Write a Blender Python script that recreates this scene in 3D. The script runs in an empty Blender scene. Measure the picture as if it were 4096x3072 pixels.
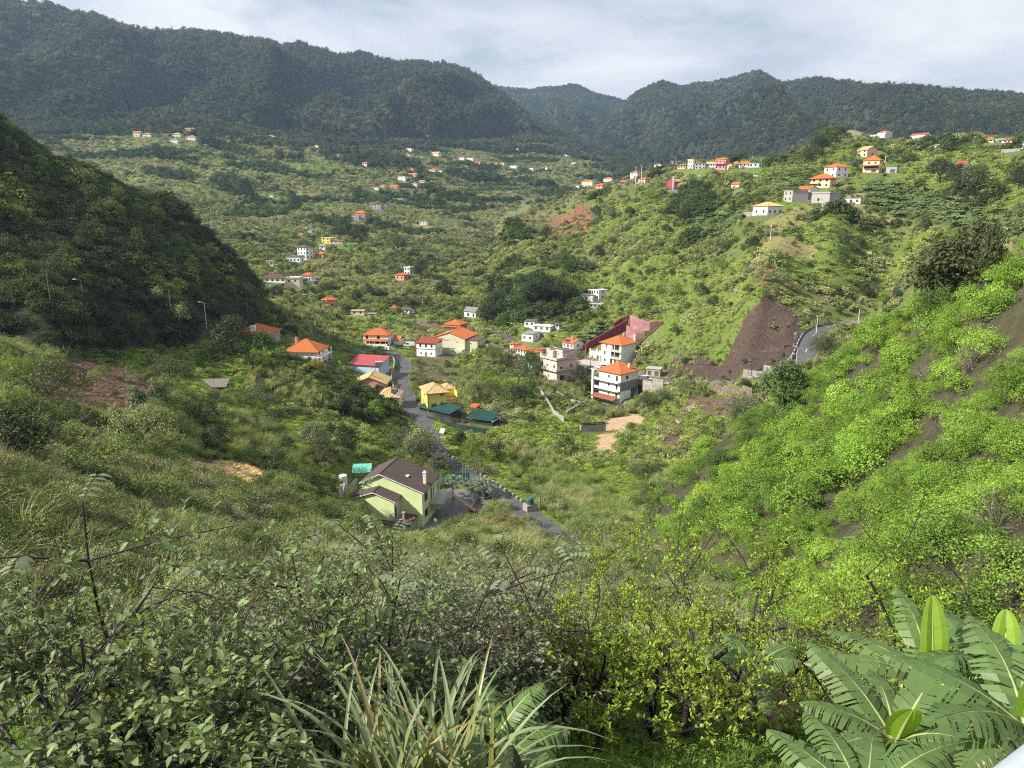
import bpy, math, random
import numpy as np
rnd = random.Random(7); rng = np.random.default_rng(7)
sc = bpy.context.scene; COL = sc.collection
# ------------------------------------------------------------------ camera, sky, sun, exposure
FPX = 2840.0; PITCH = math.atan(686/2840)            # focal length for a 4096 px wide frame; camera tilted down
cam = bpy.data.cameras.new('camera'); cam.sensor_width = 36; cam.lens = 36*FPX/4096; cam.clip_start = .05; cam.clip_end = 20000
camo = bpy.data.objects.new('camera', cam); COL.objects.link(camo); camo.rotation_euler = (math.pi/2-PITCH, 0, 0); sc.camera = camo
SUN_AZ, SUN_EL = math.radians(-106), math.radians(39)  # azimuth from the view direction (+Y), negative = left
world = bpy.data.worlds.new('World'); sc.world = world; world.use_nodes = True
def N(nt, t, **k):
    n = nt.nodes.new(t)
    for a, b in k.items():
        if a == 'inp':
            for i, v in b.items(): n.inputs[i].default_value = v
        else: setattr(n, a, b)
    return n
def build_world():
    nt = world.node_tree; nt.nodes.clear(); L = nt.links.new
    sky = N(nt, 'ShaderNodeTexSky', sky_type='NISHITA', sun_disc=False, sun_elevation=SUN_EL, sun_rotation=SUN_AZ, air_density=1.2, dust_density=1.5)
    tc = N(nt, 'ShaderNodeTexCoord'); sp = N(nt, 'ShaderNodeSeparateXYZ'); L(tc.outputs['Generated'], sp.inputs[0])
    mz = N(nt, 'ShaderNodeMath', operation='MAXIMUM', inp={1: 0.0}); L(sp.outputs[2], mz.inputs[0])
    az = N(nt, 'ShaderNodeMath', operation='ADD', inp={1: .22}); L(mz.outputs[0], az.inputs[0])
    dx = N(nt, 'ShaderNodeMath', operation='DIVIDE'); L(sp.outputs[0], dx.inputs[0]); L(az.outputs[0], dx.inputs[1])
    dy = N(nt, 'ShaderNodeMath', operation='DIVIDE'); L(sp.outputs[1], dy.inputs[0]); L(az.outputs[0], dy.inputs[1])
    cx = N(nt, 'ShaderNodeCombineXYZ'); L(dx.outputs[0], cx.inputs[0]); L(dy.outputs[0], cx.inputs[1])
    n1 = N(nt, 'ShaderNodeTexNoise', inp={'Scale': 1.15, 'Detail': 6.0, 'Roughness': .52, 'Distortion': .35}); L(cx.outputs[0], n1.inputs['Vector'])
    n2 = N(nt, 'ShaderNodeTexNoise', inp={'Scale': 2.3, 'Detail': 5.0, 'Roughness': .5, 'Distortion': .2}); L(cx.outputs[0], n2.inputs['Vector'])
    cl = N(nt, 'ShaderNodeValToRGB'); cl.color_ramp.elements[0].position = .36; cl.color_ramp.elements[0].color = (.48, .55, .67, 1)
    cl.color_ramp.elements[1].position = .66; cl.color_ramp.elements[1].color = (.98, .99, 1.0, 1); L(n1.outputs[0], cl.inputs[0])
    cov = N(nt, 'ShaderNodeMapRange', inp={1: .30, 2: .46, 3: .55, 4: 1.0}); L(n2.outputs[0], cov.inputs[0])
    sk = N(nt, 'ShaderNodeVectorMath', operation='SCALE', inp={'Scale': .10}); L(sky.outputs[0], sk.inputs[0])
    mx = N(nt, 'ShaderNodeMix', data_type='RGBA'); L(cov.outputs[0], mx.inputs['Factor']); L(sk.outputs[0], mx.inputs['A']); L(cl.outputs[0], mx.inputs['B'])
    bg = N(nt, 'ShaderNodeBackground', inp={'Strength': .56}); L(mx.outputs['Result'], bg.inputs[0])
    out = N(nt, 'ShaderNodeOutputWorld'); L(bg.outputs[0], out.inputs[0])
build_world()
sun = bpy.data.lights.new('sun', 'SUN'); sun.energy = 5.0; sun.angle = math.radians(.6); sun.color = (1, .94, .84)
suno = bpy.data.objects.new('sun', sun); COL.objects.link(suno)
from mathutils import Vector, Matrix
suno.rotation_euler = Vector((math.sin(SUN_AZ)*math.cos(SUN_EL), math.cos(SUN_AZ)*math.cos(SUN_EL), math.sin(SUN_EL))).to_track_quat('Z', 'Y').to_euler()
sc.view_settings.view_transform = 'Standard'; sc.view_settings.look = 'None'; sc.view_settings.gamma = 1; sc.view_settings.use_curve_mapping = False
sc.view_settings.exposure = 0.92
sc.cycles.max_bounces = 5; sc.cycles.diffuse_bounces = 2; sc.cycles.glossy_bounces = 2; sc.cycles.transmission_bounces = 3; sc.cycles.transparent_max_bounces = 6
sc.cycles.volume_bounces = 0; sc.cycles.use_denoising = False; sc.cycles.denoiser = 'OPENIMAGEDENOISE'; sc.cycles.denoising_input_passes = 'RGB_ALBEDO_NORMAL'; sc.cycles.adaptive_threshold = .012; sc.cycles.sample_clamp_indirect = 4; sc.cycles.filter_width = 1.1

# ------------------------------------------------------------------ helpers
class MB:
    "collects faces, then links them as ONE mesh object"
    def __init__(s): s.v = []; s.f = []
    def quad(s, *p):
        i = len(s.v); s.v += [tuple(q) for q in p]; s.f.append(tuple(range(i, i+len(p)))); return s
    def box(s, x0, y0, z0, x1, y1, z1):
        i = len(s.v); s.v += [(x0,y0,z0),(x1,y0,z0),(x1,y1,z0),(x0,y1,z0),(x0,y0,z1),(x1,y0,z1),(x1,y1,z1),(x0,y1,z1)]
        s.f += [(i,i+3,i+2,i+1),(i+4,i+5,i+6,i+7),(i,i+1,i+5,i+4),(i+1,i+2,i+6,i+5),(i+2,i+3,i+7,i+6),(i+3,i,i+4,i+7)]; return s
    def prism(s, poly, z0, z1):
        "poly: x, y corners counter-clockwise; z0, z1 heights (number or one per corner)"
        n = len(poly); i = len(s.v); a = z0 if hasattr(z0, '__len__') else [z0]*n; b = z1 if hasattr(z1, '__len__') else [z1]*n
        s.v += [(p[0], p[1], a[k]) for k, p in enumerate(poly)]+[(p[0], p[1], b[k]) for k, p in enumerate(poly)]
        s.f += [tuple(range(i+n-1, i-1, -1)), tuple(range(i+n, i+2*n))]+[(i+k, i+(k+1)%n, i+n+(k+1)%n, i+n+k) for k in range(n)]; return s
    def bar(s, a, b, r, n=4, r2=None): return s.tube([a, b], [r, r if r2 is None else r2], n)
    def tube(s, P, R, n=5, cap=True):
        P = [Vector(p) for p in P]; i0 = len(s.v)
        for k, p in enumerate(P):
            d = (P[min(k+1, len(P)-1)]-P[max(k-1, 0)]); d = d.normalized() if d.length > 1e-9 else Vector((0,0,1))
            a = d.cross(Vector((0,0,1)) if abs(d.z) < .9 else Vector((1,0,0))).normalized(); b = d.cross(a)
            for q in range(n):
                t = 2*math.pi*(q+.5)/n; s.v.append(tuple(p+(a*math.cos(t)+b*math.sin(t))*R[k]))
        for k in range(len(P)-1):
            for q in range(n):
                s.f.append((i0+k*n+q, i0+k*n+(q+1)%n, i0+(k+1)*n+(q+1)%n, i0+(k+1)*n+q))
        if cap: s.f += [tuple(range(i0, i0+n)), tuple(range(i0+(len(P)-1)*n+n-1, i0+(len(P)-1)*n-1, -1))]
        return s
    def lathe(s, prof, n=16, c=(0,0,0)):
        i0 = len(s.v)
        for r, z in prof:
            for q in range(n):
                t = 2*math.pi*q/n; s.v.append((c[0]+r*math.cos(t), c[1]+r*math.sin(t), c[2]+z))
        for k in range(len(prof)-1):
            for q in range(n): s.f.append((i0+k*n+q, i0+k*n+(q+1)%n, i0+(k+1)*n+(q+1)%n, i0+(k+1)*n+q))
        s.f += [tuple(range(i0+n-1, i0-1, -1)), tuple(range(i0+(len(prof)-1)*n, i0+len(prof)*n))]
        return s
    def mesh(s, name, mat, smooth=False):
        m = bpy.data.meshes.new(name); m.from_pydata(s.v, [], s.f)
        if mat: m.materials.append(mat)
        if smooth: m.shade_smooth()
        return m
    def build(s, name, mat, parent=None, loc=None, rz=0, smooth=False): return link(name, s.mesh(name, mat, smooth), parent, loc, rz)
def link(name, mesh, parent=None, loc=None, rz=0):
    o = bpy.data.objects.new(name, mesh); COL.objects.link(o)
    if parent: o.parent = parent
    if loc is not None: o.location = loc
    if rz: o.rotation_euler = (0, 0, rz)
    return o
def tag(o, label, cat=None, group=None, kind=None):
    if label: o['label'] = label
    if cat: o['category'] = cat
    if group: o['group'] = group
    if kind: o['kind'] = kind
    return o
def empty(name, loc, rz=0, label=None, cat=None, group=None):
    o = link(name, None, None, loc, rz); o.empty_display_size = .3; return tag(o, label, cat, group)
def copy_tree(o, parent=None):
    c = o.copy(); COL.objects.link(c); c.parent = parent
    for ch in o.children: copy_tree(ch, c)
    return c
_mats = {}
def mat(name, col, rough=.8, var=.18, scale=3.0, col2=None, bump=0, spec=.3, metal=0, streak=0, obj=True):
    "procedural paint / stone / metal: base colour with two scales of noise, optional vertical rain streaks"
    if name in _mats: return _mats[name]
    m = bpy.data.materials.new(name); m.use_nodes = True; nt = m.node_tree; L = nt.links.new; b = nt.nodes['Principled BSDF']
    b.inputs['Roughness'].default_value = rough; b.inputs['Specular IOR Level'].default_value = spec; b.inputs['Metallic'].default_value = metal
    tc = N(nt, 'ShaderNodeTexCoord')
    n1 = N(nt, 'ShaderNodeTexNoise', inp={'Scale': scale, 'Detail': 6.0, 'Roughness': .65}); L(tc.outputs['Object'], n1.inputs['Vector'])
    c2 = col2 or tuple(c*(1-2*var) for c in col)
    r = N(nt, 'ShaderNodeValToRGB'); r.color_ramp.elements[0].position = .34; r.color_ramp.elements[0].color = (*c2, 1); r.color_ramp.elements[1].position = .62; r.color_ramp.elements[1].color = (*col, 1)
    L(n1.outputs[0], r.inputs[0]); last = r.outputs[0]
    if streak:
        mp = N(nt, 'ShaderNodeMapping', inp={'Scale': (2.2, 2.2, .16)}); L(tc.outputs['Object'], mp.inputs[0])
        n2 = N(nt, 'ShaderNodeTexNoise', inp={'Scale': 1.3, 'Detail': 5.0, 'Roughness': .7}); L(mp.outputs[0], n2.inputs['Vector'])
        mr = N(nt, 'ShaderNodeMapRange', inp={1: .52, 2: .75, 3: 0, 4: streak}); L(n2.outputs[0], mr.inputs[0])
        mx = N(nt, 'ShaderNodeMix', data_type='RGBA', inp={'B': (.07, .07, .06, 1)}); L(mr.outputs[0], mx.inputs['Factor']); L(last, mx.inputs['A']); last = mx.outputs['Result']
    L(last, b.inputs['Base Color'])
    if bump:
        bp = N(nt, 'ShaderNodeBump', inp={'Strength': bump, 'Distance': .05}); n3 = N(nt, 'ShaderNodeTexNoise', inp={'Scale': scale*6, 'Detail': 4.0}); L(tc.outputs['Object'], n3.inputs['Vector'])
        L(n3.outputs[0], bp.inputs['Height']); L(bp.outputs[0], b.inputs['Normal'])
    _mats[name] = m; return m
def leafmat(name, col=None, trans=.35, rough=.5, var=.35, spec=.25, gain=1.0, hue=(1.0, 1.0, 1.0)):
    "leaves: colour from the plant's own tint (or col), a little different from leaf to leaf, light passing through"
    if name in _mats: return _mats[name]
    m = bpy.data.materials.new(name); m.use_nodes = True; nt = m.node_tree; nt.nodes.clear(); L = nt.links.new
    if col is None: src = N(nt, 'ShaderNodeAttribute', attribute_type='INSTANCER', attribute_name='tint').outputs['Color']
    else: src = N(nt, 'ShaderNodeRGB'); src.outputs[0].default_value = (*col, 1); src = src.outputs[0]
    lv = N(nt, 'ShaderNodeAttribute', attribute_name='lv')
    mr = N(nt, 'ShaderNodeMapRange', inp={1: 0, 2: 1, 3: (1-var)*gain, 4: (1+var)*gain}); L(lv.outputs['Fac'], mr.inputs[0])
    sc_ = N(nt, 'ShaderNodeVectorMath', operation='SCALE'); L(src, sc_.inputs[0]); L(mr.outputs[0], sc_.inputs['Scale'])
    if hue != (1.0, 1.0, 1.0): hm = N(nt, 'ShaderNodeVectorMath', operation='MULTIPLY', inp={1: hue}); L(sc_.outputs[0], hm.inputs[0]); sc_ = hm
    tw = N(nt, 'ShaderNodeVectorMath', operation='MULTIPLY', inp={1: (1.15, 1.2, .55)}); L(sc_.outputs[0], tw.inputs[0])
    d = N(nt, 'ShaderNodeBsdfPrincipled', inp={'Roughness': rough, 'Specular IOR Level': spec}) if spec > .05 else N(nt, 'ShaderNodeBsdfDiffuse')
    L(sc_.outputs[0], d.inputs[0]); t = N(nt, 'ShaderNodeBsdfTranslucent'); L(tw.outputs[0], t.inputs[0])
    mx = N(nt, 'ShaderNodeMixShader', inp={0: trans}); L(d.outputs[0], mx.inputs[1]); L(t.outputs[0], mx.inputs[2])
    o = N(nt, 'ShaderNodeOutputMaterial'); L(mx.outputs[0], o.inputs[0]); _mats[name] = m; return m
# ------------------------------------------------------------------ terrain
# A point of the place is written as (u, v, R): the direction in which it is seen (2212 px wide view) and its
# ground distance R in metres; from these the real x, y, z follow. The land is one height field in x, y.
def pdir(px, py, s=4096/2212):
    x = (px*s-2048)/FPX; y = -(py*s-1536)/FPX
    d = np.array([x, math.cos(PITCH)+y*math.sin(PITCH), -math.sin(PITCH)+y*math.cos(PITCH)])
    return d
def azel(px, py, s=4096/2212):
    d = pdir(px, py, s); h = math.hypot(d[0], d[1])
    return math.atan2(d[0], d[1]), d[2]/h
def project(x, y, z):
    f = y*math.cos(PITCH)-z*math.sin(PITCH); u = y*math.sin(PITCH)+z*math.cos(PITCH)
    return 2048+FPX*x/f, 1536-FPX*u/f        # 4096 px frame

AZK = 3.0
class Layer:
    def __init__(s, pts, ridge=(), raw=(), win=(1, 9e9), smooth=0.006, soft=.03):
        s.c = soft
        s.l0, s.l1 = math.log(win[0]), math.log(win[1])
        P = []; V = []
        for u, v, R in pts:
            a, e = azel(u, v); P.append((a*AZK, math.log(R))); V.append(e)
        for u, v, R in ridge:
            a, e = azel(u, v); L = math.log(R)
            for k, de in ((1, 0), (1.15, .045), (1.4, .13), (2.0, .3)):
                P.append((a*AZK, L+math.log(k))); V.append(e-de)
        for u, e, R in raw:
            a, _ = azel(u, 600); P.append((a*AZK, math.log(R))); V.append(e)
        P = np.array(P); V = np.array(V); n = len(P)
        D = np.sqrt(((P[:, None]-P[None])**2).sum(-1)+s.c**2)
        A = np.zeros((n+1, n+1)); A[:n, :n] = D-np.eye(n)*smooth; A[:n, n] = 1; A[n, :n] = 1
        w = np.linalg.solve(A, np.concatenate([V, np.zeros(1)]))
        s.P, s.w = P, w
    def __call__(s, az, lr):
        out = s.w[-1]-2*np.maximum(0, s.l0-lr)-.5*np.maximum(0, lr-s.l1)
        for p, w in zip(s.P, s.w):
            out = out+w*np.sqrt((az*AZK-p[0])**2+(lr-p[1])**2+s.c**2)
        return out

FG = [(u, e, R) for u in (1106, 2000, 2900) for R, e in ((1.5, -1.07), (2, -.85), (3, -1.5), (5, -1.06), (8, -.9), (12, -.79), (18, -.70), (27, -.63), (42, -.56))]+[(u, e, R) for u in (-700, 200) for R, e in ((1.5, -1.07), (2, -.85), (3, -1.45), (5, -1.0), (8, -.85), (14, -.68), (25, -.55))]
BASE = Layer([
 (1230,1170,104),(1000,1010,140),(940,960,155),(1100,1050,132),(1300,1050,134),(1380,1060,132),(1300,1000,155),(1200,900,200),
 (1150,850,228),(1100,800,255),(1000,752,290),(1100,745,292),(960,890,202),(700,880,165),(750,960,142),(600,960,126),(600,900,150),
 (450,900,126),(440,990,106),(300,930,92),(300,1010,80),(150,870,100),(100,970,75),(0,900,80),(0,1000,55),(-400,900,70),
 (850,1140,112),(930,1150,110),(780,1090,116),(740,1040,118),(600,1100,86),(400,1100,62),(200,1100,46),(0,1100,36),(-400,1100,30),
 (1000,1150,104),(1100,1200,84),(1300,1150,104),(1080,1110,114),(560,765,195),(665,785,190),(450,800,170),(400,850,142),(250,830,135),
 (100,800,130),(0,780,125),(-400,780,120),(800,850,202),(860,840,218),(870,770,266),(830,740,295),(700,740,275),(700,680,345),(780,690,345),
 (850,690,355),(610,622,362),(700,665,338),(865,607,430),(820,585,460),(650,560,500),(720,525,560),(600,500,600),(780,470,680),(840,430,780),
 (540,440,760),(870,390,950),(700,380,950),(620,400,880),(450,420,820),(250,390,850),(300,340,980),(400,295,1120),(420,240,1330),(300,260,1250),
 (180,330,1050),(560,300,1230),(720,340,1150),(890,325,1350),(1000,345,1300),(1150,300,1700),(1260,330,1600),(1100,400,1150),(1250,380,1250),
 (1000,450,800),(1050,500,650),(1150,450,850),(950,560,500),(1000,620,420),(1020,690,340),(1080,660,370),(0,330,1050),(-400,330,1050),
 (1240,870,225),(1280,925,195),(1450,960,172),(1500,900,200),(1380,1000,155)],
 raw=FG+[(1500,-.30,300),(1700,-.30,300),(2100,-.35,200),(2300,-.40,120),(2700,-.40,100),(1400,-.12,500),(1700,-.10,500),(2200,-.10,500),(1500,0,1000),
 (2000,.0,1000),(2700,0,900),(400,.10,2000),(1100,.08,2600),(1800,.05,2000),(300,.05,4500),(1100,.04,4500),(2000,.02,4500)])
SPUR = Layer([
 (1460,410,490),(1300,450,500),(1200,480,520),(1120,520,480),(1060,600,410),(1200,560,430),(1400,500,410),(1560,500,370),(1650,460,345),
 (1780,420,385),(1880,370,420),(2000,400,380),(2100,450,330),(2212,480,290),(2000,500,300),(1800,480,320),(1700,520,310),(1640,570,285),
 (1300,640,355),(1280,690,310),(1400,680,298),(1500,640,300),(1560,600,310),(1600,650,268),(1500,720,268),(1640,632,256),(1610,660,258),(1590,770,243),(1640,785,238),(1560,806,243),
 (1480,800,250),(1400,822,254),(1320,800,262),(1340,865,240),(1740,800,226),(1735,760,232),(1745,720,245),(1850,702,268),(1900,690,270),(1690,690,250),(1750,580,300),(1850,620,298),
 (1900,655,285),(1950,600,308),(2050,540,300),(2150,560,270),(1500,850,228),(1560,860,222),(1650,860,205),(1500,900,202),(1600,900,190),(1180,700,312),(1120,730,300),(1180,790,262),(1230,790,265),
 (1750,860,200),(1850,760,235),(1900,740,245)],
 ridge=[(1205,425,580),(1260,400,600),(1330,387,600),(1400,364,560),(1480,352,560),(1560,352,560),(1640,352,545),(1700,345,530),(1750,315,525),(1790,285,525),(1830,290,530),
 (1900,302,510),(2000,308,500),(2100,302,500),(2212,308,480),(2500,310,450),(2900,330,420),(1130,465,560),(1075,500,520)],
 raw=[(1000,-.20,560),(1000,-.2,420),(1000,-.28,300),(1060,-.3,250),(800,-.5,300),(800,-.4,600),(1150,-.35,225),(1250,-.37,190),(1400,-.45,160),(1700,-.45,150),(2200,-.3,170),(2600,-.3,170),(2200,-.6,90),
  (1100,-.3,900),(1500,-.3,1200),(2200,-.3,1200),(500,-.6,400)], win=(150, 1000))
HILL = Layer([
 (0,500,205),(0,700,165),(100,748,152),(300,750,178),(400,738,192),(200,560,208),(350,600,222),(450,660,222),(530,690,225),(110,650,172),(200,680,178),
 (0,400,232),(120,450,235),(300,500,245),(420,570,245),(-400,400,215),(-400,650,160),(250,760,168),(600,735,235),(440,720,205)],
 ridge=[(-400,120,270),(-100,220,265),(0,266,262),(54,305,262),(125,341,262),(193,373,263),(250,406,264),(304,420,268),(358,438,270),(394,459,270),(419,495,268),(458,531,266),
 (501,574,264),(530,603,262),(573,658,258),(602,682,256),(624,707,252),(640,738,246)],
 raw=[(700,-.32,240),(680,-.30,280),(760,-.4,240),(650,-.30,215),(560,-.30,200),(420,-.29,178),(300,-.31,160),(150,-.30,138),(0,-.29,135),(-400,-.27,125),(300,-.5,100),(0,-.5,80),(900,-.6,250),(600,-.5,150)], win=(110, 500))
GREEN = Layer([
 (2212,800,60),(2000,800,82),(1880,850,92),(1800,950,88),(2212,1000,40),(2000,1000,56),(1800,1050,70),(1700,1000,92),(1600,1050,94),(1600,1130,66),(2000,1130,36),(2212,1130,27),
 (2100,700,86),(2600,900,40),(2212,680,78),(1480,1060,108),(1500,1150,80)],
 ridge=[(2900,400,80),(2500,520,88),(2300,560,94),(2212,592,96),(2139,606,98),(2028,655,102),(1955,690,106),(1881,722,110),(1822,785,114),(1763,838,118),(1682,897,122),(1620,945,124),(1556,975,125),(1500,1010,126)],
 raw=[(1400,-.46,110),(1380,-.55,90),(1350,-.62,70),(1500,-.62,50),(1200,-.75,80),(2000,-.74,20),(2600,-.75,16),(1300,-.75,30),(1200,-.55,150),(1500,-.8,15)], win=(20, 200))
MLEFT = Layer([
 (0,150,1600),(0,250,1320),(150,300,1180),(130,200,1480),(250,190,1520),(400,200,1520),(500,260,1400),(620,290,1430),(560,180,1720),(700,230,1620),(800,300,1480),(900,220,1780),(900,290,1560),(1000,300,1650),
 (1000,230,1850),(1100,280,1850),(1180,310,1800),(-400,200,1300),(330,150,1680),(760,170,1850)],
 ridge=[(-800,-20,1700),(-300,-10,1800),(0,12,1900),(100,24,1900),(200,47,1920),(290,78,1950),(340,90,2000),(420,80,2000),(500,87,2020),(580,98,2050),(650,102,2060),(700,110,2080),(780,118,2100),(860,134,2120),
 (900,130,2130),(960,142,2150),(1010,166,2170),(1040,182,2180),(1100,217,2150),(1150,252,2100),(1200,277,2050),(1250,302,2000),(1310,337,1950)],
 raw=[(1400,.02,1900),(1500,-.1,2000),(1350,.0,2300),(0,0,900),(500,0,1000),(1000,0,1200),(1250,.02,1500),(1800,-.3,2000),(-600,0,900)], win=(1000, 4000), smooth=.002, soft=.012)
MFAR = Layer([(1150,260,2800),(1250,290,2600),(1300,310,2500),(1100,240,3000),(1330,260,2900),(1200,220,3200)],
 ridge=[(900,200,3400),(1000,190,3400),(1040,186,3400),(1110,197,3400),(1180,191,3400),(1235,188,3400),(1260,197,3400),(1300,212,3400),(1350,228,3400),(1400,240,3400),(1600,250,3400)],
 raw=[(1000,0,2000),(1300,.0,2000),(1700,0,2200),(600,0,3000),(2000,0,3000)], win=(2300, 5000))
MRIGHT = Layer([
 (1310,330,2050),(1450,345,1550),(1600,340,1400),(1750,330,1330),(1900,300,1300),(2212,300,1200),(1400,270,2200),(1500,280,1900),(1600,250,1950),(1700,260,1750),(1850,250,1700),(2050,260,1600),(2600,320,1100),(1640,220,2150),(1430,230,2450),(1550,220,2300)],
 ridge=[(1285,305,2300),(1320,268,2500),(1357,230,2700),(1390,200,2650),(1430,183,2600),(1452,190,2600),(1475,201,2600),(1500,190,2550),(1560,181,2500),(1600,171,2450),(1635,159,2400),(1660,170,2400),(1692,191,2380),(1720,186,2300),(1770,179,2250),(1830,184,2200),
 (1900,196,2150),(2000,206,2080),(2080,223,2020),(2150,232,1980),(2212,242,1950),(2600,262,1850),(2900,280,1800)],
 raw=[(1240,.02,2100),(1200,-.05,2500),(1000,-.2,2200),(1400,0,1200),(1800,-.02,1000),(2400,0,900)], win=(1000, 4500), smooth=.001, soft=.008)
LAYERS = [BASE, SPUR, HILL, GREEN, MLEFT, MFAR, MRIGHT]

# value noise on a hashed lattice (x, y arrays)
def _hash(i, j, k):
    h = (i.astype(np.int64)*374761393+j.astype(np.int64)*668265263+k*974634777) & 0xffffffff
    h = ((h ^ (h >> 13))*1274126177) & 0xffffffff
    return ((h ^ (h >> 16)) & 0xffff)/65535.0
def vnoise(x, y, k=0):
    i = np.floor(x); j = np.floor(y); fx = x-i; fy = y-j
    fx = fx*fx*(3-2*fx); fy = fy*fy*(3-2*fy)
    a = _hash(i, j, k); b = _hash(i+1, j, k); c = _hash(i, j+1, k); d = _hash(i+1, j+1, k)
    return (a*(1-fx)+b*fx)*(1-fy)+(c*(1-fx)+d*fx)*fy
def fbm(x, y, k=0, o=4, g=.5):
    s = 0; a = 1; t = 0
    for q in range(o):
        s = s+a*vnoise(x*2**q+17.3*q, y*2**q-9.1*q, k+q*31); t += a; a *= g
    return s/t
def smooth(a, b, x):
    t = np.clip((x-a)/(b-a), 0, 1); return t*t*(3-2*t)

NAZ = 520; AZ0, AZ1 = math.radians(-52), math.radians(52)
AZ = np.linspace(AZ0, AZ1, NAZ)
RR = np.concatenate([np.geomspace(1.3, 60, 130, endpoint=False), np.geomspace(60, 1500, 640, endpoint=False), np.geomspace(1500, 5200, 190)])
NR = len(RR)
GA, GL = np.meshgrid(AZ, np.log(RR), indexing='ij')
GR = np.exp(GL); GX = GR*np.sin(GA); GY = GR*np.cos(GA)
E = np.stack([L(GA, GL) for L in LAYERS])
LID = E.argmax(0)
Z = E.max(0)*GR
# gullies and spurs of the mountains, knolls of the slopes, small unevenness near by
def ridged(x, y, k): return 1-np.abs(2*fbm(x, y, k, 4)-1)*2
mt = smooth(1150, 1700, GR)
EMX = np.stack([E[k].max(1) for k in range(len(LAYERS))])[LID, np.arange(NAZ)[:, None]]; calm = .12+.88*smooth(0, .05, EMX-E.max(0))
Z = Z+mt*calm*((ridged(GX/330, GY/1000, 3)-.5)*120+(ridged(GX/120, GY/300, 5)-.5)*42)*np.where(LID >= 4, 1, .3)
Z = Z+smooth(350, 700, GR)*(1-mt)*((fbm(GX/160, GY/160, 9)-.5)*26+(fbm(GX/45, GY/45, 10)-.5)*8)
Z = Z+smooth(120, 260, GR)*(1-smooth(500, 900, GR))*((fbm(GX/30, GY/30, 11)-.5)*4)
Z = Z+np.where((LID == 2)|(LID == 3), 1, 0)*((fbm(GX/24, GY/24, 12)-.5)*9+(fbm(GX/8, GY/8, 13)-.5)*3)
Z = Z+smooth(5, 20, GR)*(1-smooth(60, 160, GR))*((fbm(GX/12, GY/12, 15)-.5)*2)
# terraced fields: level steps across the cultivated slopes
tm = smooth(300, 420, GR)*(1-smooth(1250, 1500, GR))*np.where(LID == 0, 1, np.where(LID == 1, .55, 0))*smooth(.35, .55, fbm(GX/140, GY/140, 21, 3))
st = 3.2+2.6*smooth(500, 1000, GR)
q = Z/st+fbm(GX/60, GY/60, 22, 2)*1.2; fr = q-np.floor(q)
Z = Z+tm*(smooth(.70, .97, fr)-fr)*st
RISER = (tm > .5) & (fr > .70) & (fr < .98)
EL = Z/GR
def column(az):
    t = np.clip((az-AZ0)/(AZ1-AZ0)*(NAZ-1), 0, NAZ-1.001); i = int(t); return i, t-i
def cast(px, py, s=1.0, rmin=1.3, rmax=9e9):
    "first land seen in the direction (px, py): real x, y, z, R"
    a, e = azel(px, py, s); i, t = column(a)
    c = EL[i]*(1-t)+EL[i+1]*t
    ok = np.nonzero((c >= e) & (RR >= rmin) & (RR <= rmax))[0]
    if len(ok) == 0:
        k = int(np.argmax(np.where((RR >= rmin) & (RR <= rmax), c, -9))); R = RR[k]
    else:
        k = max(ok[0], 1); c0, c1 = c[k-1], c[k]; f = 1 if c1 <= c0 else np.clip((e-c0)/(c1-c0), 0, 1); R = RR[k-1]+(RR[k]-RR[k-1])*f
        if RR[k-1] < rmin: R = RR[k]
    return R*math.sin(a), R*math.cos(a), R*e, R
LRR = np.log(RR)
def ground(x, y):
    x = np.asarray(x, float); y = np.asarray(y, float)
    R = np.hypot(x, y); a = np.arctan2(x, y)
    t = np.clip((a-AZ0)/(AZ1-AZ0)*(NAZ-1), 0, NAZ-1.001); i = t.astype(int); t = t-i
    q = np.clip(np.interp(np.log(np.maximum(R, 1e-3)), LRR, np.arange(NR)), 0, NR-1.001); j = q.astype(int); q = q-j
    return (Z[i, j]*(1-q)+Z[i, j+1]*q)*(1-t)+(Z[i+1, j]*(1-q)+Z[i+1, j+1]*q)*t
# ------------------------------------------------------------------ views of the photograph in which positions were measured: x0, y0, scale
CR = {'A': (700,1100,2.765), 'B': (1300,1150,2.765), 'C': (1900,1150,2.765), 'D': (1300,1700,2.011), 'E': (2600,1100,2.212), 'F': (2900,450,1.8495), 'G': (2200,550,2.4578),
      'H': (900,800,2.4578), 'I': (300,400,2.212), 'J': (1200,450,1.8433), 'K': (0,400,1.508), 'L': (0,1400,2.074), 'M': (0,2000,1.548), 'N': (1200,2100,1.58), 'O': (2600,2100,1.4786),
      'P': (2800,850,.7323), 'Q': (1380,1820,2.117), 'R': (1620,1500,3.342), 'S': (2050,1350,3.629), 'T': (2300,1280,2.8), 'U': (0,0,2212/4096)}
def at4(c, x, y): a = CR[c]; return a[0]+x/a[2], a[1]+y/a[2]
def spot(c, x, y, **k): return cast(*at4(c, x, y), **k)
def ppm(R, z): return FPX/math.hypot(R, z)*1.0          # pixels (4096) per metre across the view
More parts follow.
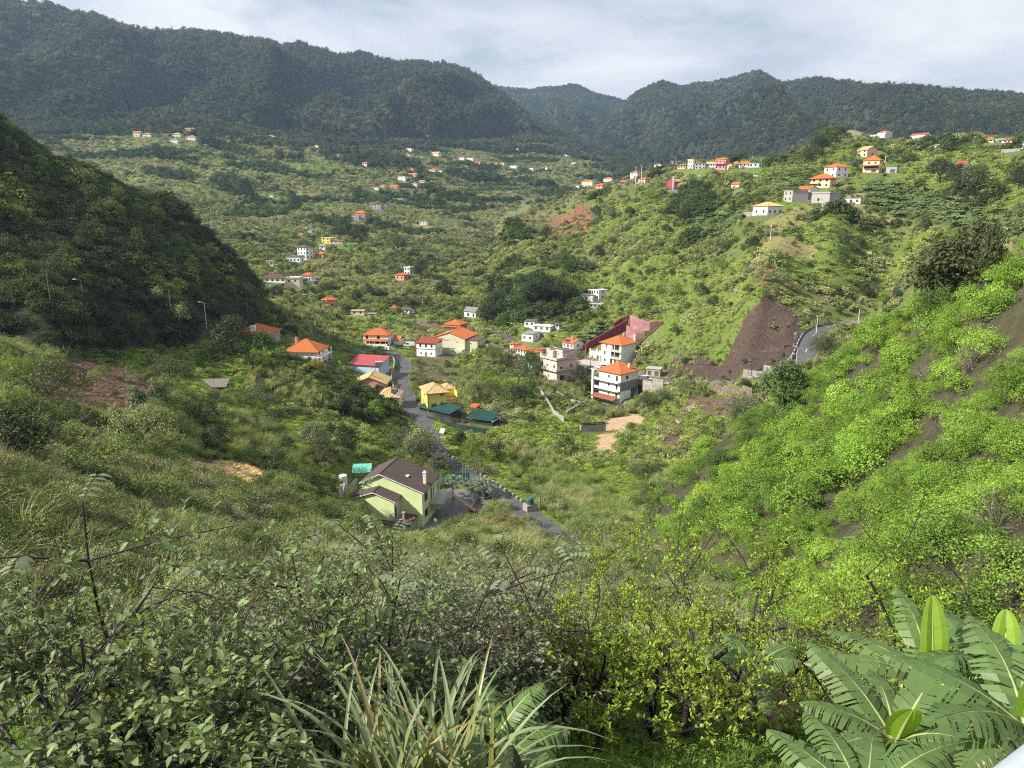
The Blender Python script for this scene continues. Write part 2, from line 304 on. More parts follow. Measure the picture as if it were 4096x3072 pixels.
# ------------------------------------------------------------------ carving: roads and level ground for the houses
PADS = []                                               # (x, y, z, half-length, half-width, yaw)
def carve_strip(P, w, blend=4.0, drop=.12):
    global Z
    P = np.array(P); x0, y0 = P[:, :2].min(0)-w-blend; x1, y1 = P[:, :2].max(0)+w+blend
    m = (GX > x0) & (GX < x1) & (GY > y0) & (GY < y1); I = np.nonzero(m)
    if len(I[0]) == 0: return
    d = np.full(len(I[0]), 1e9); zz = np.zeros(len(I[0])); gx, gy = GX[I], GY[I]
    for a, b in zip(P[:-1], P[1:]):
        ab = b[:2]-a[:2]; t = np.clip(((gx-a[0])*ab[0]+(gy-a[1])*ab[1])/max(ab@ab, 1e-9), 0, 1)
        q = np.hypot(gx-a[0]-t*ab[0], gy-a[1]-t*ab[1]); k = q < d; d[k] = q[k]; zz[k] = (a[2]+(b[2]-a[2])*t)[k]
    wgt = 1-smooth(w/2+.4, w/2+blend, d); Z[I] = Z[I]*(1-wgt)+(zz-drop)*wgt
    ROADMASK[I] |= d < w/2+.3
def carve_pad(x, y, z, hx, hy, yaw, blend=3.0):
    global Z
    c, s = math.cos(yaw), math.sin(yaw); lx = (GX-x)*c+(GY-y)*s; ly = -(GX-x)*s+(GY-y)*c
    d = np.hypot(np.maximum(np.abs(lx)-hx, 0), np.maximum(np.abs(ly)-hy, 0)); wgt = 1-smooth(.6, blend, d)
    Z[:] = Z*(1-wgt)+(z-.1)*wgt; PADMASK[:] |= d < .8
ROADMASK = np.zeros(Z.shape, bool); PADMASK = np.zeros(Z.shape, bool)
def path(pts, c='U', step=2.0, sm=9, lift=0):
    P = [spot(c, *p)[:3] for p in pts]; out = []
    for a, b in zip(P[:-1], P[1:]):
        n = max(1, int(math.dist(a[:2], b[:2])/step)); out += [[a[k]+(b[k]-a[k])*i/n for k in range(3)] for i in range(n)]
    out.append(list(P[-1])); out = np.array(out, float); k = min(sm, len(out)//2*2-1)
    if k >= 3:
        pad = np.pad(out, ((k//2, k//2), (0, 0)), 'reflect', reflect_type='odd'); out = np.stack([np.convolve(pad[:, i], np.ones(k)/k, 'valid') for i in range(3)], 1)
    out[:, 2] += lift; return out
ROADS = []
def road(name, label, pts, w, c='U', sm=9):
    P = path(pts, c, sm=sm); ROADS.append((name, label, P, w)); carve_strip(P, w, blend=w*.5+2.5)
    return P
P_LOW = road('road', 'narrow asphalt lane running past the pale green house', [(945,984),(965,996),(1000,1015),(1040,1042),(1080,1070),(1120,1097),(1170,1130),(1215,1160),(1250,1186),(1275,1205)], 3.7)
P_VAL = road('road', 'grey asphalt road curving between the pink roofed shed and yellow house', [(945,985),(934,960),(925,935),(908,905),(885,872),(868,842),(864,815),(872,792),(868,777),(850,765),(828,757),(795,755),(760,757)], 5.2)
P_EAST = road('road', 'asphalt road bending round the brown cut at the hill nose', [(1300,800),(1340,808),(1395,822),(1450,827),(1520,827),(1600,823),(1660,815),(1700,803),(1732,786),(1746,762),(1744,737),(1757,716),(1792,704),(1850,699),(1910,702)], 6.0)
P_BRIDGE = road('road', 'sloping road above the beige building near the bridge', [(1020,707),(1045,711),(1070,717),(1092,726),(1108,737)], 5)
P_STAIR = road('road', 'steep straight lane climbing beside the small pink house', [(648,617),(672,636),(695,654),(712,668)], 3)
P_MID = road('road', 'short visible bend of road on the far green slope', [(805,594),(822,588),(836,580),(850,574)], 4)
P_RIDGE = road('road', 'pale road climbing the wooded ridge past a pink house', [(762,481),(794,468),(816,458),(830,445),(843,434)], 6)
P_UP = road('road', 'short grey lane below the white houses on the right ridge', [(1806,400),(1825,392),(1841,386)], 4)
EL = Z/GR
# ------------------------------------------------------------------ what covers the land
COVER = np.zeros(Z.shape, np.int8)
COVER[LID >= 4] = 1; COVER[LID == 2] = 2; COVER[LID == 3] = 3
_f = fbm(GX/300, GY/300, 40, 4)
COVER[(LID == 0) & (GR > 1000) & (_f > .54)] = 1
COVER[(LID == 0) & (GR > 520) & (GR <= 1400) & (fbm(GX/60, GY/60, 41, 4) > .57)] = 13
COVER[(LID == 1) & (GR > 250) & (fbm(GX/26, GY/26, 42, 3) > .62)] = 13
COVER[(LID <= 1) & (GR > 110) & (GR < 560) & (fbm(GX/24, GY/24, 43, 4) > .54)] = 4
COVER[(LID == 0) & (GR >= 560) & (GR < 1250) & (fbm(GX/60, GY/30, 44, 4) > .58)] = 4
COVER[(LID == 0) & (GR > 1430)] = 1
COVER[(GR < 62) & (LID != 3)] = 14; COVER[GR < 20] = 14
def patch(code, pts, c='U'):
    P = np.array([spot(c, *p)[:2] for p in pts]); x0, y0 = P.min(0); x1, y1 = P.max(0)
    I = np.nonzero((GX > x0-1) & (GX < x1+1) & (GY > y0-1) & (GY < y1+1))
    if len(I[0]) == 0: return
    j = .02*GR[I]; gx = GX[I]+(fbm(GX[I]/6, GY[I]/6, 50, 3)-.5)*j*1.6; gy = GY[I]+(fbm(GX[I]/6, GY[I]/6, 51, 3)-.5)*j*1.6; ins = np.zeros(len(gx), bool)
    for k in range(len(P)):
        a, b = P[k], P[k-1]; t = ((a[1] > gy) != (b[1] > gy)); ins ^= t & (gx < (b[0]-a[0])*(gy-a[1])/(b[1]-a[1]+1e-12)+a[0])
    COVER[I] = np.where(ins, code, COVER[I])
GRASS, BROWN, ROCK, BANANA, REED, STRAW, PLOT, BARE, FERN, GROVE, FORE, TAN, SAND, LAWN = 4, 5, 6, 7, 8, 9, 10, 11, 12, 13, 14, 15, 16, 17
patch(GRASS, [(560,900),(700,880),(830,900),(905,930),(930,1000),(860,1000),(760,985),(640,935)])
patch(GRASS, [(1060,925),(1180,868),(1260,930),(1330,980),(1395,1050),(1360,1085),(1250,1030),(1130,975)])
patch(GRASS, [(945,955),(1050,955),(1130,1050),(1090,1060),(1010,1005)])
patch(LAWN, [(1050,1050),(1140,1065),(1290,1165),(1240,1160),(1150,1105)])
patch(LAWN, [(1020,1060),(1060,1065),(1150,1120),(1140,1130),(1060,1085)])
patch(GRASS, [(1400,700),(1480,640),(1560,600),(1640,600),(1636,640),(1600,700),(1575,760),(1500,770),(1430,745)])
patch(GRASS, [(1330,600),(1450,560),(1560,570),(1600,592),(1480,640),(1380,690),(1310,640)])
patch(GRASS, [(1650,540),(1790,520),(1880,560),(1860,640),(1760,620),(1680,600)])
patch(GRASS, [(1640,490),(1800,465),(2000,490),(2110,530),(2050,580),(1900,545),(1750,520)])
patch(GRASS, [(1400,880),(1470,860),(1560,900),(1520,965),(1400,965)])
patch(GRASS, [(1250,440),(1390,395),(1440,405),(1430,450),(1300,475)])
patch(GRASS, [(1960,330),(2150,330),(2212,360),(2212,440),(2110,420),(2000,380)])
patch(GRASS, [(380,850),(560,830),(600,860),(560,900),(430,900)])
for k in range(46):                                        # small mown terraces across the valley slopes
    u = rnd.uniform(180, 1180); v = rnd.uniform(300, 640); w = rnd.uniform(22, 60); h = rnd.uniform(5, 14)
    if u < 560-(640-v)*.6 and v > 420: continue
    patch(rnd.choice([GRASS, GRASS, GRASS, GRASS, TAN, LAWN]), [(u-w, v+rnd.uniform(-3, 3)), (u, v-h), (u+w, v+rnd.uniform(-4, 2)), (u+w*.8, v+h*.7), (u-w*.7, v+h)])
patch(TAN, [(1790,425),(1850,415),(1960,462),(1880,485),(1760,465),(1690,500),(1640,500)])
patch(TAN, [(1640,520),(1700,505),(1800,525),(1760,545),(1660,560)])
patch(TAN, [(2060,470),(2212,540),(2212,580),(2080,505)])
patch(TAN, [(1110,470),(1180,455),(1230,470),(1200,500),(1130,505)])
patch(TAN, [(1780,285),(1880,290),(1870,305),(1790,312)])
patch(FERN, [(1190,470),(1260,440),(1290,470),(1250,520),(1190,510)])
patch(FERN, [(1640,585),(1690,560),(1640,620)])
patch(BANANA, [(1880,385),(2000,405),(2100,445),(2212,490),(2212,535),(2100,505),(1950,470),(1830,435)])
patch(BANANA, [(1640,385),(1750,350),(1760,395),(1690,420),(1640,415)])
patch(BANANA, [(1480,470),(1600,440),(1630,470),(1540,520)])
patch(BANANA, [(1220,745),(1290,700),(1320,715),(1270,752)])
patch(BROWN, [(30,800),(150,762),(300,800),(352,850),(340,880),(180,900),(60,860)])
patch(BROWN, [(90,930),(190,915),(330,960),(250,985),(110,975)])
patch(ROCK, [(1640,634),(1615,680),(1588,730),(1570,768),(1450,795),(1440,816),(1560,818),(1690,803),(1738,765),(1736,700),(1690,662)])
patch(ROCK, [(1428,785),(1600,780),(1604,816),(1428,816)])
patch(ROCK, [(1760,800),(1800,790),(1800,850),(1750,880),(1730,850)])
patch(BROWN, [(1430,915),(1495,850),(1640,852),(1650,870),(1560,900),(1500,880),(1460,960),(1425,1000)])
patch(SAND, [(1300,905),(1385,885),(1395,905),(1340,935),(1300,930)]); patch(SAND, [(1285,940),(1330,935),(1340,975),(1300,985)])
patch(STRAW, [(390,985),(470,985),(560,1015),(565,1055),(500,1045),(400,1012)])
patch(REED, [(400,945),(560,930),(640,950),(810,965),(790,990),(600,1000),(430,985)])
patch(REED, [(560,650),(620,660),(730,700),(720,745),(650,735)])
patch(REED, [(1080,975),(1150,960),(1260,1040),(1380,1110),(1330,1130),(1200,1075)])
patch(REED, [(880,960),(930,955),(960,1010),(930,1050),(880,1000)])
patch(REED, [(1130,430),(1160,425),(1100,480),(1080,480)])
patch(GROVE, [(1040,690),(1070,620),(1170,600),(1240,610),(1230,680),(1120,715)])
patch(GROVE, [(700,880),(830,840),(860,900),(800,915)])
patch(TAN, [(1040,1090),(1100,1085),(1150,1130),(1110,1165),(1000,1150)])
patch(PLOT, [(880,740),(980,760),(1000,830),(900,850)])
patch(PLOT, [(880,700),(960,700),(970,722),(900,722)])
patch(BARE, [(1180,700),(1290,720),(1390,690),(1440,690),(1330,770),(1240,770)]) if False else None
# ------------------------------------------------------------------ buildings
def onplane(c, x, y, z):
    d = pdir(*at4(c, x, y), s=1.0); t = z/d[2]; return d[0]*t, d[1]*t, z
WALLC = {'white': (.80,.79,.76), 'cream': (.74,.66,.46), 'pink': (.66,.34,.29), 'palepink': (.70,.50,.44), 'yellow': (.76,.62,.13), 'grey': (.36,.36,.35), 'lime': (.66,.74,.38), 'beige': (.60,.58,.40),
         'peach': (.76,.50,.36), 'red': (.33,.06,.09), 'blue': (.48,.62,.72), 'concrete': (.38,.36,.33), 'dark': (.10,.10,.10), 'teal': (.10,.42,.36), 'salmon': (.62,.28,.22), 'rose': (.72,.27,.27), 'offwhite': (.70,.68,.62)}
ROOFC = {'orange': (.50,.15,.045), 'red': (.42,.08,.05), 'tan': (.56,.37,.17), 'brown': (.13,.08,.06), 'greyroof': (.26,.25,.24), 'rust': (.33,.12,.07), 'pinkred': (.50,.10,.11), 'yellowroof': (.60,.40,.14), 'white': (.7,.7,.68), 'green': (.06,.16,.13), 'darktile': (.085,.062,.056)}
def wallmat(n): return mat('wall_'+n, WALLC[n], .85, .07, .8, streak=.25 if n not in ('grey','concrete') else .45, bump=.1)
def roofmat(n): return mat('roof_'+n, ROOFC[n], .8, .20, 2.2, bump=.15)
M_GLASS = mat('window_glass', (.03,.035,.04), .12, .1, spec=.6); M_FRAME = mat('window_frame', (.72,.72,.70), .5); M_DARK = mat('shutter', (.03,.045,.04), .5); M_CONC = mat('concrete', (.36,.34,.31), .9, .22, 1.2, bump=.2, streak=.35)
M_SOFFIT = mat('soffit', (.62,.58,.52), .8); M_METAL = mat('galvanised_metal', (.5,.5,.5), .45, .1, metal=.6); M_WOOD = mat('weathered_wood', (.17,.125,.085), .85, .25, 6); M_RUSTY = mat('rusty_red_paint', (.25,.07,.05), .7)
M_GREENSHEET = mat('green_sheet', (.045,.13,.105), .5, .25, 1.5); M_MINT = mat('mint_sheet', (.16,.50,.36), .5, .2); M_STONE = mat('rubble_stone', (.22,.20,.18), .95, .3, 1.4, bump=.5); M_BURG = mat('burgundy_wall', (.24,.055,.065), .9, .25, .5, streak=.4, bump=.2); M_BURGP = mat('sunlit_burgundy_wall', (.40,.19,.20), .9, .2, .5, streak=.35, bump=.2)  # burgundy pair: shade and sun put into two tones of one wall
CLEAR = []                                                # x, y, radius: no plants here
class House: pass
def wallface(mb, o, u, n, L, z0, z1, ops, top=None):
    "one wall with real openings; o origin, u along, n outward; top: list of (x, z) above z1 for a gable"
    o = Vector(o); u = Vector(u); n = Vector(n); up = Vector((0,0,1)); dp = .14
    xs = sorted({0, L, *[q for op in ops for q in op[:2]]}); zs = sorted({z0, z1, *[q for op in ops for q in op[2:4]]})
    P = lambda x, z, d=0: o+u*x+up*z-n*d
    for a, b in zip(xs[:-1], xs[1:]):
        for c, d in zip(zs[:-1], zs[1:]):
            mx, mz = (a+b)/2, (c+d)/2
            if any(q[0] < mx < q[1] and q[2] < mz < q[3] for q in ops): continue
            mb.quad(P(a,c), P(b,c), P(b,d), P(a,d))
    for q in ops:
        x0, x1, c, d = q[:4]
        mb.quad(P(x0,c), P(x0,d), P(x0,d,dp), P(x0,c,dp)); mb.quad(P(x1,c,dp), P(x1,d,dp), P(x1,d), P(x1,c)); mb.quad(P(x0,d), P(x1,d), P(x1,d,dp), P(x0,d,dp)); mb.quad(P(x0,c,dp), P(x1,c,dp), P(x1,c), P(x0,c))
    if top: mb.quad(*[P(x, z) for x, z in top])
def fill_openings(h, o, u, n, ops, near):
    o = Vector(o); u = Vector(u); n = Vector(n); up = Vector((0,0,1))
    for q in ops:
        x0, x1, c, d = q[:4]; kind = q[4] if len(q) > 4 else 'window'
        P = lambda x, z, dd: o+u*x+up*z-n*dd
        m = {'window': M_GLASS, 'door': M_DARK, 'shutter': M_DARK, 'garage': M_GREENSHEET, 'brown_door': M_WOOD, 'opening': M_DARK}[kind]  # openings are closed by a dark sheet imitating the shade inside
        w = MB().quad(P(x0,c,.12), P(x1,c,.12), P(x1,d,.12), P(x0,d,.12)).build('window' if kind in ('window', 'shutter', 'opening') else 'door', m, h.root)
        if near and kind == 'window':
            f = MB(); t = .055
            def bx(a, b, e, g):
                for dd in (.10,):
                    f.quad(P(a,e,.05), P(b,e,.05), P(b,g,.05), P(a,g,.05)); f.quad(P(a,g,.05), P(b,g,.05), P(b,g,.12), P(a,g,.12)); f.quad(P(a,e,.05), P(a,g,.05), P(a,g,.12), P(a,e,.12)); f.quad(P(b,g,.05), P(b,e,.05), P(b,e,.12), P(b,g,.12)); f.quad(P(b,e,.05), P(a,e,.05), P(a,e,.12), P(b,e,.12))
            bx(x0, x1, c, c+t); bx(x0, x1, d-t, d); bx(x0, x0+t, c+t, d-t); bx(x1-t, x1, c+t, d-t); bx((x0+x1)/2-t/2, (x0+x1)/2+t/2, c+t, d-t)
            f.build('frame', M_FRAME, w)
def grid_ops(L, z0, z1, cols, rows, ww=1.0, wh=1.15, kind='window', sill=.9, doors=()):
    ops = []; fh = (z1-z0)/max(rows, 1); ww = min(ww, L/max(cols, 1)*.6); wh = min(wh, fh*.55)
    for r in range(rows):
        for c in range(cols):
            x = L*(c+.5)/cols; b = z0+fh*r+min(sill, fh*.32)
            if (c, r) in doors: ops.append((x-.5, x+.5, z0+fh*r+.02, b+wh, 'door'))
            else: ops.append((x-ww/2, x+ww/2, b, b+wh, kind))
    return ops
def plane_ribs(mb, a, b, upv, run, hipL, hipR, slope, sp=.5, hw=.11, hh=.07, rows=None):
    if rows is not None: sp, hw, hh = .62, .12, .11
    "tile ribs running up one roof plane: a..b eave, upv horizontal direction to the ridge"
    a = Vector(a); b = Vector(b); d = b-a; Le = d.length; d.normalize(); upv = Vector(upv); nrm = Vector((0,0,1)); k = max(2, int(Le/sp))
    for i in range(k):
        t = Le*(i+.5)/k; r = run
        if hipL: r = min(r, t)
        if hipR: r = min(r, Le-t)
        if r < .2: continue
        m_ = MB() if rows is not None else mb
        p = a+d*t+Vector((0,0,.012)); q = p+upv*r+Vector((0,0,slope*r)); e = d*hw; z = Vector((0,0,hh))
        m_.quad(p-e, p+z, q+z, q-e); m_.quad(p+z, p+e, q+e, q+z); m_.quad(p-e, p+e, p+z)
        if rows is not None: rows.append(m_)
def roof_hip(h, W, D, z, rm, o=.5, pitch=.5, ribs=True, x0=0, y0=0, name='roof', parent=None, caps=True):
    A, B, C_, E_ = x0-o, y0-o, x0+W+o, y0+D+o; w, d = C_-A, E_-B; hs = min(w, d)/2; rz = z+hs*pitch; t = .14
    if w >= d: R0, R1 = (A+hs, B+hs, rz), (C_-hs, B+hs, rz)
    else: R0, R1 = (A+hs, B+hs, rz), (A+hs, E_-hs, rz)
    c = [(A,B,z), (C_,B,z), (C_,E_,z), (A,E_,z)]; lo = [(x, y, z-t) for x, y, _ in c]; mb = MB()
    if w >= d: pl = [(c[0],c[1],R1,R0), (c[1],c[2],R1), (c[2],c[3],R0,R1), (c[3],c[0],R0)]
    else: pl = [(c[0],c[1],R0), (c[1],c[2],R1,R0), (c[2],c[3],R1), (c[3],c[0],R0,R1)]
    for p in pl: mb.quad(*p)
    for i in range(4): mb.quad(lo[i], lo[(i+1)%4], c[(i+1)%4], c[i])
    mb.quad(*lo[::-1])
    if ribs:
        for i, uv in enumerate(((0,1,0), (-1,0,0), (0,-1,0), (1,0,0))): plane_ribs(mb, c[i], c[(i+1)%4], uv, hs, True, True, pitch)
    if caps:
        for i in range(4): mb.bar(c[i], R0 if math.dist(c[i], R0) <= math.dist(c[i], R1)+1e-6 else R1, .13 if ribs else .1, 4)
        if math.dist(R0, R1) > .3: mb.bar(R0, R1, .15, 4)
    return mb.build(name, rm, parent or h.root)
def roof_gable(h, W, D, z, rm, o=.4, pitch=.45, axis='y', ribs=True, x0=0, y0=0, name='roof', parent=None, apex=.5, rows=False, zl=None):
    "axis: direction of the ridge"
    mb = MB(); t = .13; rr = [] if rows else None
    if axis == 'y':
        a, b = x0-o, x0+W+o; y1, y2 = y0-o*.7, y0+D+o*.7; xr = x0+W*apex; zr = z+(W*(1-apex))*pitch; za = z-o*pitch; zl = (zr-(xr-a)*((zr-z)/(W*apex)) if zl is None else zr-(xr-a)*(zr-zl)/(W*apex))
        P = lambda x, y, zz: (x, y, zz)
    else:
        a, b = y0-o, y0+D+o; y1, y2 = x0-o*.7, x0+W+o*.7; xr = y0+D*apex; zr = z+(D*(1-apex))*pitch; za = z-o*pitch; zl = zr-(xr-a)*((zr-z)/(D*apex))
        P = lambda x, y, zz: (y, x, zz)
    q = [P(a,y1,zl), P(xr,y1,zr), P(xr,y2,zr), P(a,y2,zl), P(b,y1,za), P(b,y2,za)]; s = [(v[0], v[1], v[2]-t) for v in q]
    for f in ((0,1,2,3), (1,4,5,2)):
        mb.quad(*[q[i] for i in f]); mb.quad(*[s[i] for i in f[::-1]])
    for i, j in ((0,1), (1,4), (4,5), (5,2), (2,3), (3,0)): mb.quad(s[i], s[j], q[j], q[i])
    if ribs or rows:
        ud = Vector(P(1,0,0)); plane_ribs(mb, q[0], q[3], ud, xr-a, 0, 0, (zr-zl)/(xr-a), rows=rr); plane_ribs(mb, q[4], q[5], -ud, b-xr, 0, 0, (zr-za)/(b-xr), rows=rr)
    mb.bar(q[1], q[2], .13, 4)
    ro = mb.build(name, rm, parent or h.root)
    for m_ in rr or []: m_.build('tile_row', rm, ro)
    return ro, zr
def roof_flat(h, W, D, z, rm, o=.3, x0=0, y0=0, t=.22, name='roof', par=0, parent=None):
    mb = MB().box(x0-o, y0-o, z, x0+W+o, y0+D+o, z+t)
    if par:
        for q in ((x0-o,y0-o,x0+W+o,y0-o+.15), (x0-o,y0+D+o-.15,x0+W+o,y0+D+o), (x0-o,y0-o+.15,x0-o+.15,y0+D+o-.15), (x0+W+o-.15,y0-o+.15,x0+W+o,y0+D+o-.15)): mb.box(q[0],q[1],z+t,q[2],q[3],z+t+par)
    return mb.build(name, rm, parent or h.root)
def roof_shed(h, W, D, z, rm, o=.35, rise=.9, x0=0, y0=0, axis='y', ribs=True, name='roof', parent=None):
    "one slope; rises away from the front (axis y) or to the right (axis x)"
    mb = MB(); t = .1; a, b, c, d = x0-o, y0-o, x0+W+o, y0+D+o
    q = [(a,b,z), (c,b,z+(rise if axis == 'x' else 0)), (c,d,z+rise), (a,d,z+(rise if axis == 'y' else 0))]; s = [(p[0],p[1],p[2]-t) for p in q]
    mb.quad(*q); mb.quad(*s[::-1])
    for i in range(4): mb.quad(s[i], s[(i+1)%4], q[(i+1)%4], q[i])
    if ribs:
        if axis == 'y': plane_ribs(mb, q[0], q[1], (0,1,0), d-b, 0, 0, rise/(d-b), sp=.35, hw=.1, hh=.05)
        else: plane_ribs(mb, q[0], q[3], (1,0,0), c-a, 0, 0, rise/(c-a), sp=.35, hw=.1, hh=.05)
    return mb.build(name, rm, parent or h.root)
def place(c, cx, cy, wl, wr, h, th, D=None, W=None, rmin=1.3, dz=0):
    H = House(); px, py = at4(c, cx, cy); s = CR[c][2]; x, y, z, R = cast(px, py, rmin=rmin)
    k = FPX/(y*math.cos(PITCH)-z*math.sin(PITCH)); t = math.radians(th); az = math.atan2(x, y); dep = math.atan2(-z, R)
    H.W = W or wl/s/k/math.cos(t); H.D = D or (wr/s/k/max(math.sin(t), .08) if wr else H.W*.8); H.h = h/s/k/math.cos(dep); H.k = k*s; H.R = R
    H.D = min(H.D, 26)
    H.yaw = -(t+az); X = (math.cos(H.yaw), math.sin(H.yaw)); Y = (-X[1], X[0]); H.z = z+dz
    H.o = (x-X[0]*H.W, y-X[1]*H.W, H.z); H.c = (H.o[0]+X[0]*H.W/2+Y[0]*H.D/2, H.o[1]+X[1]*H.W/2+Y[1]*H.D/2); H.px = (px, py)
    return H
def world_of(H, x, y): c, s = math.cos(H.yaw), math.sin(H.yaw); return H.o[0]+x*c-y*s, H.o[1]+x*s+y*c
def settle(H, m=1.0, pad=True):
    if pad: carve_pad(H.c[0], H.c[1], H.z, H.W/2+m, H.D/2+m, H.yaw, blend=3 if H.R < 300 else 5)
    r = math.hypot(H.W, H.D)/2; CLEAR.append((H.c[0], H.c[1], r*.92+.6)); d = math.hypot(*H.c)
    f = min(3+.012*H.R, 9); CLEAR.append((H.c[0]-H.c[0]/d*f, H.c[1]-H.c[1]/d*f, r*.72))
    if H.R > 380: CLEAR.append((H.c[0]-H.c[0]/d*(f+r*.9), H.c[1]-H.c[1]/d*(f+r*.9), r*.8)); CLEAR.append((H.c[0]-H.c[0]/d*(f+r*2), H.c[1]-H.c[1]/d*(f+r*2), r*.7))
HOUSES = []
def house(name, label, c, cx, cy, wl, wr, h, th=25, wall='white', roof='hip', rc='orange', wf=(2,1), ws=(2,1), D=None, pitch=.5, axis='x', cat='house', kindf='window', kinds='window',
          ops_f=None, ops_r=None, door=None, chimney=None, o=None, pad=True, base=2.0, band=None, rise=.8, group=None, rmin=1.3, par=0):
    H = place(c, cx, cy, wl, wr, h, th, D, rmin=rmin); near = H.R < 330; W, D, hh = H.W, H.D, H.h
    H.root = empty(name, H.o, H.yaw, label, cat, group); wm = wallmat(wall); rm = roofmat(rc) if rc in ROOFC else wallmat(rc)
    of = ops_f(W, hh) if ops_f else grid_ops(W, 0, hh, wf[0], wf[1], kind=kindf, doors=[door] if door else []); orr = ops_r(D, hh) if ops_r else grid_ops(D, 0, hh, ws[0], ws[1], kind=kinds)
    mb = MB(); ov = (.45 if near else .4) if o is None else o; tf = tr = None
    if roof == 'gable':
        if axis == 'y': tf = [(0,hh), (W,hh), (W/2,hh+W/2*pitch)]
        else: tr = [(0,hh), (D,hh), (D/2,hh+D/2*pitch)]
    if roof == 'shed': tr = [(0,hh), (D,hh), (D,hh+rise)]
    wallface(mb, (0,0,0), (1,0,0), (0,-1,0), W, -base, hh, of, tf); wallface(mb, (W,0,0), (0,1,0), (1,0,0), D, -base, hh, orr, tr)
    wallface(mb, (W,D,0), (-1,0,0), (0,1,0), W, -base, hh+(rise if roof == 'shed' else 0), [], tf and [(0,hh), (W,hh), (W/2,hh+W/2*pitch)]); wallface(mb, (0,D,0), (0,-1,0), (-1,0,0), D, -base, hh, [], tr and ([(0,hh),(D,hh),(D/2,hh+D/2*pitch)] if roof == 'gable' else [(0,hh),(D,hh),(0,hh+rise)]))
    mb.build('wall', wm, H.root); fill_openings(H, (0,0,0), (1,0,0), (0,-1,0), of, near); fill_openings(H, (W,0,0), (0,1,0), (1,0,0), orr, near)
    H.zr = hh
    if roof == 'hip': H.roof = roof_hip(H, W, D, hh+.02, rm, ov, pitch, ribs=H.R < 460); H.zr = hh+(min(W, D)/2+ov)*pitch
    elif roof == 'gable': H.roof, H.zr = roof_gable(H, W, D, hh+.06, rm, ov, pitch, axis, ribs=H.R < 460)
    elif roof == 'flat': H.roof = roof_flat(H, W, D, hh, rm, min(ov, .25), par=par)
    elif roof == 'shed': H.roof = roof_shed(H, W, D, hh+.05, rm, ov, rise, ribs=H.R < 460)
    if band: MB().box(-.03, -.03, hh*band, W+.03, D+.03, hh*band+.18).build('band', M_CONC if near else wallmat('grey'), H.root)
    if chimney: chim(H, W*chimney[0], D*chimney[1], H.zr-.6, H.zr+.7)
    settle(H, pad=pad); HOUSES.append(H); return H
def chim(H, x, y, z0, z1, w=.3, wall='offwhite', pot=True):
    mb = MB().box(x-w, y-w, z0-1.2, x+w, y+w, z1); mb.box(x-w-.08, y-w-.08, z1, x+w+.08, y+w+.08, z1+.1)
    if pot: mb.box(x-w*.6, y-w*.6, z1+.1, x+w*.6, y+w*.6, z1+.35)
    return mb.build('chimney', wallmat(wall), H.roof)
def pbox(H, name, m, *b, parent=None): return MB().box(*b).build(name, m, parent or H.root)
def railing(H, name, m, pts, z, hgt=.95, parent=None, sp=.18, r=.018):
    mb = MB()
    for a, b in zip(pts[:-1], pts[1:]):
        L = math.dist(a, b); n = max(1, int(L/sp)); mb.bar((*a, z+hgt), (*b, z+hgt), r*1.6, 4); mb.bar((*a, z+.08), (*b, z+.08), r, 4)
        for i in range(n+1): t = i/n; p = (a[0]+(b[0]-a[0])*t, a[1]+(b[1]-a[1])*t); mb.bar((*p, z), (*p, z+hgt), r, 3)
    return mb.build(name, m, parent or H.root)
def extra_block(H, x0, y0, z0, W, D, hh, wall, ops_f=(), ops_r=(), base=0, name='wing', near=True):
    mb = MB(); wallface(mb, (x0,y0,z0), (1,0,0), (0,-1,0), W, -base, hh, list(ops_f)); wallface(mb, (x0+W,y0,z0), (0,1,0), (1,0,0), D, -base, hh, list(ops_r)); wallface(mb, (x0+W,y0+D,z0), (-1,0,0), (0,1,0), W, -base, hh, []); wallface(mb, (x0,y0+D,z0), (0,-1,0), (-1,0,0), D, -base, hh, [])
    mb.quad((x0,y0,z0+hh), (x0+W,y0,z0+hh), (x0+W,y0+D,z0+hh), (x0,y0+D,z0+hh)); w = mb.build(name, wallmat(wall), H.root)
    fill_openings(H, (x0,y0,z0), (1,0,0), (0,-1,0), ops_f, near); fill_openings(H, (x0+W,y0,z0), (0,1,0), (1,0,0), ops_r, near); return w
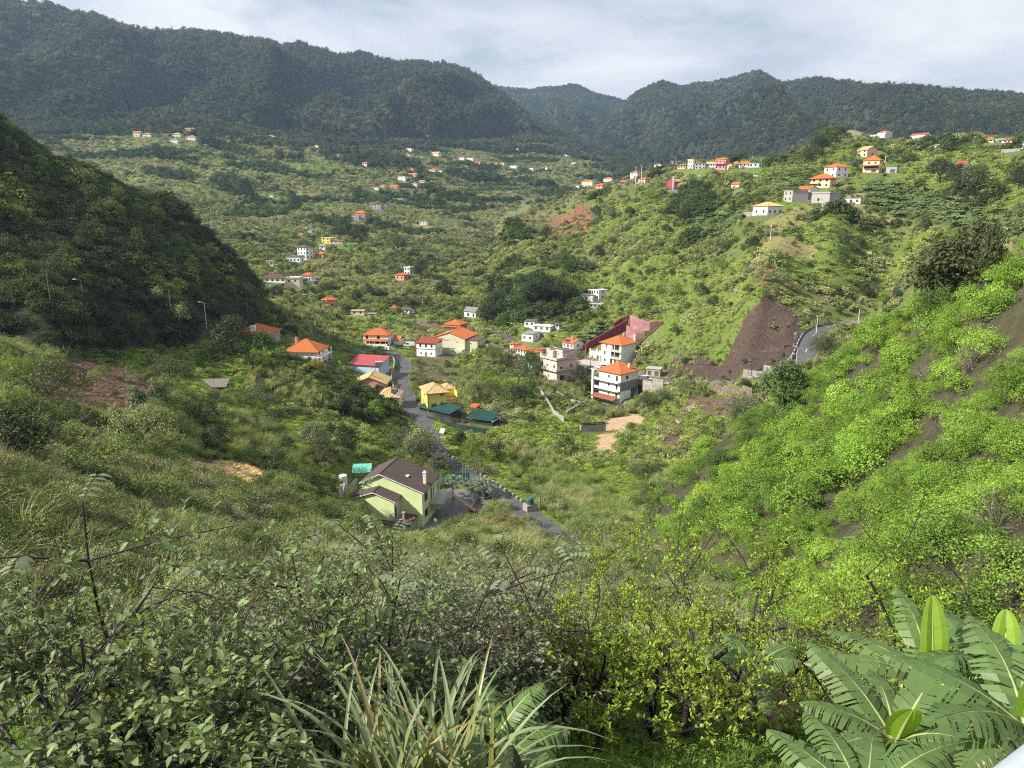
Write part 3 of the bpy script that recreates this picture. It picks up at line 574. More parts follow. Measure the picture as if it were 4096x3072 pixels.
# ---- pale green house in the near valley
def green_house():
    H = place('Q', 660, 612, 500, 80, 285, 20, D=8.2); W, D = H.W, H.D; hr = 6.4; hl = 7.4; xa = W*.31; za = hr+(W-xa)*.36
    H.root = empty('green_house', H.o, H.yaw, 'pale green two-storey house with dark brown tiled roofs beside the courtyard', 'house'); wm = wallmat('lime'); M_EDGE = mat('white_trim', (.75,.74,.70), .8, .2, 3)
    mb = MB(); sid = [(1.2,3.0,1.0,2.6,'shutter'), (1.2,3.0,3.9,5.5,'shutter'), (4.6,6.2,3.0,5.2,'door')]
    wallface(mb, (0,0,0), (1,0,0), (0,-1,0), W, -2, hr, [(W-3.6,W-3.0,.8,1.4)], [(0,hr),(W,hr),(xa,za),(0,hl)]); wallface(mb, (W,0,0), (0,1,0), (1,0,0), D, -2, hr, sid)
    wallface(mb, (W,D,0), (-1,0,0), (0,1,0), W, -2, hr, [], [(0,hr),(W,hr),(W,hl),(W-xa,za)]); wallface(mb, (0,D,0), (0,-1,0), (-1,0,0), D, -2, hl, [])
    mb.build('wall', wm, H.root); fill_openings(H, (W,0,0), (0,1,0), (1,0,0), sid, True)
    H.roof, zr = roof_gable(H, W, D, hr+.08, roofmat('darktile'), .45, .36, 'y', ribs=False, rows=True, apex=.31, zl=hl+.08)
    MB().box(W-.07,-.06,-1.5,W+.02,-.005,hr).build('corner_strip', M_EDGE, H.root)
    mb = MB(); e = -.33
    for a, b in (((-.45,e,hl-.35), (xa,e,za-.13)), ((xa,e,za-.13), (W+.45,e,hr-.25))): mb.quad(a, b, (b[0],b[1],b[2]+.2), (a[0],a[1],a[2]+.2)); mb.quad((a[0],0,a[2]), (b[0],0,b[2]), b, a)
    mb.build('bargeboard', M_EDGE, H.root)
    chim(H, W-.55, 3.2, 6.9, 8.6, .26, 'offwhite'); MB().box(W*.62,2.6,hr+1.42,W*.62+.7,3.5,hr+1.5).build('skylight', M_FRAME, H.roof).rotation_euler = (0,0,0)
    # wing in front, upper floor only
    x0, x1, y0, zb, ze = -.5, W-4.0, -2.6, 1.9, 5.55; w = x1-x0; am = x0+w*.5; zt = ze+w*.5*.34
    mb = MB(); of = [(1.2,1.9,1.6,2.5,'opening')]; orr = [(.35,1.2,.1,2.3,'door')]
    wallface(mb, (x0,y0,zb), (1,0,0), (0,-1,0), w, 0, ze-zb, of, [(0,ze-zb),(w,ze-zb),(w/2,zt-zb)]); mb.quad((x0,y0,zb),(x0,0,zb),(x0,0,ze),(x0,y0,ze)); mb.build('wing', wm, H.root)
    mb = MB(); wallface(mb, (x1,y0,zb), (0,1,0), (1,0,0), 2.6, 0, ze-zb, orr); mb.build('white_side_wall', M_EDGE, H.root)
    fill_openings(H, (x0,y0,zb), (1,0,0), (0,-1,0), of, True); fill_openings(H, (x1,y0,zb), (0,1,0), (1,0,0), orr, True)
    r2, _ = roof_gable(H, w, 2.6, ze+.06, roofmat('darktile'), .4, .34, 'y', ribs=False, rows=True, x0=x0, y0=y0, name='wing_roof')
    mb = MB()
    for a, b in (((x0-.4,y0-.31,ze-.3), (am,y0-.31,zt-.12)), ((am,y0-.31,zt-.12), (x1+.4,y0-.31,ze-.3))): mb.quad(a, b, (b[0],b[1],b[2]+.18), (a[0],a[1],a[2]+.18))
    mb.build('bargeboard', M_EDGE, H.root)
    b = [(w-2.6,w-1.1,-1.2,-.2,'window')]
    extra_block(H, x0+.3, y0+.25, -2.2, w-.3, 2.3, 4.1, 'concrete', [(w-3.4,w-1.9,2.2,3.4,'window')], [], base=2, name='basement')
    extra_block(H, x1, -3.3, -1.9, 3.0, 3.28, 3.5, 'grey', [(.2,.95,1.8,2.9,'window'),(1.1,1.85,1.8,2.9,'window')], [(.8,1.8,.3,2.5,'door')], base=1, name='kitchen_annex')
    roof_shed(H, 2.0, 3.0, 1.75, roofmat('darktile'), .15, .5, x0=x1+1.05, y0=-3.25, axis='y', name='annex_roof')
    H2 = H.roof; mb = MB().box(x1+1.5,-2.9,1.2,x1+1.85,-2.55,3.6); mb.box(x1+1.42,-2.98,3.6,x1+1.93,-2.47,3.72).build('chimney', mat('pale_brick', (.40,.35,.30), .9, .3, 9), H.root)
    pbox(H, 'balcony', M_CONC, x1, -3.2, 1.62, x1+1.0, -.0, 1.86); railing(H, 'railing', mat('dark_rail', (.06,.055,.05), .6), [(x1,-3.15),(x1+1.0,-3.15),(x1+1.0,-.1)], 1.86)
    for i in range(3): MB().tube([(x1+2.2+.25*i,-2.4+.5*i,2.02+.08*i),(x1+2.55+.25*i,-2.3+.5*i,2.02+.08*i)], [.12,.12], 6).build('ridge_tile', roofmat('orange'), H.root)
    # side terrace and stair
    pbox(H, 'terrace', mat('terrace_paving', (.40,.37,.36), .8, .15, 2), W, 3.4, 2.75, W+2.6, D+1.2, 3.0); railing(H, 'railing', M_METAL, [(W+.05,3.45),(W+2.55,3.45),(W+2.55,D+1.15)], 3.0)
    for y in (3.6, 6.2, D+1): MB().bar((W+2.4,y,-.1), (W+2.4,y,2.75), .1, 6).build('post', M_CONC, H.root)
    for y in (4.5, D): MB().bar((W+.3,y,3.0), (W+.3,y,6.1), .13, 6).build('column', M_EDGE, H.root)
    st = MB()
    for i in range(13): st.box(W+2.7+i*.33, D-.2, 2.75-i*.215-.18, W+3.03+i*.33, D+.9, 2.75-i*.215)
    st.build('stair', mat('stair_stone', (.42,.33,.24), .9, .2), H.root)
    settle(H); H.D += 2; CLEAR.append((*world_of(H, W+2.5, 4), 5)); CLEAR.append((*world_of(H, W*.5, -4), 4)); CLEAR.append((*world_of(H, W*.75, -7.5), 3.2)); CLEAR.append((*world_of(H, W*.2, -6), 3.2)); CLEAR.append((*world_of(H, W*.9, -11), 3.5))
    return H
GH = green_house()
def courtyard():
    z = GH.z-.02; Q = [onplane('Q', *p, z)[:2] for p in ((640,700),(800,648),(905,606),(1015,525),(1100,408),(1128,372),(1100,325),(1000,262),(930,262),(860,300),(700,330),(560,640))]
    m = mat('shade_dark_concrete', (.17,.165,.16), .55, .22, .45, spec=.5, bump=.1); ar = sum(Q[i-1][0]*Q[i][1]-Q[i][0]*Q[i-1][1] for i in range(len(Q)))  # house shadow over the court put into this dark colour
    if ar < 0: Q = Q[::-1]
    MBo = MB().prism(Q, z-.3, z); o = MBo.build('courtyard', m); tag(o, 'concrete courtyard, house shade painted into its dark tone, in front of the pale green house', 'courtyard', kind='structure')
    cx = sum(q[0] for q in Q)/len(Q); cy = sum(q[1] for q in Q)/len(Q); CLEAR.append((cx, cy, 7)); carve_pad(cx, cy, z-.1, 6, 6, 0, 4)
    for q in Q: CLEAR.append((*q, 1.6))
    pts = [onplane('Q', *p, z)[:2] for p in ((640,702),(720,676),(800,650),(860,630),(905,607),(960,567),(1015,526),(1060,468),(1100,408),(1122,385))]
    t = empty('retaining_wall', (*pts[0], z), 0, 'curved grey retaining wall with terracotta tiles edging the courtyard', 'wall'); mb = MB(); tl = MB(); M = roofmat('orange')
    for i, (a, b) in enumerate(zip(pts[:-1], pts[1:])):
        d = (b[0]-a[0], b[1]-a[1]); L = math.hypot(*d); n = (d[1]/L*.22, -d[0]/L*.22); P = [(p[0]-pts[0][0], p[1]-pts[0][1]) for p in (a, b)]
        q = [P[0], P[1], (P[1][0]-n[0], P[1][1]-n[1]), (P[0][0]-n[0], P[0][1]-n[1])]
        q = q if (q[1][0]-q[0][0])*(q[2][1]-q[0][1])-(q[1][1]-q[0][1])*(q[2][0]-q[0][0]) > 0 else q[::-1]
        MB().prism(q, -2.6, .35).build('wall_panel', M_CONC, t)
        if 2 <= i <= 6:
            k = int(L/.4)
            for j in range(k):
                u = (j+.5)/k; MB().bar((P[0][0]+d[0]*u-n[0]*1.4, P[0][1]+d[1]*u-n[1]*1.4, .42), (P[0][0]+d[0]*u+n[0]*.4, P[0][1]+d[1]*u+n[1]*.4, .40+rnd.uniform(-.03,.05)), .13, 5).build('ridge_tile', M, t)
courtyard()
# ---- yellow house with tan roof
def yellow_house():
    H = place('R', 305, 505, 62, 400, 250, 78); W, D = H.W, H.D = max(H.W, 8), H.D; c, s = math.cos(H.yaw), math.sin(H.yaw)
    x, y, z, R = cast(*at4('R', 305, 500)); H.o = (x-c*W, y-s*W, H.z); H.c = world_of(H, W/2, D/2); hh = H.h; ym = wallmat('yellow'); M_Q = mat('corner_stone', (.36,.27,.20), .9, .3, 6)
    H.root = empty('yellow_house', H.o, H.yaw, 'bright yellow two-storey house with tan hipped roof and stone corners', 'house')
    a = D*.64; of = [(W*.3,W*.3+1,1.2,2.6,'window'),(W*.65,W*.65+1,1.2,2.6,'window'),(W*.5,W*.5+1.1,hh-2,hh-.7,'window')]
    orr = [(D*.13,D*.30,hh*.17,hh*.17+1.3,'window'),(D*.45,D*.53,hh*.28,hh*.28+1,'window'),(D*.45,D*.53,hh*.83,hh*.83+.75,'window'),(D*.68,D*.78,-1.9,-1.2,'opening')]
    mb = MB(); wallface(mb, (0,0,0), (1,0,0), (0,-1,0), W, -3, hh, of); wallface(mb, (W,0,0), (0,1,0), (1,0,0), D, -3, hh*.55, [q for q in orr if q[3] < hh*.55]); wallface(mb, (W,0,0), (0,1,0), (1,0,0), a, hh*.55, hh, [q for q in orr if q[3] > hh*.55])
    wallface(mb, (W,a,0), (-1,0,0), (0,1,0), 3.2, hh*.55, hh, [(.4,1.5,hh*.56,hh*.56+2,'door')]); wallface(mb, (W-3.2,a,0), (0,1,0), (1,0,0), D-a, hh*.55, hh, []); wallface(mb, (W,D,0), (-1,0,0), (0,1,0), W, -3, hh, []); wallface(mb, (0,D,0), (0,-1,0), (-1,0,0), D, -3, hh, [])
    mb.quad((W-3.2,a,hh*.55),(W,a,hh*.55),(W,D,hh*.55),(W-3.2,D,hh*.55)); mb.build('wall', ym, H.root)
    fill_openings(H, (0,0,0), (1,0,0), (0,-1,0), of, True); fill_openings(H, (W,0,0), (0,1,0), (1,0,0), orr, True); fill_openings(H, (W,a,0), (-1,0,0), (0,1,0), [(.4,1.5,hh*.56,hh*.56+2,'door')], True)
    rm = roofmat('tan'); H.roof = roof_hip(H, W, a+.2, hh+.02, rm, .6, .52); roof_hip(H, W*.55, 2.6, hh+.02, rm, .5, .5, x0=0, y0=D-2.6, name='rear_roof')
    roof_shed(H, 2.6, D-a-.2, hh*.60, rm, .45, -.9, x0=W-2.4, y0=a+.9, axis='x', name='porch_roof')
    MB().box(W-.1,a,hh*.55,W+.25,D+.3,hh*.60).build('parapet', rm, H.root)
    for k in range(10):
        for (x, y) in ((W, 0), (W, D)):
            l = .42 if k % 2 else .26; MB().box(x-.02, y-(.02 if y == 0 else l), -2.6+k*.62 if y else k*hh/10, x+.035, y+(l if y == 0 else .02), -2.6+k*.62+.4 if y else k*hh/10+.4).build('corner_stone', M_Q, H.root)
    for q in orr[:3]: mb = MB(); y0, y1, z0, z1 = q[:4]; mb.box(W,y0-.15,z0-.18,W+.06,y1+.15,z0-.02); mb.box(W,y0-.15,z1+.02,W+.05,y1+.15,z1+.15); mb.box(W,y0-.15,z0-.02,W+.05,y0-.02,z1+.02); mb.box(W,y1+.02,z0-.02,W+.05,y1+.15,z1+.02); mb.build('window_surround', M_Q, H.root)
    settle(H); return H
YH = yellow_house()
def thing_box(name, label, cat, c, cx, cy, wl, wr, h, th, m, roof=None, rm=None, D=None, dz=0, base=2, rise=.5, names=('wall', 'roof'), o=.25, pad=False, ax='y'):
    H = place(c, cx, cy, wl, wr, h, th, D, dz=dz); H.root = empty(name, H.o, H.yaw, label, cat); pbox(H, names[0], m, 0, 0, -base, H.W, H.D, H.h)
    if roof == 'flat': roof_flat(H, H.W, H.D, H.h, rm, o, name=names[1], t=.15)
    elif roof == 'shed': roof_shed(H, H.W, H.D, H.h+.12, rm, o, rise, axis=ax, name=names[1])
    elif roof == 'gable': roof_gable(H, H.W, H.D, H.h+.05, rm, o, .5, 'x', ribs=False, name=names[1])
    settle(H, .3, pad); return H
# terrace, low walls and shed round the yellow house
H = thing_box('yard', 'pale paved terrace with low yellow walls right of the yellow house', 'terrace', 'R', 905, 600, 195, 60, 16, 12, wallmat('offwhite'), D=7, base=3)
for q in ((0,H.D-.2,H.W,H.D), (H.W-.2,0,H.W,H.D-.2)): pbox(H, 'low_wall', wallmat('yellow'), q[0], q[1], H.h, q[2], q[3], H.h+.9)
for q in (H.W+.2, H.W+1.6, H.W+2.6): pbox(H, 'pillar', mat('terracotta_brick', (.42,.20,.09), .9, .2, 6), q, -.6, -1, q+.45, -.15, H.h+1.5)
H = thing_box('garden_oven', 'small orange roofed brick shelter behind the yellow house terrace', 'shelter', 'R', 935, 465, 75, 60, 22, 30, mat('terracotta_brick', (.42,.20,.09)), 'shed', roofmat('orange'), rise=.5)
def green_sheds():
    for nm, lb, pts, sag in (('long_shed', 'long low shed with dark green corrugated roof below the yellow house', [(175,505),(600,610)], 1), ('short_shed', 'shorter dark green corrugated roof shed with white edge right of the brush pile', [(800,655),(1165,705)], 0)):
        a = spot('R', *pts[0]); b = spot('R', *pts[1]); z = max(a[2], b[2])-.7; ax, ay, _ = onplane('R', *pts[0], z); bx, by, _ = onplane('R', *pts[1], z)
        L = math.hypot(bx-ax, by-ay); yaw = math.atan2(by-ay, bx-ax); H = House(); H.o = (ax, ay, z); H.yaw = yaw; H.W = L; H.D = 5; H.R = 200; H.z = z; H.c = world_of(H, L/2, 2.5)
        H.root = empty(nm, H.o, yaw, lb, 'shed'); mb = MB().box(.1,.4,-5,L-.1,4.8,1.6); mb.build('wall', mat('dark_green_board', (.02,.04,.035), .8), H.root)
        n = 8 if sag else 6
        for i in range(n):
            x0, x1 = L*i/n, L*(i+1)/n; z0 = 1.75+rnd.uniform(-.03,.03); mb = MB(); k = 9
            for j in range(k):
                u0, u1 = x0+(x1-x0)*j/k, x0+(x1-x0)*(j+.5)/k; u2 = x0+(x1-x0)*(j+1)/k
                mb.quad((u0,-.2,z0),(u1,-.2,z0+.07),(u1,5,z0+1.27),(u0,5,z0+1.2)); mb.quad((u1,-.2,z0+.07),(u2,-.2,z0),(u2,5,z0+1.2),(u1,5,z0+1.27))
            mb.build('roof_sheet', M_GREENSHEET, H.root)
        if not sag: MB().box(L+.02,-.3,1.6,L+.25,5.1,1.75).build('edge_board', M_FRAME, H.root)
        settle(H, .3, False)
    a = spot('R', 290, 590); b = spot('R', 1080, 790); ax, ay, z = a[:3]; P = [onplane('R', x, y, z-1.6) for x, y in ((290,650),(560,730),(820,790),(1080,830))]
    t = empty('screen_wall', P[0], 0, 'long dark green net screened wall under the sheds', 'wall')
    for p, q in zip(P[:-1], P[1:]):
        L = math.dist(p, q); o = MB().box(0,0,-2,L,.2,2.2).build('net_panel', mat('green_net', (.03,.055,.045), .9, .3, 1), t, (p[0]-P[0][0], p[1]-P[0][1], 0)); o.rotation_euler = (0,0,math.atan2(q[1]-p[1], q[0]-p[0]))
    x, y, z, R = spot('R', 700, 700); mb = MB()
    for i in range(160):
        p = Vector((rnd.uniform(-4,4), rnd.uniform(-1.5,1.5), rnd.uniform(.2,2.2))); d = Vector((rnd.uniform(-1,1), rnd.uniform(-.6,.6), rnd.uniform(-.25,.35))).normalized()*rnd.uniform(.8,2); mb.bar(p, p+d, .03, 3)
    tag(mb.build('brush_pile', M_WOOD, None, (x, y, z+.3)), 'heap of dry brown branches between the two green sheds', 'brush', kind='stuff'); CLEAR.append((x, y, 4))
green_sheds()
# ---- orange roofed houses on the left
H = house('grey_house', 'grey rendered house with long orange tiled roof beside the dark hill', 'A', 1045, 770, 345, 105, 112, 22, 'grey', 'hip', 'orange', (3,1), (1,1), D=9, chimney=None)
H.roof['label'] = 'orange clay tiled hipped roof'; roof_shed(H, H.W*.95, 2.2, H.h*.62, M_GREENSHEET, .1, .75, x0=0, y0=-2.2, name='awning'); pbox(H, 'chimney', wallmat('white'), H.W*.42, .8, H.h, H.W*.42+1.3, 2.0, H.h+2.3, parent=H.roof)
H = house('white_house', 'white house with broad orange hipped roof on the left bank', 'A', 1585, 985, 352, 100, 132, 20, 'white', 'hip', 'orange', (2,1), (3,2), D=8.5, pitch=.6)
chim(H, .6, H.D-1, H.h+.6, H.h+2.4, .35, 'salmon')
pbox(H, 'verandah_slab', wallmat('white'), H.W, 0, H.h*.5, H.W+1.1, H.D, H.h*.5+.2); [MB().bar((H.W+1,y,-1), (H.W+1,y,H.h), .12, 6).build('column', wallmat('white'), H.root) for y in (.2, H.D*.5, H.D-.2)]
thing_box('sheet_shed', 'small shed of white and grey sheets left of the dark leafy tree', 'shed', 'A', 440, 720, 190, 60, 60, 25, mat('dark_board', (.05,.045,.04), .9), 'shed', mat('pale_sheet', (.55,.56,.57), .5, .25, 1.5), rise=1.0, D=5)
thing_box('ruined_shed', 'low ruined shed with collapsing roof among brambles', 'shed', 'A', 560, 1290, 330, 60, 50, 12, mat('old_board', (.09,.07,.055), .9, .3, 3), 'shed', mat('bleached_wood', (.24,.21,.18), .9, .3, 4), rise=.8, D=4)
# ---- middle of the village, left of the valley
H = house('white_villa', 'white house with orange hipped roof and arched porch by the parked cars', 'B', 705, 640, 275, 52, 112, 14, 'white', 'hip', 'orange', ops_f=lambda W, h: [(W*.1,W*.1+1,h*.62,h*.62+1.4,'shutter'),(W*.55,W*.55+1.1,h*.62,h*.62+1.4,'shutter'),(W*.42,W*.62,.6,h*.36,'opening'),(W*.66,W*.95,.6,h*.36,'opening'),(W*.12,W*.34,.6,h*.36,'opening')], ws=(2,2), D=8)
roof_shed(H, H.W*.92, 1.8, H.h*.47, roofmat('orange'), .2, .7, x0=H.W*.06, y0=-1.8, name='porch_roof')
for k in range(5): MB().bar((H.W*(.08+.21*k),-1.7,-1), (H.W*(.08+.21*k),-1.7,H.h*.46), .13, 6).build('column', wallmat('white'), H.root)
pbox(H, 'porch_wall', wallmat('white'), H.W*.06, -1.78, -1, H.W*.97, -1.62, .85)
thing_box('annex', 'small orange roofed annex behind the white porch house', 'annex', 'B', 830, 640, 70, 20, 60, 20, wallmat('offwhite'), 'gable', roofmat('orange'), D=5)
H = house('white_house', 'white house with flat red roof and black shutters', 'B', 1222, 765, 208, 92, 140, 24, 'white', 'flat', 'red', D=7, ops_f=lambda W, h: [(W*(.16+.3*k),W*(.26+.3*k),h*.68,h*.93,'shutter') for k in range(3)]+[(W*.2,W*.28,h*.1,h*.3,'window'),(W*.46,W*.54,-.5,h*.3,'door'),(W*.74,W*.83,h*.1,h*.3,'window')], ws=(1,1), o=.5)
MB().box(-.04,-.04,H.h*.52,H.W+.04,H.D+.04,H.h*.56).build('band', M_DARK, H.root); roof_shed(H, H.W+.2, H.D, H.h+.24, roofmat('red'), .5, .8, x0=-.1, name='tiled_roof')
H = house('beige_building', 'large weathered pale green gabled building with orange roof', 'B', 1548, 735, 350, 60, 165, 22, 'beige', 'gable', 'orange', ops_f=lambda W, h: [(W*.36,W*.40,h*.8,h*.88,'opening'),(W*.45,W*.49,h*.8,h*.88,'opening'),(W*.74,W*.78,h*.72,h*.8,'opening')], ws=(1,1), D=14, axis='y', pitch=.33, base=4)
extra_block(H, H.W-.5, 1.2, 0, 5.5, 9.5, H.h*.88, 'beige', [], [(.8+k*1.9,1.4+k*1.9,zz,zz+1.5,'window') for k in range(5) for zz in (1.2, 4.2)], base=4, name='rear_wing'); roof_flat(H, 5.5, 9.5, H.h*.88, roofmat('brown'), .2, x0=H.W-.5, y0=1.2, name='wing_roof')
extra_block(H, H.W*.58, -3.2, -.5, H.W*.42, 3.18, H.h*.42, 'beige', base=4, name='lower_block')
H = house('tiered_house', 'house with two-tier orange hipped roof above the beige building', 'B', 1490, 475, 172, 66, 60, 25, 'offwhite', 'hip', 'orange', (4,1), (2,1), D=8, pitch=.42)
roof_hip(H, H.W+.6, H.D+.6, H.h-.9, roofmat('orange'), 1.0, .3, x0=-.3, y0=-.3, name='lower_roof')
house('cottage', 'small white gabled cottage with grey slate roof beside stone steps', 'B', 1665, 330, 127, 60, 66, 30, 'white', 'gable', 'greyroof', ops_f=lambda W, h: [(W*.28,W*.45,.3,h*.62,'opening'),(W*.74,W*.9,.1,h*.62,'opening')], ws=(1,0), axis='x', pitch=.6)
house('cottage', 'tiny white cottage with red pyramid roof among bushes in mid valley', 'B', 795, 252, 72, 20, 22, 20, 'white', 'hip', 'rust', (1,1), (1,1), D=5, pitch=.75)
house('cottage', 'white cottage with dark brown gabled roof in the mid valley bushes', 'B', 930, 297, 88, 48, 52, 35, 'offwhite', 'gable', 'brown', (2,1), (1,1), axis='x', pitch=.5)
house('hut', 'small wooden hut with pale roof on the yellow-green field', 'B', 1822, 120, 40, 15, 26, 30, 'concrete', 'gable', 'greyroof', (1,0), (0,0), axis='y', pitch=1.0, D=4, cat='hut')
house('flat_shed', 'flat roofed garden shed below the small pink house', 'B', 430, 302, 138, 20, 42, 10, 'offwhite', 'flat', 'tan', (2,1), (1,1), D=4, cat='shed')
house('flat_shed', 'pale green flat shed between the hedge and the pink house', 'B', 560, 322, 85, 15, 28, 10, 'beige', 'flat', 'greyroof', (1,1), (1,1), D=4, cat='shed')
H = house('metal_shed', 'long shed with pinkish red ribbed metal roof and pale blue end', 'B', 600, 985, 330, 58, 120, 25, 'blue', 'shed', 'pinkred', (0,1), (0,0), D=8, rise=1.6, cat='shed')
H = house('pink_house', 'pink gabled house with mottled tan tile roof at the roadside', 'B', 668, 1140, 345, 20, 78, 10, 'pink', 'gable', 'tan', (0,1), (1,1), D=9, axis='y', pitch=.42, base=3, o=.6); chim(H, H.W*.56, 2.5, H.h+1, H.h+2.9, .2, 'grey', False)
def solar(label, c, x, y, dz):
    px, py, z, R = spot(c, x, y); t = empty('solar_heater', (px, py, z+dz), rnd.uniform(.1,.3), label, 'solar heater'); mb = MB()
    for k in (0, 1): MB().quad((k*1.1,0,0),(k*1.1+1.0,0,0),(k*1.1+1.0,1.3,1.1),(k*1.1,1.3,1.1)).build('panel', M_GLASS, t)
    MB().tube([(-.1,1.4,1.35),(2.2,1.4,1.35)], [.25,.25], 8).build('tank', M_FRAME, t)
    for q in (0, 2): mb.bar((q,0,-1.5), (q,0,0), .04); mb.bar((q,1.3,-1.5), (q,1.3,1.1), .04)
    mb.build('stand', M_METAL, t)
solar('rooftop solar water heater between pink house and red metal roof', 'B', 560, 985, 3.2)
H = house('cream_house', 'cream house with tan hipped roof and satellite dish beside the road', 'B', 827, 1345, 235, 14, 130, 8, 'cream', 'hip', 'tan', (0,1), (1,1), D=7.5, pitch=.55, base=3)
for k in (0, 1): MB().quad((H.W*.62+k*1.1,.6,H.h+1.05),(H.W*.62+1+k*1.1,.6,H.h+1.05),(H.W*.60+.8+k*1.1,2.0,H.h+1.85),(H.W*.60+k*1.1-.2,2.0,H.h+1.85)).build('solar_panel', M_GLASS, H.roof)
mb = MB().lathe([(.05,-.12),(.35,-.08),(.6,.05)], 12, (0,0,0)); d = mb.build('satellite_dish', M_METAL, H.roof, (H.W-.2,-.7,H.h+1.1)); d.rotation_euler = (1.1,0,.4)
# ---- across the stream
def four_storey():
    H = place('C', 1602, 1245, 240, 228, 285, 38); W, D, hh = H.W, H.D, H.h; H.D = D = min(D, 10); wm = wallmat('white'); H.root = empty('apartment_house', H.o, H.yaw, 'tall white four-storey house with balconies and orange hipped roof by the road', 'house')
    f = hh/3.05; of = []; z3 = hh-f
    for r in range(3): of += [(W*.42,W*.42+.8,r*f+.9,r*f+2.1,'window'),(W*.78,W*.78+.9,r*f+.3,r*f+2.2,'shutter')]
    orr = [(D*.3,D*.44,z3+.6,z3+1.9,'shutter'),(D*.5,D*.6,f+.9,f+2.3,'shutter')]
    mb = MB(); wallface(mb, (0,0,0), (1,0,0), (0,-1,0), W, -2, hh, of); wallface(mb, (W,0,0), (0,1,0), (1,0,0), D*.55, -2, z3, [q for q in orr if q[3] < z3]); wallface(mb, (W,0,0), (0,1,0), (1,0,0), D, z3, hh, [orr[0]]); wallface(mb, (W,D*.55,0), (0,1,0), (1,0,0), D*.45, f, z3, []); wallface(mb, (W,D,0), (-1,0,0), (0,1,0), W, -2, hh, []); wallface(mb, (0,D,0), (0,-1,0), (-1,0,0), D, -2, hh, [])
    mb.build('wall', wm, H.root); fill_openings(H, (0,0,0), (1,0,0), (0,-1,0), of, True); fill_openings(H, (W,0,0), (0,1,0), (1,0,0), orr, True)
    MB().box(W,.02,f*.95,W+.05,D,z3-.05).build('grey_face', mat('patchy_grey', (.27,.27,.27), .9, .3, 1.2, streak=.5), H.root)  # dark grey patchy sheet over the middle storey of this side
    H.roof = roof_hip(H, W, D, hh+.02, roofmat('orange'), .7, .55); chim(H, W-1.3, D*.62, hh+.9, hh+2.4, .35, 'peach')
    for r in (1, 2):
        b = MB().box(-1.2,-1.5,r*f-.1,W,-.02,r*f+.12); b.box(-1.2,-1.5,r*f+.12,W,-1.38,r*f+.75); b.box(-1.2,-1.38,r*f+.12,-1.08,-.02,r*f+.75); b.build('balcony', wm, H.root)
    MB().box(-1.9,-1.9,-2,-1.2,-1.2,hh-.2).build('pillar', wm, H.root); MB().bar((W-.1,-.1,-2),(W-.1,-.1,hh-f),.06,5).build('downpipe', M_METAL, H.root)
    roof_shed(H, W+.6, 2.6, .3, roofmat('rust'), .1, .8, x0=-1, y0=-3.4, name='lower_roof')
    t = H.root
    for q in ((-2,-5.6,W+2.6,-5.3), (W+2.35,-5.3,W+2.6,3), (-2,-5.3,-1.75,-1)): pbox(H, 'garden_wall', mat('stained_wall', (.40,.36,.32), .9, .25, .8, streak=.7), q[0], q[1], -6, q[2], q[3], -.9)
    settle(H); carve_pad(*world_of(H, W/2, -3), H.z-1.6, W/2+2, 2.4, H.yaw); CLEAR.append((*world_of(H, W/2, -3), 5)); CLEAR.append((*world_of(H, W/2, -7), 4)); CLEAR.append((*world_of(H, W+4, -2), 3)); return H
FH = four_storey()
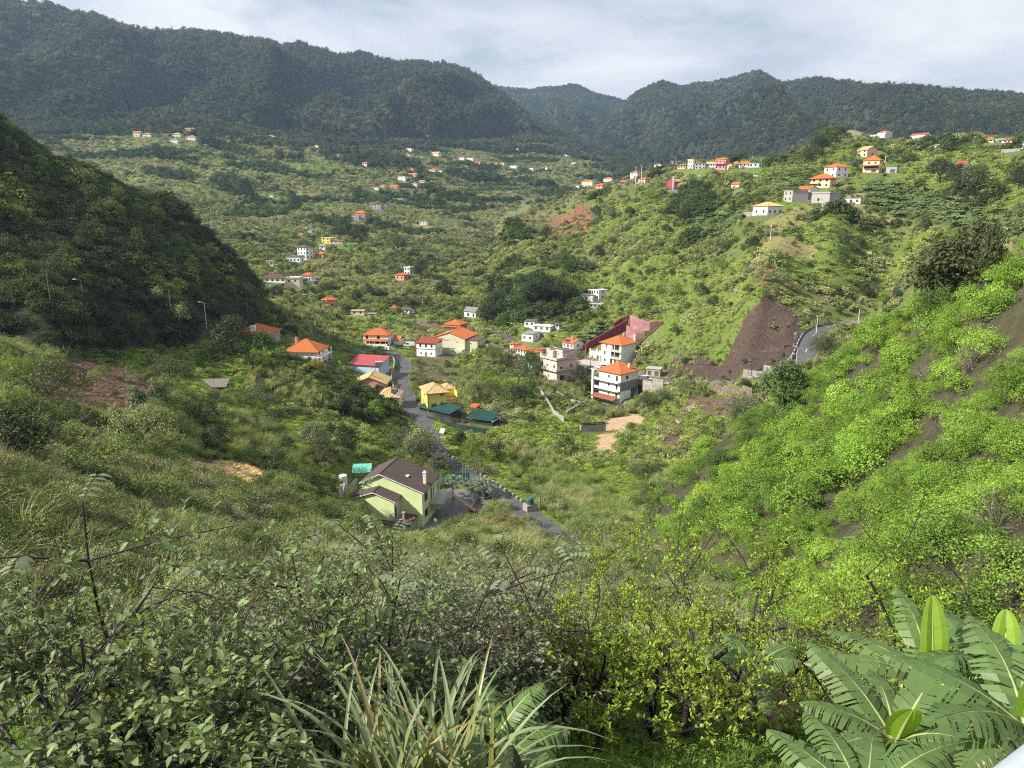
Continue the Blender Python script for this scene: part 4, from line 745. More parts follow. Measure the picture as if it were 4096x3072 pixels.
def villa():
    H = place('C', 1612, 868, 222, 165, 228, 36); W, D, hh = H.W, H.D, H.h; H.D = D = min(D, 9.5); wm = wallmat('white'); H.root = empty('white_villa', H.o, H.yaw, 'three-storey white villa with orange roof in front of the burgundy walls', 'house'); f = hh/3
    of = [(W*.12,W*.22,f+.6,f+2.2,'window'),(W*.14,W*.24,.7,1.8,'window'),(W*.45,W*.56,.1,2.0,'door'),(W*.66,W*.78,.5,1.8,'brown_door'),(W*.2,W*.3,2*f+.7,2*f+1.9,'window'),(W*.5,W*.92,f+.35,f+2.3,'opening'),(W*.55,W*.9,2*f+.4,2*f+2.4,'opening')]
    mb = MB(); wallface(mb, (0,0,0), (1,0,0), (0,-1,0), W, -2, hh, of); wallface(mb, (W,0,0), (0,1,0), (1,0,0), D, -2, hh, []); wallface(mb, (W,D,0), (-1,0,0), (0,1,0), W, -2, hh, []); wallface(mb, (0,D,0), (0,-1,0), (-1,0,0), D, -2, hh, []); mb.build('wall', wm, H.root); fill_openings(H, (0,0,0), (1,0,0), (0,-1,0), of, True)
    H.roof = roof_hip(H, W, D, hh+.02, roofmat('orange'), .7, .5); chim(H, W*.45, D-1, hh+.8, hh+2.8, .3, 'salmon'); chim(H, W-.4, D-.5, hh, hh+2.6, .3, 'white')
    for r in (1, 2):
        MB().box(W*.44,-1.1,r*f-.12,W+.5,-.02,r*f+.1).build('balcony', wallmat('peach'), H.root); railing(H, 'railing', M_METAL, [(W*.45,-1.05),(W+.45,-1.05)], r*f+.1)
        for x in (W*.46, W*.74, W+.4): MB().bar((x,-1.0,r*f+.1), (x,-1.0,r*f+f-.12), .13, 6).build('column', wm, H.root)
    wl = 6.8; extra_block(H, -wl, 1.5, 0, wl, 6, f*1.15, 'white', [(wl*.45,wl*.66,.05,2.2,'garage'),(wl*.74,wl*.92,.05,2.2,'garage'),(wl*.12,wl*.24,.7,1.8,'shutter')], base=2, name='garage_wing')
    for x in (-wl, -wl*.55, -wl*.28): MB().box(x,1.3,-1,x+.4,1.7,f*1.15+1.4).build('pillar', wm, H.root)
    MB().box(-wl,1.45,f*1.15,0,1.6,f*1.15+.6).build('parapet', wm, H.root); roof_shed(H, 3.4, 3, f*2.15, roofmat('orange'), .3, .6, x0=-2.6, y0=.6, name='side_roof'); MB().bar((-2.4,.8,f*1.1),(-2.4,.8,f*2.15),.15,6).build('column', wm, H.root)
    settle(H); CLEAR.append((*world_of(H, -3, 4), 4)); CLEAR.append((*world_of(H, 0, -5), 6)); carve_pad(*world_of(H, 0, -4), H.z, 9, 4, H.yaw)
    g = MB().box(-8.5,-7.2,-.25,W*.9,1.4,.03).build('forecourt', mat('forecourt_concrete', (.42,.37,.32), .9, .15, .6), None, (H.o[0], H.o[1], H.o[2]-.02)); g.rotation_euler = (0,0,H.yaw); tag(g, 'pale concrete forecourt in front of the white villa', 'forecourt', kind='structure'); return H
VH = villa()
def burgundy():
    def wall(lab, pts, hs, m, th=.5, seg=3):
        P = [cast(*at4('C', *p), rmin=262) for p in pts]; t = empty('retaining_wall', P[0][:3], 0, lab, 'wall')
        for (a, b, h0, h1) in zip(P[:-1], P[1:], hs[:-1], hs[1:]):
            L = math.dist(a[:2], b[:2]); yaw = math.atan2(b[1]-a[1], b[0]-a[0])
            for i in range(seg):
                u0, u1 = i/seg, (i+1)/seg; z0, z1 = a[2]+(b[2]-a[2])*u0, a[2]+(b[2]-a[2])*u1; q0, q1 = h0+(h1-h0)*u0, h0+(h1-h0)*u1; bz = a[2]
                o = MB().prism([(L*u0+.01,0),(L*u1-.01,0),(L*u1-.01,th),(L*u0+.01,th)], [z0-3-bz, z1-3-bz, z1-3-bz, z0-3-bz], [z0+q0-bz, z1+q1-bz, z1+q1-bz, z0+q0-bz]).build('wall_panel', m, t, (a[0]-P[0][0], a[1]-P[0][1], a[2]-P[0][2])); o.rotation_euler = (0,0,yaw)
        for a in P: CLEAR.append((a[0], a[1], 3))
        return P
    A = wall('tall dark burgundy retaining wall descending left of the white villa', [(1228,690),(1400,610),(1560,530),(1690,470)], [2.6,3.2,3.8,4.4], M_BURG)
    wall('upper dark burgundy wall at the top left of the excavation', [(1535,455),(1620,400),(1715,360)], [2.2,2.4,2.2], M_BURG)
    wall('back wall of the excavation in painted sunlit pink, lower tier', [(1668,545),(1780,575),(1880,540)], [4.6,2.8,1.2], M_BURGP)
    wall('back wall of the excavation in painted sunlit pink, upper tier', [(1705,455),(1800,480),(1930,480),(2060,420)], [5.6,5.0,3.6,1.8], M_BURGP)
    wall('thin burgundy wall on the right slope behind the white villa', [(1700,760),(1790,650),(1880,570),(1990,480),(2085,385)], [.4,.4,.4,.4,.4], M_BURG)
    c = [spot('C', *p)[:2] for p in ((1480,620),(1600,560),(1720,520),(1800,560),(1700,620),(1850,500),(1950,470))]
    for q in c: CLEAR.append((*q, 7))
burgundy()
def pink_block():
    H = place('S', 640, 640, 200, 290, 300, 48); W, D, hh = H.W, H.D, H.h; pm = wallmat('palepink'); H.root = empty('pink_building', H.o, H.yaw, 'stepped pale pink building with grey banded parapets and roof terraces', 'building'); f = hh/2; H.roof = None
    of = [(W*.25,W*.25+.9,f+.8,f+2,'window'),(W*.75,W*.75+.8,f+.8,f+2,'shutter'),(W*.35,W*.45,.8,1.9,'window')]; orr = [(D*.16,D*.40,.05,2.0,'door'),(D*.15,D*.30,f+.5,f+1.3,'opening'),(D*.68,D*.8,f+.35,f+1.9,'window')]
    mb = MB(); wallface(mb, (0,0,0), (1,0,0), (0,-1,0), W, -4, hh, of); wallface(mb, (W,0,0), (0,1,0), (1,0,0), D, -4, hh, orr); wallface(mb, (W,D,0), (-1,0,0), (0,1,0), W, -2, hh, []); wallface(mb, (0,D,0), (0,-1,0), (-1,0,0), D, -2, hh, []); mb.quad((0,0,hh),(W,0,hh),(W,D,hh),(0,D,hh)); mb.build('wall', pm, H.root)
    fill_openings(H, (0,0,0), (1,0,0), (0,-1,0), of, True); fill_openings(H, (W,0,0), (0,1,0), (1,0,0), orr, True)
    def parapet(x0, y0, x1, y1, z, t=.25, h=.75):
        mb = MB()
        for q in ((x0,y0,x1,y0+t), (x1-t,y0+t,x1,y1), (x0,y0+t,x0+t,y1), (x0+t,y1-t,x1-t,y1)): mb.box(q[0],q[1],z,q[2],q[3],z+h)
        mb.build('parapet', wallmat('grey'), H.root); n = 4
        for k in range(n):
            a = x0+(x1-x0)*(k+.15)/n; b = x0+(x1-x0)*(k+.85)/n; MB().box(a,y0-.03,z+.12,b,y0,z+h-.15).build('parapet_panel', wallmat('cream'), H.root)
            a = y0+(y1-y0)*(k+.15)/n; b = y0+(y1-y0)*(k+.85)/n; MB().box(x1,a,z+.12,x1+.03,b,z+h-.15).build('parapet_panel', pm, H.root)  # sun and shade painted: front panels cream, side panels pink
    for r in (0, 1, 2):
        z = r*f-.05 if r else -.35; MB().box(-.2,-1.0,z-.18,W+.9,D*.92,z).build('balcony', wallmat('grey'), H.root) if r < 2 else MB().box(-.6,-.6,hh+.01,W+.6,D*.95,hh+.16).build('roof_slab', wallmat('grey'), H.root)
        parapet(-.2 if r < 2 else -.6, -1.0 if r < 2 else -.6, W+.9 if r < 2 else W+.6, D*.92 if r < 2 else D*.95, z if r < 2 else hh+.16)
    u = hh+.16
    extra_block(H, W*.52, D*.32, u, W*.42, D*.58, 2.5, 'palepink', [(.4,1.1,.9,2.0,'window')], [], name='roof_room'); parapet(W*.50, D*.30, W*.97, D*.93, u+2.52)
    extra_block(H, -.2, D*.18, u, W*.45, D*.35, 2.7, 'palepink', [(.4,1.0,.9,2.0,'window')], [(D*.22,D*.3,.1,2.0,'door')], name='roof_room'); parapet(-.35, D*.16, W*.27, D*.55, u+2.72, .2, .6)
    settle(H); CLEAR.append((*world_of(H, W*.6, -4), 4)); CLEAR.append((*world_of(H, W+3, 3), 3.5)); return H
pink_block()
house('row_house', 'white row house with orange roof, largest of three above the stream', 'C', 560, 812, 120, 88, 118, 45, 'white', 'hip', 'orange', (4,2), (1,1), pitch=.42)
H = house('row_house', 'narrow grey sided house with orange roof and green balcony', 'C', 627, 905, 42, 95, 180, 58, 'offwhite', 'hip', 'orange', (2,2), (0,0), pitch=.45); MB().box(-.4,-1,H.h*.5,H.W,-.02,H.h*.5+.9).build('balcony', M_GREENSHEET, H.root)
house('row_house', 'farthest of the three orange roofed row houses above the stream', 'C', 425, 700, 40, 80, 72, 50, 'cream', 'hip', 'orange', (1,2), (0,0), pitch=.42)
house('tiled_house', 'ochre tiled low house wedged between row houses and the pink building', 'C', 735, 765, 60, 70, 75, 45, 'offwhite', 'hip', 'rust', (1,1), (1,1), pitch=.4)
H = house('solar_house', 'white house with orange roof and solar panel left of burgundy wall', 'C', 1085, 695, 118, 108, 78, 40, 'white', 'gable', 'orange', (3,1), (1,1), axis='x', pitch=.4); chim(H, H.W*.6, H.D*.35, H.h+.4, H.h+2.1, .3, 'salmon'); MB().quad((.6,.1,H.h+.35),(2.8,.1,H.h+.35),(2.8,1.5,H.h+.95),(.6,1.5,H.h+.95)).build('solar_panel', M_GLASS, H.roof)
house('flat_house', 'white flat roofed house with arched window by the road fork', 'C', 640, 600, 125, 42, 80, 25, 'white', 'flat', 'greyroof', (2,1), (1,1), D=7)
house('flat_house', 'small white flat house, highest of the group at the road fork', 'C', 655, 440, 110, 15, 62, 14, 'white', 'flat', 'dark', (2,1), (1,1), D=6)
house('flat_house', 'low white annex in the middle of the road fork group', 'C', 830, 492, 190, 30, 55, 20, 'offwhite', 'flat', 'white', (3,1), (1,1), D=5)
house('brown_roof_house', 'white house with brown hipped roof, right end of the road fork group', 'C', 925, 462, 75, 42, 46, 40, 'white', 'hip', 'brown', (2,1), (1,1), pitch=.45)
H = house('hill_house', 'white two-storey flat roofed house on the green slope above the burgundy wall', 'C', 1368, 140, 62, 90, 105, 40, 'white', 'flat', 'white', (2,2), (1,2)); roof_flat(H, 4, 4, H.h-.4, roofmat('white'), .1, x0=-4, y0=.5, name='porch_slab'); [MB().bar((x,.8,-1),(x,.8,H.h-.4),.14,6).build('column', wallmat('white'), H.root) for x in (-3.6, -1.8)]
house('flat_house', 'grey flat annex left of the white house on the green slope', 'C', 1302, 152, 145, 30, 62, 20, 'offwhite', 'flat', 'greyroof', (1,1), (1,1), D=6)
house('ruin', 'roofless pale stone ruin below the white house on the green slope', 'C', 1395, 230, 130, 30, 40, 15, 'concrete', 'flat', 'concrete', (3,1), (1,1), D=4, cat='ruin')
H = thing_box('low_shed', 'long low concrete shed with rusty orange tiled roof below garden walls', 'shed', 'C', 1172, 1592, 14, 275, 62, 72, mat('shed_concrete', (.34,.31,.28), .9, .25, .8, streak=.5), 'shed', roofmat('rust'), rise=.7, o=.2, ax='x')
H = house('garage', 'old concrete roadside garage with wooden doors beside the white van', 'C', 2045, 985, 150, 12, 75, 10, 'concrete', 'flat', 'concrete', ops_f=lambda W, h: [(W*.12,W*.36,.1,h*.72,'brown_door'),(W*.62,W*.9,.1,h*.72,'brown_door')], ws=(0,0), D=4, cat='garage')
# ---- the upper left of the valley
H = house('long_house', 'long cream house with balcony and brown roof above the stone wall', 'H', 600, 858, 245, 40, 88, 14, 'cream', 'hip', 'brown', (5,2), (1,2), D=9, pitch=.4); pbox(H, 'balcony', wallmat('white'), 0, -1.2, H.h*.46, H.W, -.02, H.h*.46+.9)
extra_block(H, H.W, 1.0, 0, 6.5, 7, H.h*.95, 'cream', [(1,2,H.h*.55,H.h*.8,'window'),(4,5,H.h*.55,H.h*.8,'window')], [(2,3,H.h*.5,H.h*.8,'window')], base=2); roof_flat(H, 6.5, 7, H.h*.95, roofmat('white'), .2, x0=H.W, y0=1.0, par=.4, name='wing_roof')
thing_box('stone_wall', 'dark stone retaining wall under the long cream house', 'wall', 'H', 720, 905, 320, 20, 42, 6, M_STONE, D=1.2)
H = house('pink_house', 'small pink house with orange hipped roof on the steep lane', 'H', 1002, 1068, 45, 108, 80, 62, 'salmon', 'hip', 'orange', (0,0), (1,1), pitch=.55)
house('porch_house', 'house with orange roof over a dark open ground floor', 'H', 850, 800, 92, 28, 58, 20, 'white', 'hip', 'orange', (3,1), (1,1), pitch=.5, D=8); thing_box('dark_terrace', 'dark terrace block under the orange roofed porch house', 'terrace', 'H', 880, 832, 110, 40, 34, 20, M_STONE, D=6)
house('flat_shed', 'dark green flat hut in the garden left of the pink house', 'H', 790, 975, 55, 25, 40, 30, 'concrete', 'flat', 'greyroof', (1,1), (1,1), cat='shed')
H = house('pink_house', 'pink house with flat orange roof at the right of the mid valley', 'H', 1760, 790, 86, 62, 52, 38, 'salmon', 'hip', 'orange', (2,1), (2,1), pitch=.3)
house('white_tower_house', 'white flat house with roof room behind the mid valley pink house', 'H', 1815, 735, 52, 38, 66, 35, 'white', 'flat', 'white', (2,2), (1,1), par=.4)
house('big_white_house', 'largest white house of the upper left cluster, with dark roof', 'H', 800, 585, 80, 68, 118, 40, 'white', 'hip', 'brown', (3,3), (2,3), pitch=.4)
house('flat_house', 'low white house with terrace left of the largest white house', 'H', 740, 612, 135, 35, 52, 20, 'white', 'flat', 'greyroof', (4,1), (1,1), par=.4, D=8)
house('orange_house', 'salmon house with orange hipped roof right of the largest white house', 'H', 965, 572, 80, 45, 40, 30, 'salmon', 'hip', 'orange', (2,1), (1,1), pitch=.45)
house('yellow_house', 'flat roofed yellow house in the upper left cluster', 'H', 1035, 428, 82, 48, 52, 30, 'yellow', 'flat', 'cream', (2,2), (2,1))
house('flat_house', 'long low white house right of the flat yellow house', 'H', 1150, 428, 115, 40, 22, 20, 'palepink', 'flat', 'rust', (3,1), (1,1), D=6)
house('cottage', 'small white gabled cottage under the flat yellow house', 'H', 985, 490, 55, 18, 40, 20, 'white', 'gable', 'greyroof', (1,1), (1,1), axis='x')
house('flat_house', 'white cottage at the edge of the dark hill', 'H', 470, 650, 62, 18, 46, 15, 'offwhite', 'flat', 'tan', (2,1), (1,1))
house('pink_house', 'pink house with orange roof beside the pale climbing road', 'H', 1375, 170, 100, 28, 40, 20, 'salmon', 'hip', 'orange', (2,1), (1,1), pitch=.55)
house('grey_block', 'grey block with white top below the climbing road pink house', 'H', 1315, 195, 68, 25, 42, 20, 'concrete', 'flat', 'white', (2,1), (1,1))
house('ruin', 'unfinished grey concrete house at the top of the pale climbing road', 'H', 1530, 92, 95, 35, 50, 20, 'concrete', 'flat', 'greyroof', (3,2), (1,1), cat='ruin')
house('teal_house', 'white house with bluish flat roof on the shaded terraces', 'H', 1985, 242, 72, 15, 32, 12, 'white', 'flat', 'blue', (3,1), (1,1), D=6)
house('hut', 'red pyramid roofed hut in the upper left bushes', 'H', 765, 358, 40, 10, 14, 20, 'peach', 'hip', 'orange', (1,0), (0,0), pitch=.9, cat='hut', D=4)
house('hut', 'small grey gabled hut above the flat yellow house', 'H', 855, 320, 45, 12, 22, 25, 'grey', 'gable', 'greyroof', (1,0), (0,0), axis='y', cat='hut', D=5)
# ---- the village on the right ridge
H = house('ridge_house', 'large white house with orange roof, highest on the right ridge', 'F', 1175, 216, 100, 70, 52, 32, 'white', 'flat', 'white', (5,2), (3,1), par=.5); extra_block(H, H.W*.45, 2, H.h, H.W*.55, H.D*.7, 3.2, 'white', [(1,2,.8,2,'window'),(3,4,.8,2,'window')], [(1,2,.8,2,'window')], near=False); roof_hip(H, H.W*.55, H.D*.7, H.h+3.2, roofmat('orange'), .5, .45, x0=H.W*.45, y0=2, name='upper_roof')
H = house('ridge_house', 'white house with red gable roof right of the highest ridge house', 'F', 1475, 205, 105, 45, 40, 28, 'white', 'gable', 'red', (4,2), (2,1), axis='x', pitch=.35)
house('low_house', 'low yellow roofed house on the right ridge', 'F', 1672, 190, 50, 15, 13, 20, 'cream', 'gable', 'yellowroof', (1,0), (1,0), axis='x')
house('low_house', 'low brown roofed stone house on the right ridge', 'F', 1760, 206, 55, 18, 14, 20, 'concrete', 'hip', 'rust', (2,1), (1,0))
H = house('low_house', 'red orange roofed house with teal annex on the right ridge', 'F', 1985, 217, 70, 15, 16, 20, 'cream', 'hip', 'orange', (2,1), (1,0), pitch=.6); extra_block(H, H.W+.3, .5, 0, 5, 4, H.h*1.3, 'teal', near=False, name='annex')
house('ridge_house', 'white house with flat red roof near the right end of the ridge', 'F', 2120, 224, 85, 25, 22, 20, 'white', 'gable', 'red', (3,1), (1,1), axis='x', pitch=.35)
house('ridge_house', 'white box house cut by the right edge of the picture', 'F', 2206, 268, 30, 25, 48, 30, 'white', 'flat', 'greyroof', (1,2), (1,1), D=10)
thing_box('grey_wall', 'long grey block wall at the right end of the ridge', 'wall', 'F', 2180, 285, 115, 12, 18, 8, M_CONC, D=1)
house('shed', 'pale tin field hut on the right ridge meadow', 'F', 1580, 262, 38, 10, 20, 20, 'concrete', 'shed', 'white', (0,0), (0,0), rise=.6, D=4, cat='hut')
H = house('yellow_house', 'yellow and pink gabled house on the right ridge slope', 'F', 1048, 328, 68, 72, 52, 42, 'peach', 'gable', 'tan', (2,2), (1,1), axis='x', pitch=.5)
H = house('orange_roof_house', 'peach house with orange roof and dark verandah beside the garages', 'F', 1135, 442, 108, 24, 88, 14, 'peach', 'hip', 'orange', ops_f=lambda W, h: [(W*.3,W*.42,h*.7,h*.86,'shutter'),(W*.7,W*.82,h*.7,h*.86,'shutter'),(W*.05,W*.95,h*.36,h*.5,'opening'),(W*.55,W*.85,.1,h*.2,'garage')], ws=(1,2), pitch=.6); roof_shed(H, H.W+1.5, 2, H.h*.54, roofmat('orange'), .2, .5, x0=0, y0=-2, name='porch_roof')
house('garage', 'grey concrete garage block with green door right of the peach house', 'F', 1268, 447, 72, 14, 46, 12, 'concrete', 'flat', 'greyroof', ops_f=lambda W, h: [(W*.42,W*.85,.1,h*.6,'garage')], ws=(0,0), cat='garage')
house('white_house', 'white house with orange hipped roof and black shutters on the ridge slope', 'F', 818, 482, 82, 84, 78, 42, 'white', 'hip', 'orange', (2,2), (2,2), pitch=.5, kindf='shutter', kinds='shutter')
H = house('peach_house', 'peach house with overhanging orange roof and balconies below the white house', 'F', 772, 556, 132, 42, 68, 22, 'peach', 'hip', 'orange', (3,2), (1,2), pitch=.5, kindf='shutter', o=1.0); pbox(H, 'balcony', wallmat('peach'), 0, -1.2, H.h*.45, H.W*.45, -.02, H.h*.45+.8)
house('low_house', 'low white house with orange gable roof above grey block walls', 'F', 625, 600, 95, 60, 36, 35, 'white', 'gable', 'orange', (2,1), (1,0), axis='x', pitch=.4)
house('grey_block', 'two-level grey concrete block house left of the black terrace', 'F', 495, 662, 62, 110, 82, 60, 'concrete', 'flat', 'concrete', (2,2), (0,0))
house('grey_block', 'grey walled yard building with white domed oven', 'F', 770, 668, 150, 62, 68, 25, 'concrete', 'flat', 'concrete', (1,1), (0,0), D=10, par=.5)
house('flat_house', 'small flat roofed white building on the dry field', 'F', 1000, 676, 130, 25, 42, 14, 'offwhite', 'flat', 'greyroof', (3,1), (1,1), D=6)
H = house('grey_house', 'grey two-storey house with ochre hipped roof above the ploughed plot', 'F', 312, 758, 105, 106, 65, 42, 'offwhite', 'hip', 'yellowroof', (2,1), (3,1), pitch=.42); chim(H, H.W*.5, H.D*.4, H.zr-.6, H.zr+.6, .25, 'dark', False)
house('flat_shed', 'dark grey flat shed left of the ochre roofed grey house', 'F', 225, 774, 85, 12, 42, 10, 'concrete', 'flat', 'concrete', (0,0), (0,0), D=4, cat='shed')
house('barn', 'white barn with red gabled roof on the right meadow', 'F', 1775, 416, 68, 28, 30, 25, 'white', 'gable', 'red', (1,1), (1,0), axis='x', pitch=.7, cat='barn')
house('barn', 'white shed with orange gable roof in the banana slope', 'F', 100, 558, 52, 26, 30, 30, 'white', 'gable', 'orange', ops_f=lambda W, h: [(W*.15,W*.5,.1,h*.6,'brown_door')], ws=(0,0), axis='x', pitch=.55, cat='shed')
# ---- along the crest towards the middle
H = house('pink_building', 'tall pink building with red roof on the crest', 'G', 1722, 312, 98, 42, 95, 25, 'rose', 'gable', 'orange', (3,2), (1,2), axis='x', pitch=.3); pbox(H, 'balcony', wallmat('rose'), 0, -1.4, H.h*.55, H.W, -.02, H.h*.55+.8)
house('yellow_building', 'cubic yellow flat roofed building on the crest', 'G', 1405, 302, 52, 46, 78, 42, 'cream', 'flat', 'yellowroof', (2,2), (1,2), par=.5)
house('grey_house', 'grey flat house right of the cubic yellow building', 'G', 1525, 312, 98, 20, 55, 15, 'grey', 'flat', 'greyroof', (3,2), (1,1))
house('white_house', 'white house with tan roof left of the tall pink building', 'G', 1618, 292, 85, 15, 36, 12, 'white', 'gable', 'tan', (4,1), (1,1), axis='x', pitch=.4)
house('orange_house', 'grey house with broad orange hip roof right of the tall pink building', 'G', 1968, 292, 108, 18, 34, 15, 'offwhite', 'hip', 'orange', (3,1), (1,1), pitch=.55)
house('flat_building', 'long bluish white flat building on the crest', 'G', 2085, 292, 125, 14, 36, 8, 'blue', 'flat', 'white', (3,1), (0,0))
house('yellow_house', 'little cream gabled house under the tall pink building', 'G', 1790, 314, 50, 16, 42, 20, 'cream', 'gable', 'orange', (1,1), (0,0), axis='y', pitch=.5)
house('orange_house', 'small orange hip roofed house behind the little cream house', 'G', 1855, 262, 52, 10, 14, 15, 'cream', 'hip', 'orange', (1,0), (0,0), pitch=.6)
house('white_house', 'long white house with low roof at the left of the crest row', 'G', 1205, 292, 105, 16, 42, 12, 'white', 'gable', 'greyroof', (3,1), (1,1), axis='x', pitch=.3)
house('white_house', 'white house with orange roof at the left end of the crest row', 'G', 1088, 312, 66, 12, 46, 15, 'white', 'hip', 'orange', (3,1), (0,0), pitch=.3)
house('white_house', 'pinkish white house with dark orange roof left of the yellow cube', 'G', 1335, 308, 82, 14, 36, 12, 'palepink', 'hip', 'rust', (3,1), (0,0), pitch=.4)
house('white_house', 'three-storey white house with orange roof behind the tall pole', 'G', 855, 398, 66, 32, 52, 30, 'white', 'hip', 'orange', (2,3), (1,2), pitch=.4)
house('white_house', 'white house with orange hipped roof right of the tall pole', 'G', 935, 448, 62, 46, 42, 40, 'palepink', 'hip', 'orange', (2,2), (2,2), pitch=.4)
house('low_house', 'low house with faded red roof left of the tall pole', 'G', 760, 447, 68, 14, 10, 15, 'concrete', 'gable', 'pinkred', (0,0), (0,0), axis='x', pitch=.6)
house('flat_house', 'small white flat house at the foot of the tall pole', 'G', 885, 452, 45, 12, 34, 20, 'white', 'flat', 'white', (1,1), (0,0))
house('white_house', 'white house with orange roof and chimney on the spur crest', 'G', 610, 432, 85, 15, 26, 15, 'white', 'hip', 'orange', (3,1), (0,0), pitch=.5)
house('cream_house', 'cream villa with orange roof at the left end of the spur crest', 'G', 415, 482, 105, 24, 50, 20, 'cream', 'hip', 'orange', (4,2), (1,1), pitch=.4)
house('pink_shed', 'small bright pink house with red roof on the spur crest', 'G', 515, 502, 66, 32, 34, 30, 'rose', 'gable', 'orange', (1,1), (1,0), axis='x', pitch=.35)
house('flat_shed', 'small white hut left of the cream villa', 'G', 285, 500, 30, 8, 26, 15, 'white', 'flat', 'white', (1,1), (0,0), cat='hut', D=3)
def red_house():
    H = house('red_house', 'dark red gabled house with grey chimney standing alone on the green spur', 'G', 1225, 512, 78, 60, 78, 40, 'red', 'gable', 'tan', (2,1), (1,1), axis='y', pitch=.55)
    extra_block(H, H.W, 1.5, 0, 6, H.D*.6, H.h*.62, 'red', [(1.2,2.4,.8,2.2,'window')], [], base=2, near=False); roof_shed(H, 6, H.D*.6, H.h*.64, roofmat('tan'), .4, 1.2, x0=H.W, y0=1.5, name='wing_roof'); pbox(H, 'end_wall', wallmat('white'), H.W+6.01, 1.4, -1, H.W+6.3, 3.4, H.h*.6)
    MB().box(H.W*.75,-.5,-1,H.W*.75+1,0,H.h+3.2).build('chimney', wallmat('grey'), H.roof); pbox(H, 'terrace_wall', M_STONE, -2, -5, -3, H.W+9, -4.6, -.2)
red_house()
def tin(label, c, x, y, w, m, rz=.2):
    px, py, z, R = spot(c, x, y); k = FPX/R; L = w/CR[c][2]/k; t = empty('tin_shelter', (px, py, z), rz, label, 'shelter'); MB().quad((0,0,1.2),(L,0,1.2),(L,L*.6,2.2),(0,L*.6,2.2)).quad((0,L*.6,2.15),(L,L*.6,2.15),(L,0,1.15),(0,0,1.15)).build('roof_sheet', m, t); mb = MB()
    for a, b, h in ((.1,.1,1.2),(L-.1,.1,1.2),(.1,L*.6-.1,2.15),(L-.1,L*.6-.1,2.15)): mb.bar((a,b,-.5),(a,b,h),.06)
    mb.build('posts', M_WOOD, t); CLEAR.append((px, py, L*.7))
M_TIN = mat('bleached_tin', (.42,.42,.41), .5, .15, 1)
tin('teal sheet roof on posts above the red house', 'G', 1465, 405, 66, M_MINT); tin('white tin sheet roof in the banana field', 'G', 2005, 405, 48, M_TIN); tin('bleached tin shelter on top of the brown cut', 'E', 760, 178, 62, M_TIN, .7); tin('white tin lean-to below the green sheds', 'R', 455, 835, 80, M_TIN, -.5)
tin('mint green sheet roof behind the pale green house', 'Q', 62, 205, 165, M_MINT, .1)
# ---- far hamlets: small but each a house
ORD = ['leftmost', 'second from left', 'third from left', 'fourth from left', 'fifth from left', 'sixth from left', 'seventh from left', 'eighth from left', 'ninth from left', 'tenth from left', 'eleventh from left', 'twelfth from left', 'thirteenth from left', 'fourteenth from left', 'fifteenth from left', 'sixteenth from left', 'seventeenth from left', 'eighteenth from left', 'nineteenth from left', 'twentieth from left', 'twenty-first from left', 'twenty-second from left', 'twenty-third from left', 'twenty-fourth from left', 'twenty-fifth from left']+[f'{a}{b} from left' for a in ('twenty-', 'thirty-', 'forty-') for b in ('first', 'second', 'third', 'fourth', 'fifth', 'sixth', 'seventh', 'eighth', 'ninth') if a != 'twenty-' or b in ('sixth', 'seventh', 'eighth', 'ninth')]
def hamlet(where, group, c, rows):
    rows = sorted(rows)
    for i, (x0, x1, y0, y1, wall, rc) in enumerate(rows):
        w = x1-x0; hg = y1-y0; fl = rc is None
        H = house('far_house', f'{ {"offwhite": "off-white"}.get(wall, wall)} {"flat roofed" if fl else rc+" roofed"} house, {ORD[i]} {where}', c, x0+w*.68, y1, w*.68, w*.32, hg*(.9 if fl else .66), 28, wall, 'flat' if fl else ('gable' if i % 3 == 1 else 'hip'), 'white' if fl else rc, (3 if w > 60 else 2, 2 if hg > 30 else 1), (1, 1), pitch=.42, group=group, pad=False, base=4)
hamlet('in the high hillside hamlet', 'high hillside hamlet on the left', 'I', [(530,585,158,186,'white','orange'),(378,412,207,232,'peach','orange'),(520,600,268,325,'cream','orange'),(606,700,288,332,'white','orange'),(975,1075,242,292,'white','orange'),(868,962,288,332,'cream','tan'),(845,938,333,388,'white','greyroof'),(988,1098,310,362,'white','orange'),(750,822,178,202,'white',None),(1050,1120,140,166,'white',None)])
hamlet('along the upper lane under the mountain', 'houses along the upper lane', 'I', [(1422,1462,282,302,'white','orange'),(1530,1606,293,336,'cream','orange'),(1608,1668,308,336,'white','orange'),(1706,1778,308,338,'white','orange'),(1968,2008,360,376,'white',None),(2010,2088,357,386,'cream','orange'),(2113,2168,392,427,'white','orange'),(2148,2205,424,449,'palepink','orange'),(810,950,897,946,'offwhite','orange')][:8])
hamlet('among the lower left terraces', 'houses on lower left terraces', 'I', [(810,950,897,946,'offwhite','orange'),(540,586,816,840,'peach','orange'),(1718,1772,838,860,'white',None),(1058,1096,708,724,'white',None),(108,152,422,441,'offwhite','rust')])
hamlet('on the shoulder in the middle distance', 'houses on the middle shoulder', 'J', [(238,314,308,337,'palepink','orange'),(460,506,360,402,'white','orange'),(722,802,468,514,'offwhite',None),(780,880,452,477,'white','orange'),(785,852,408,431,'white','orange'),(945,1020,415,441,'palepink','orange'),(908,942,402,426,'palepink','greyroof'),(1020,1062,428,453,'white',None),(875,928,498,522,'white','orange'),(820,878,512,552,'white','greyroof'),(500,612,553,577,'white',None),(588,638,533,554,'cream','orange'),(655,740,537,561,'peach','orange'),(690,792,630,668,'concrete',None)])
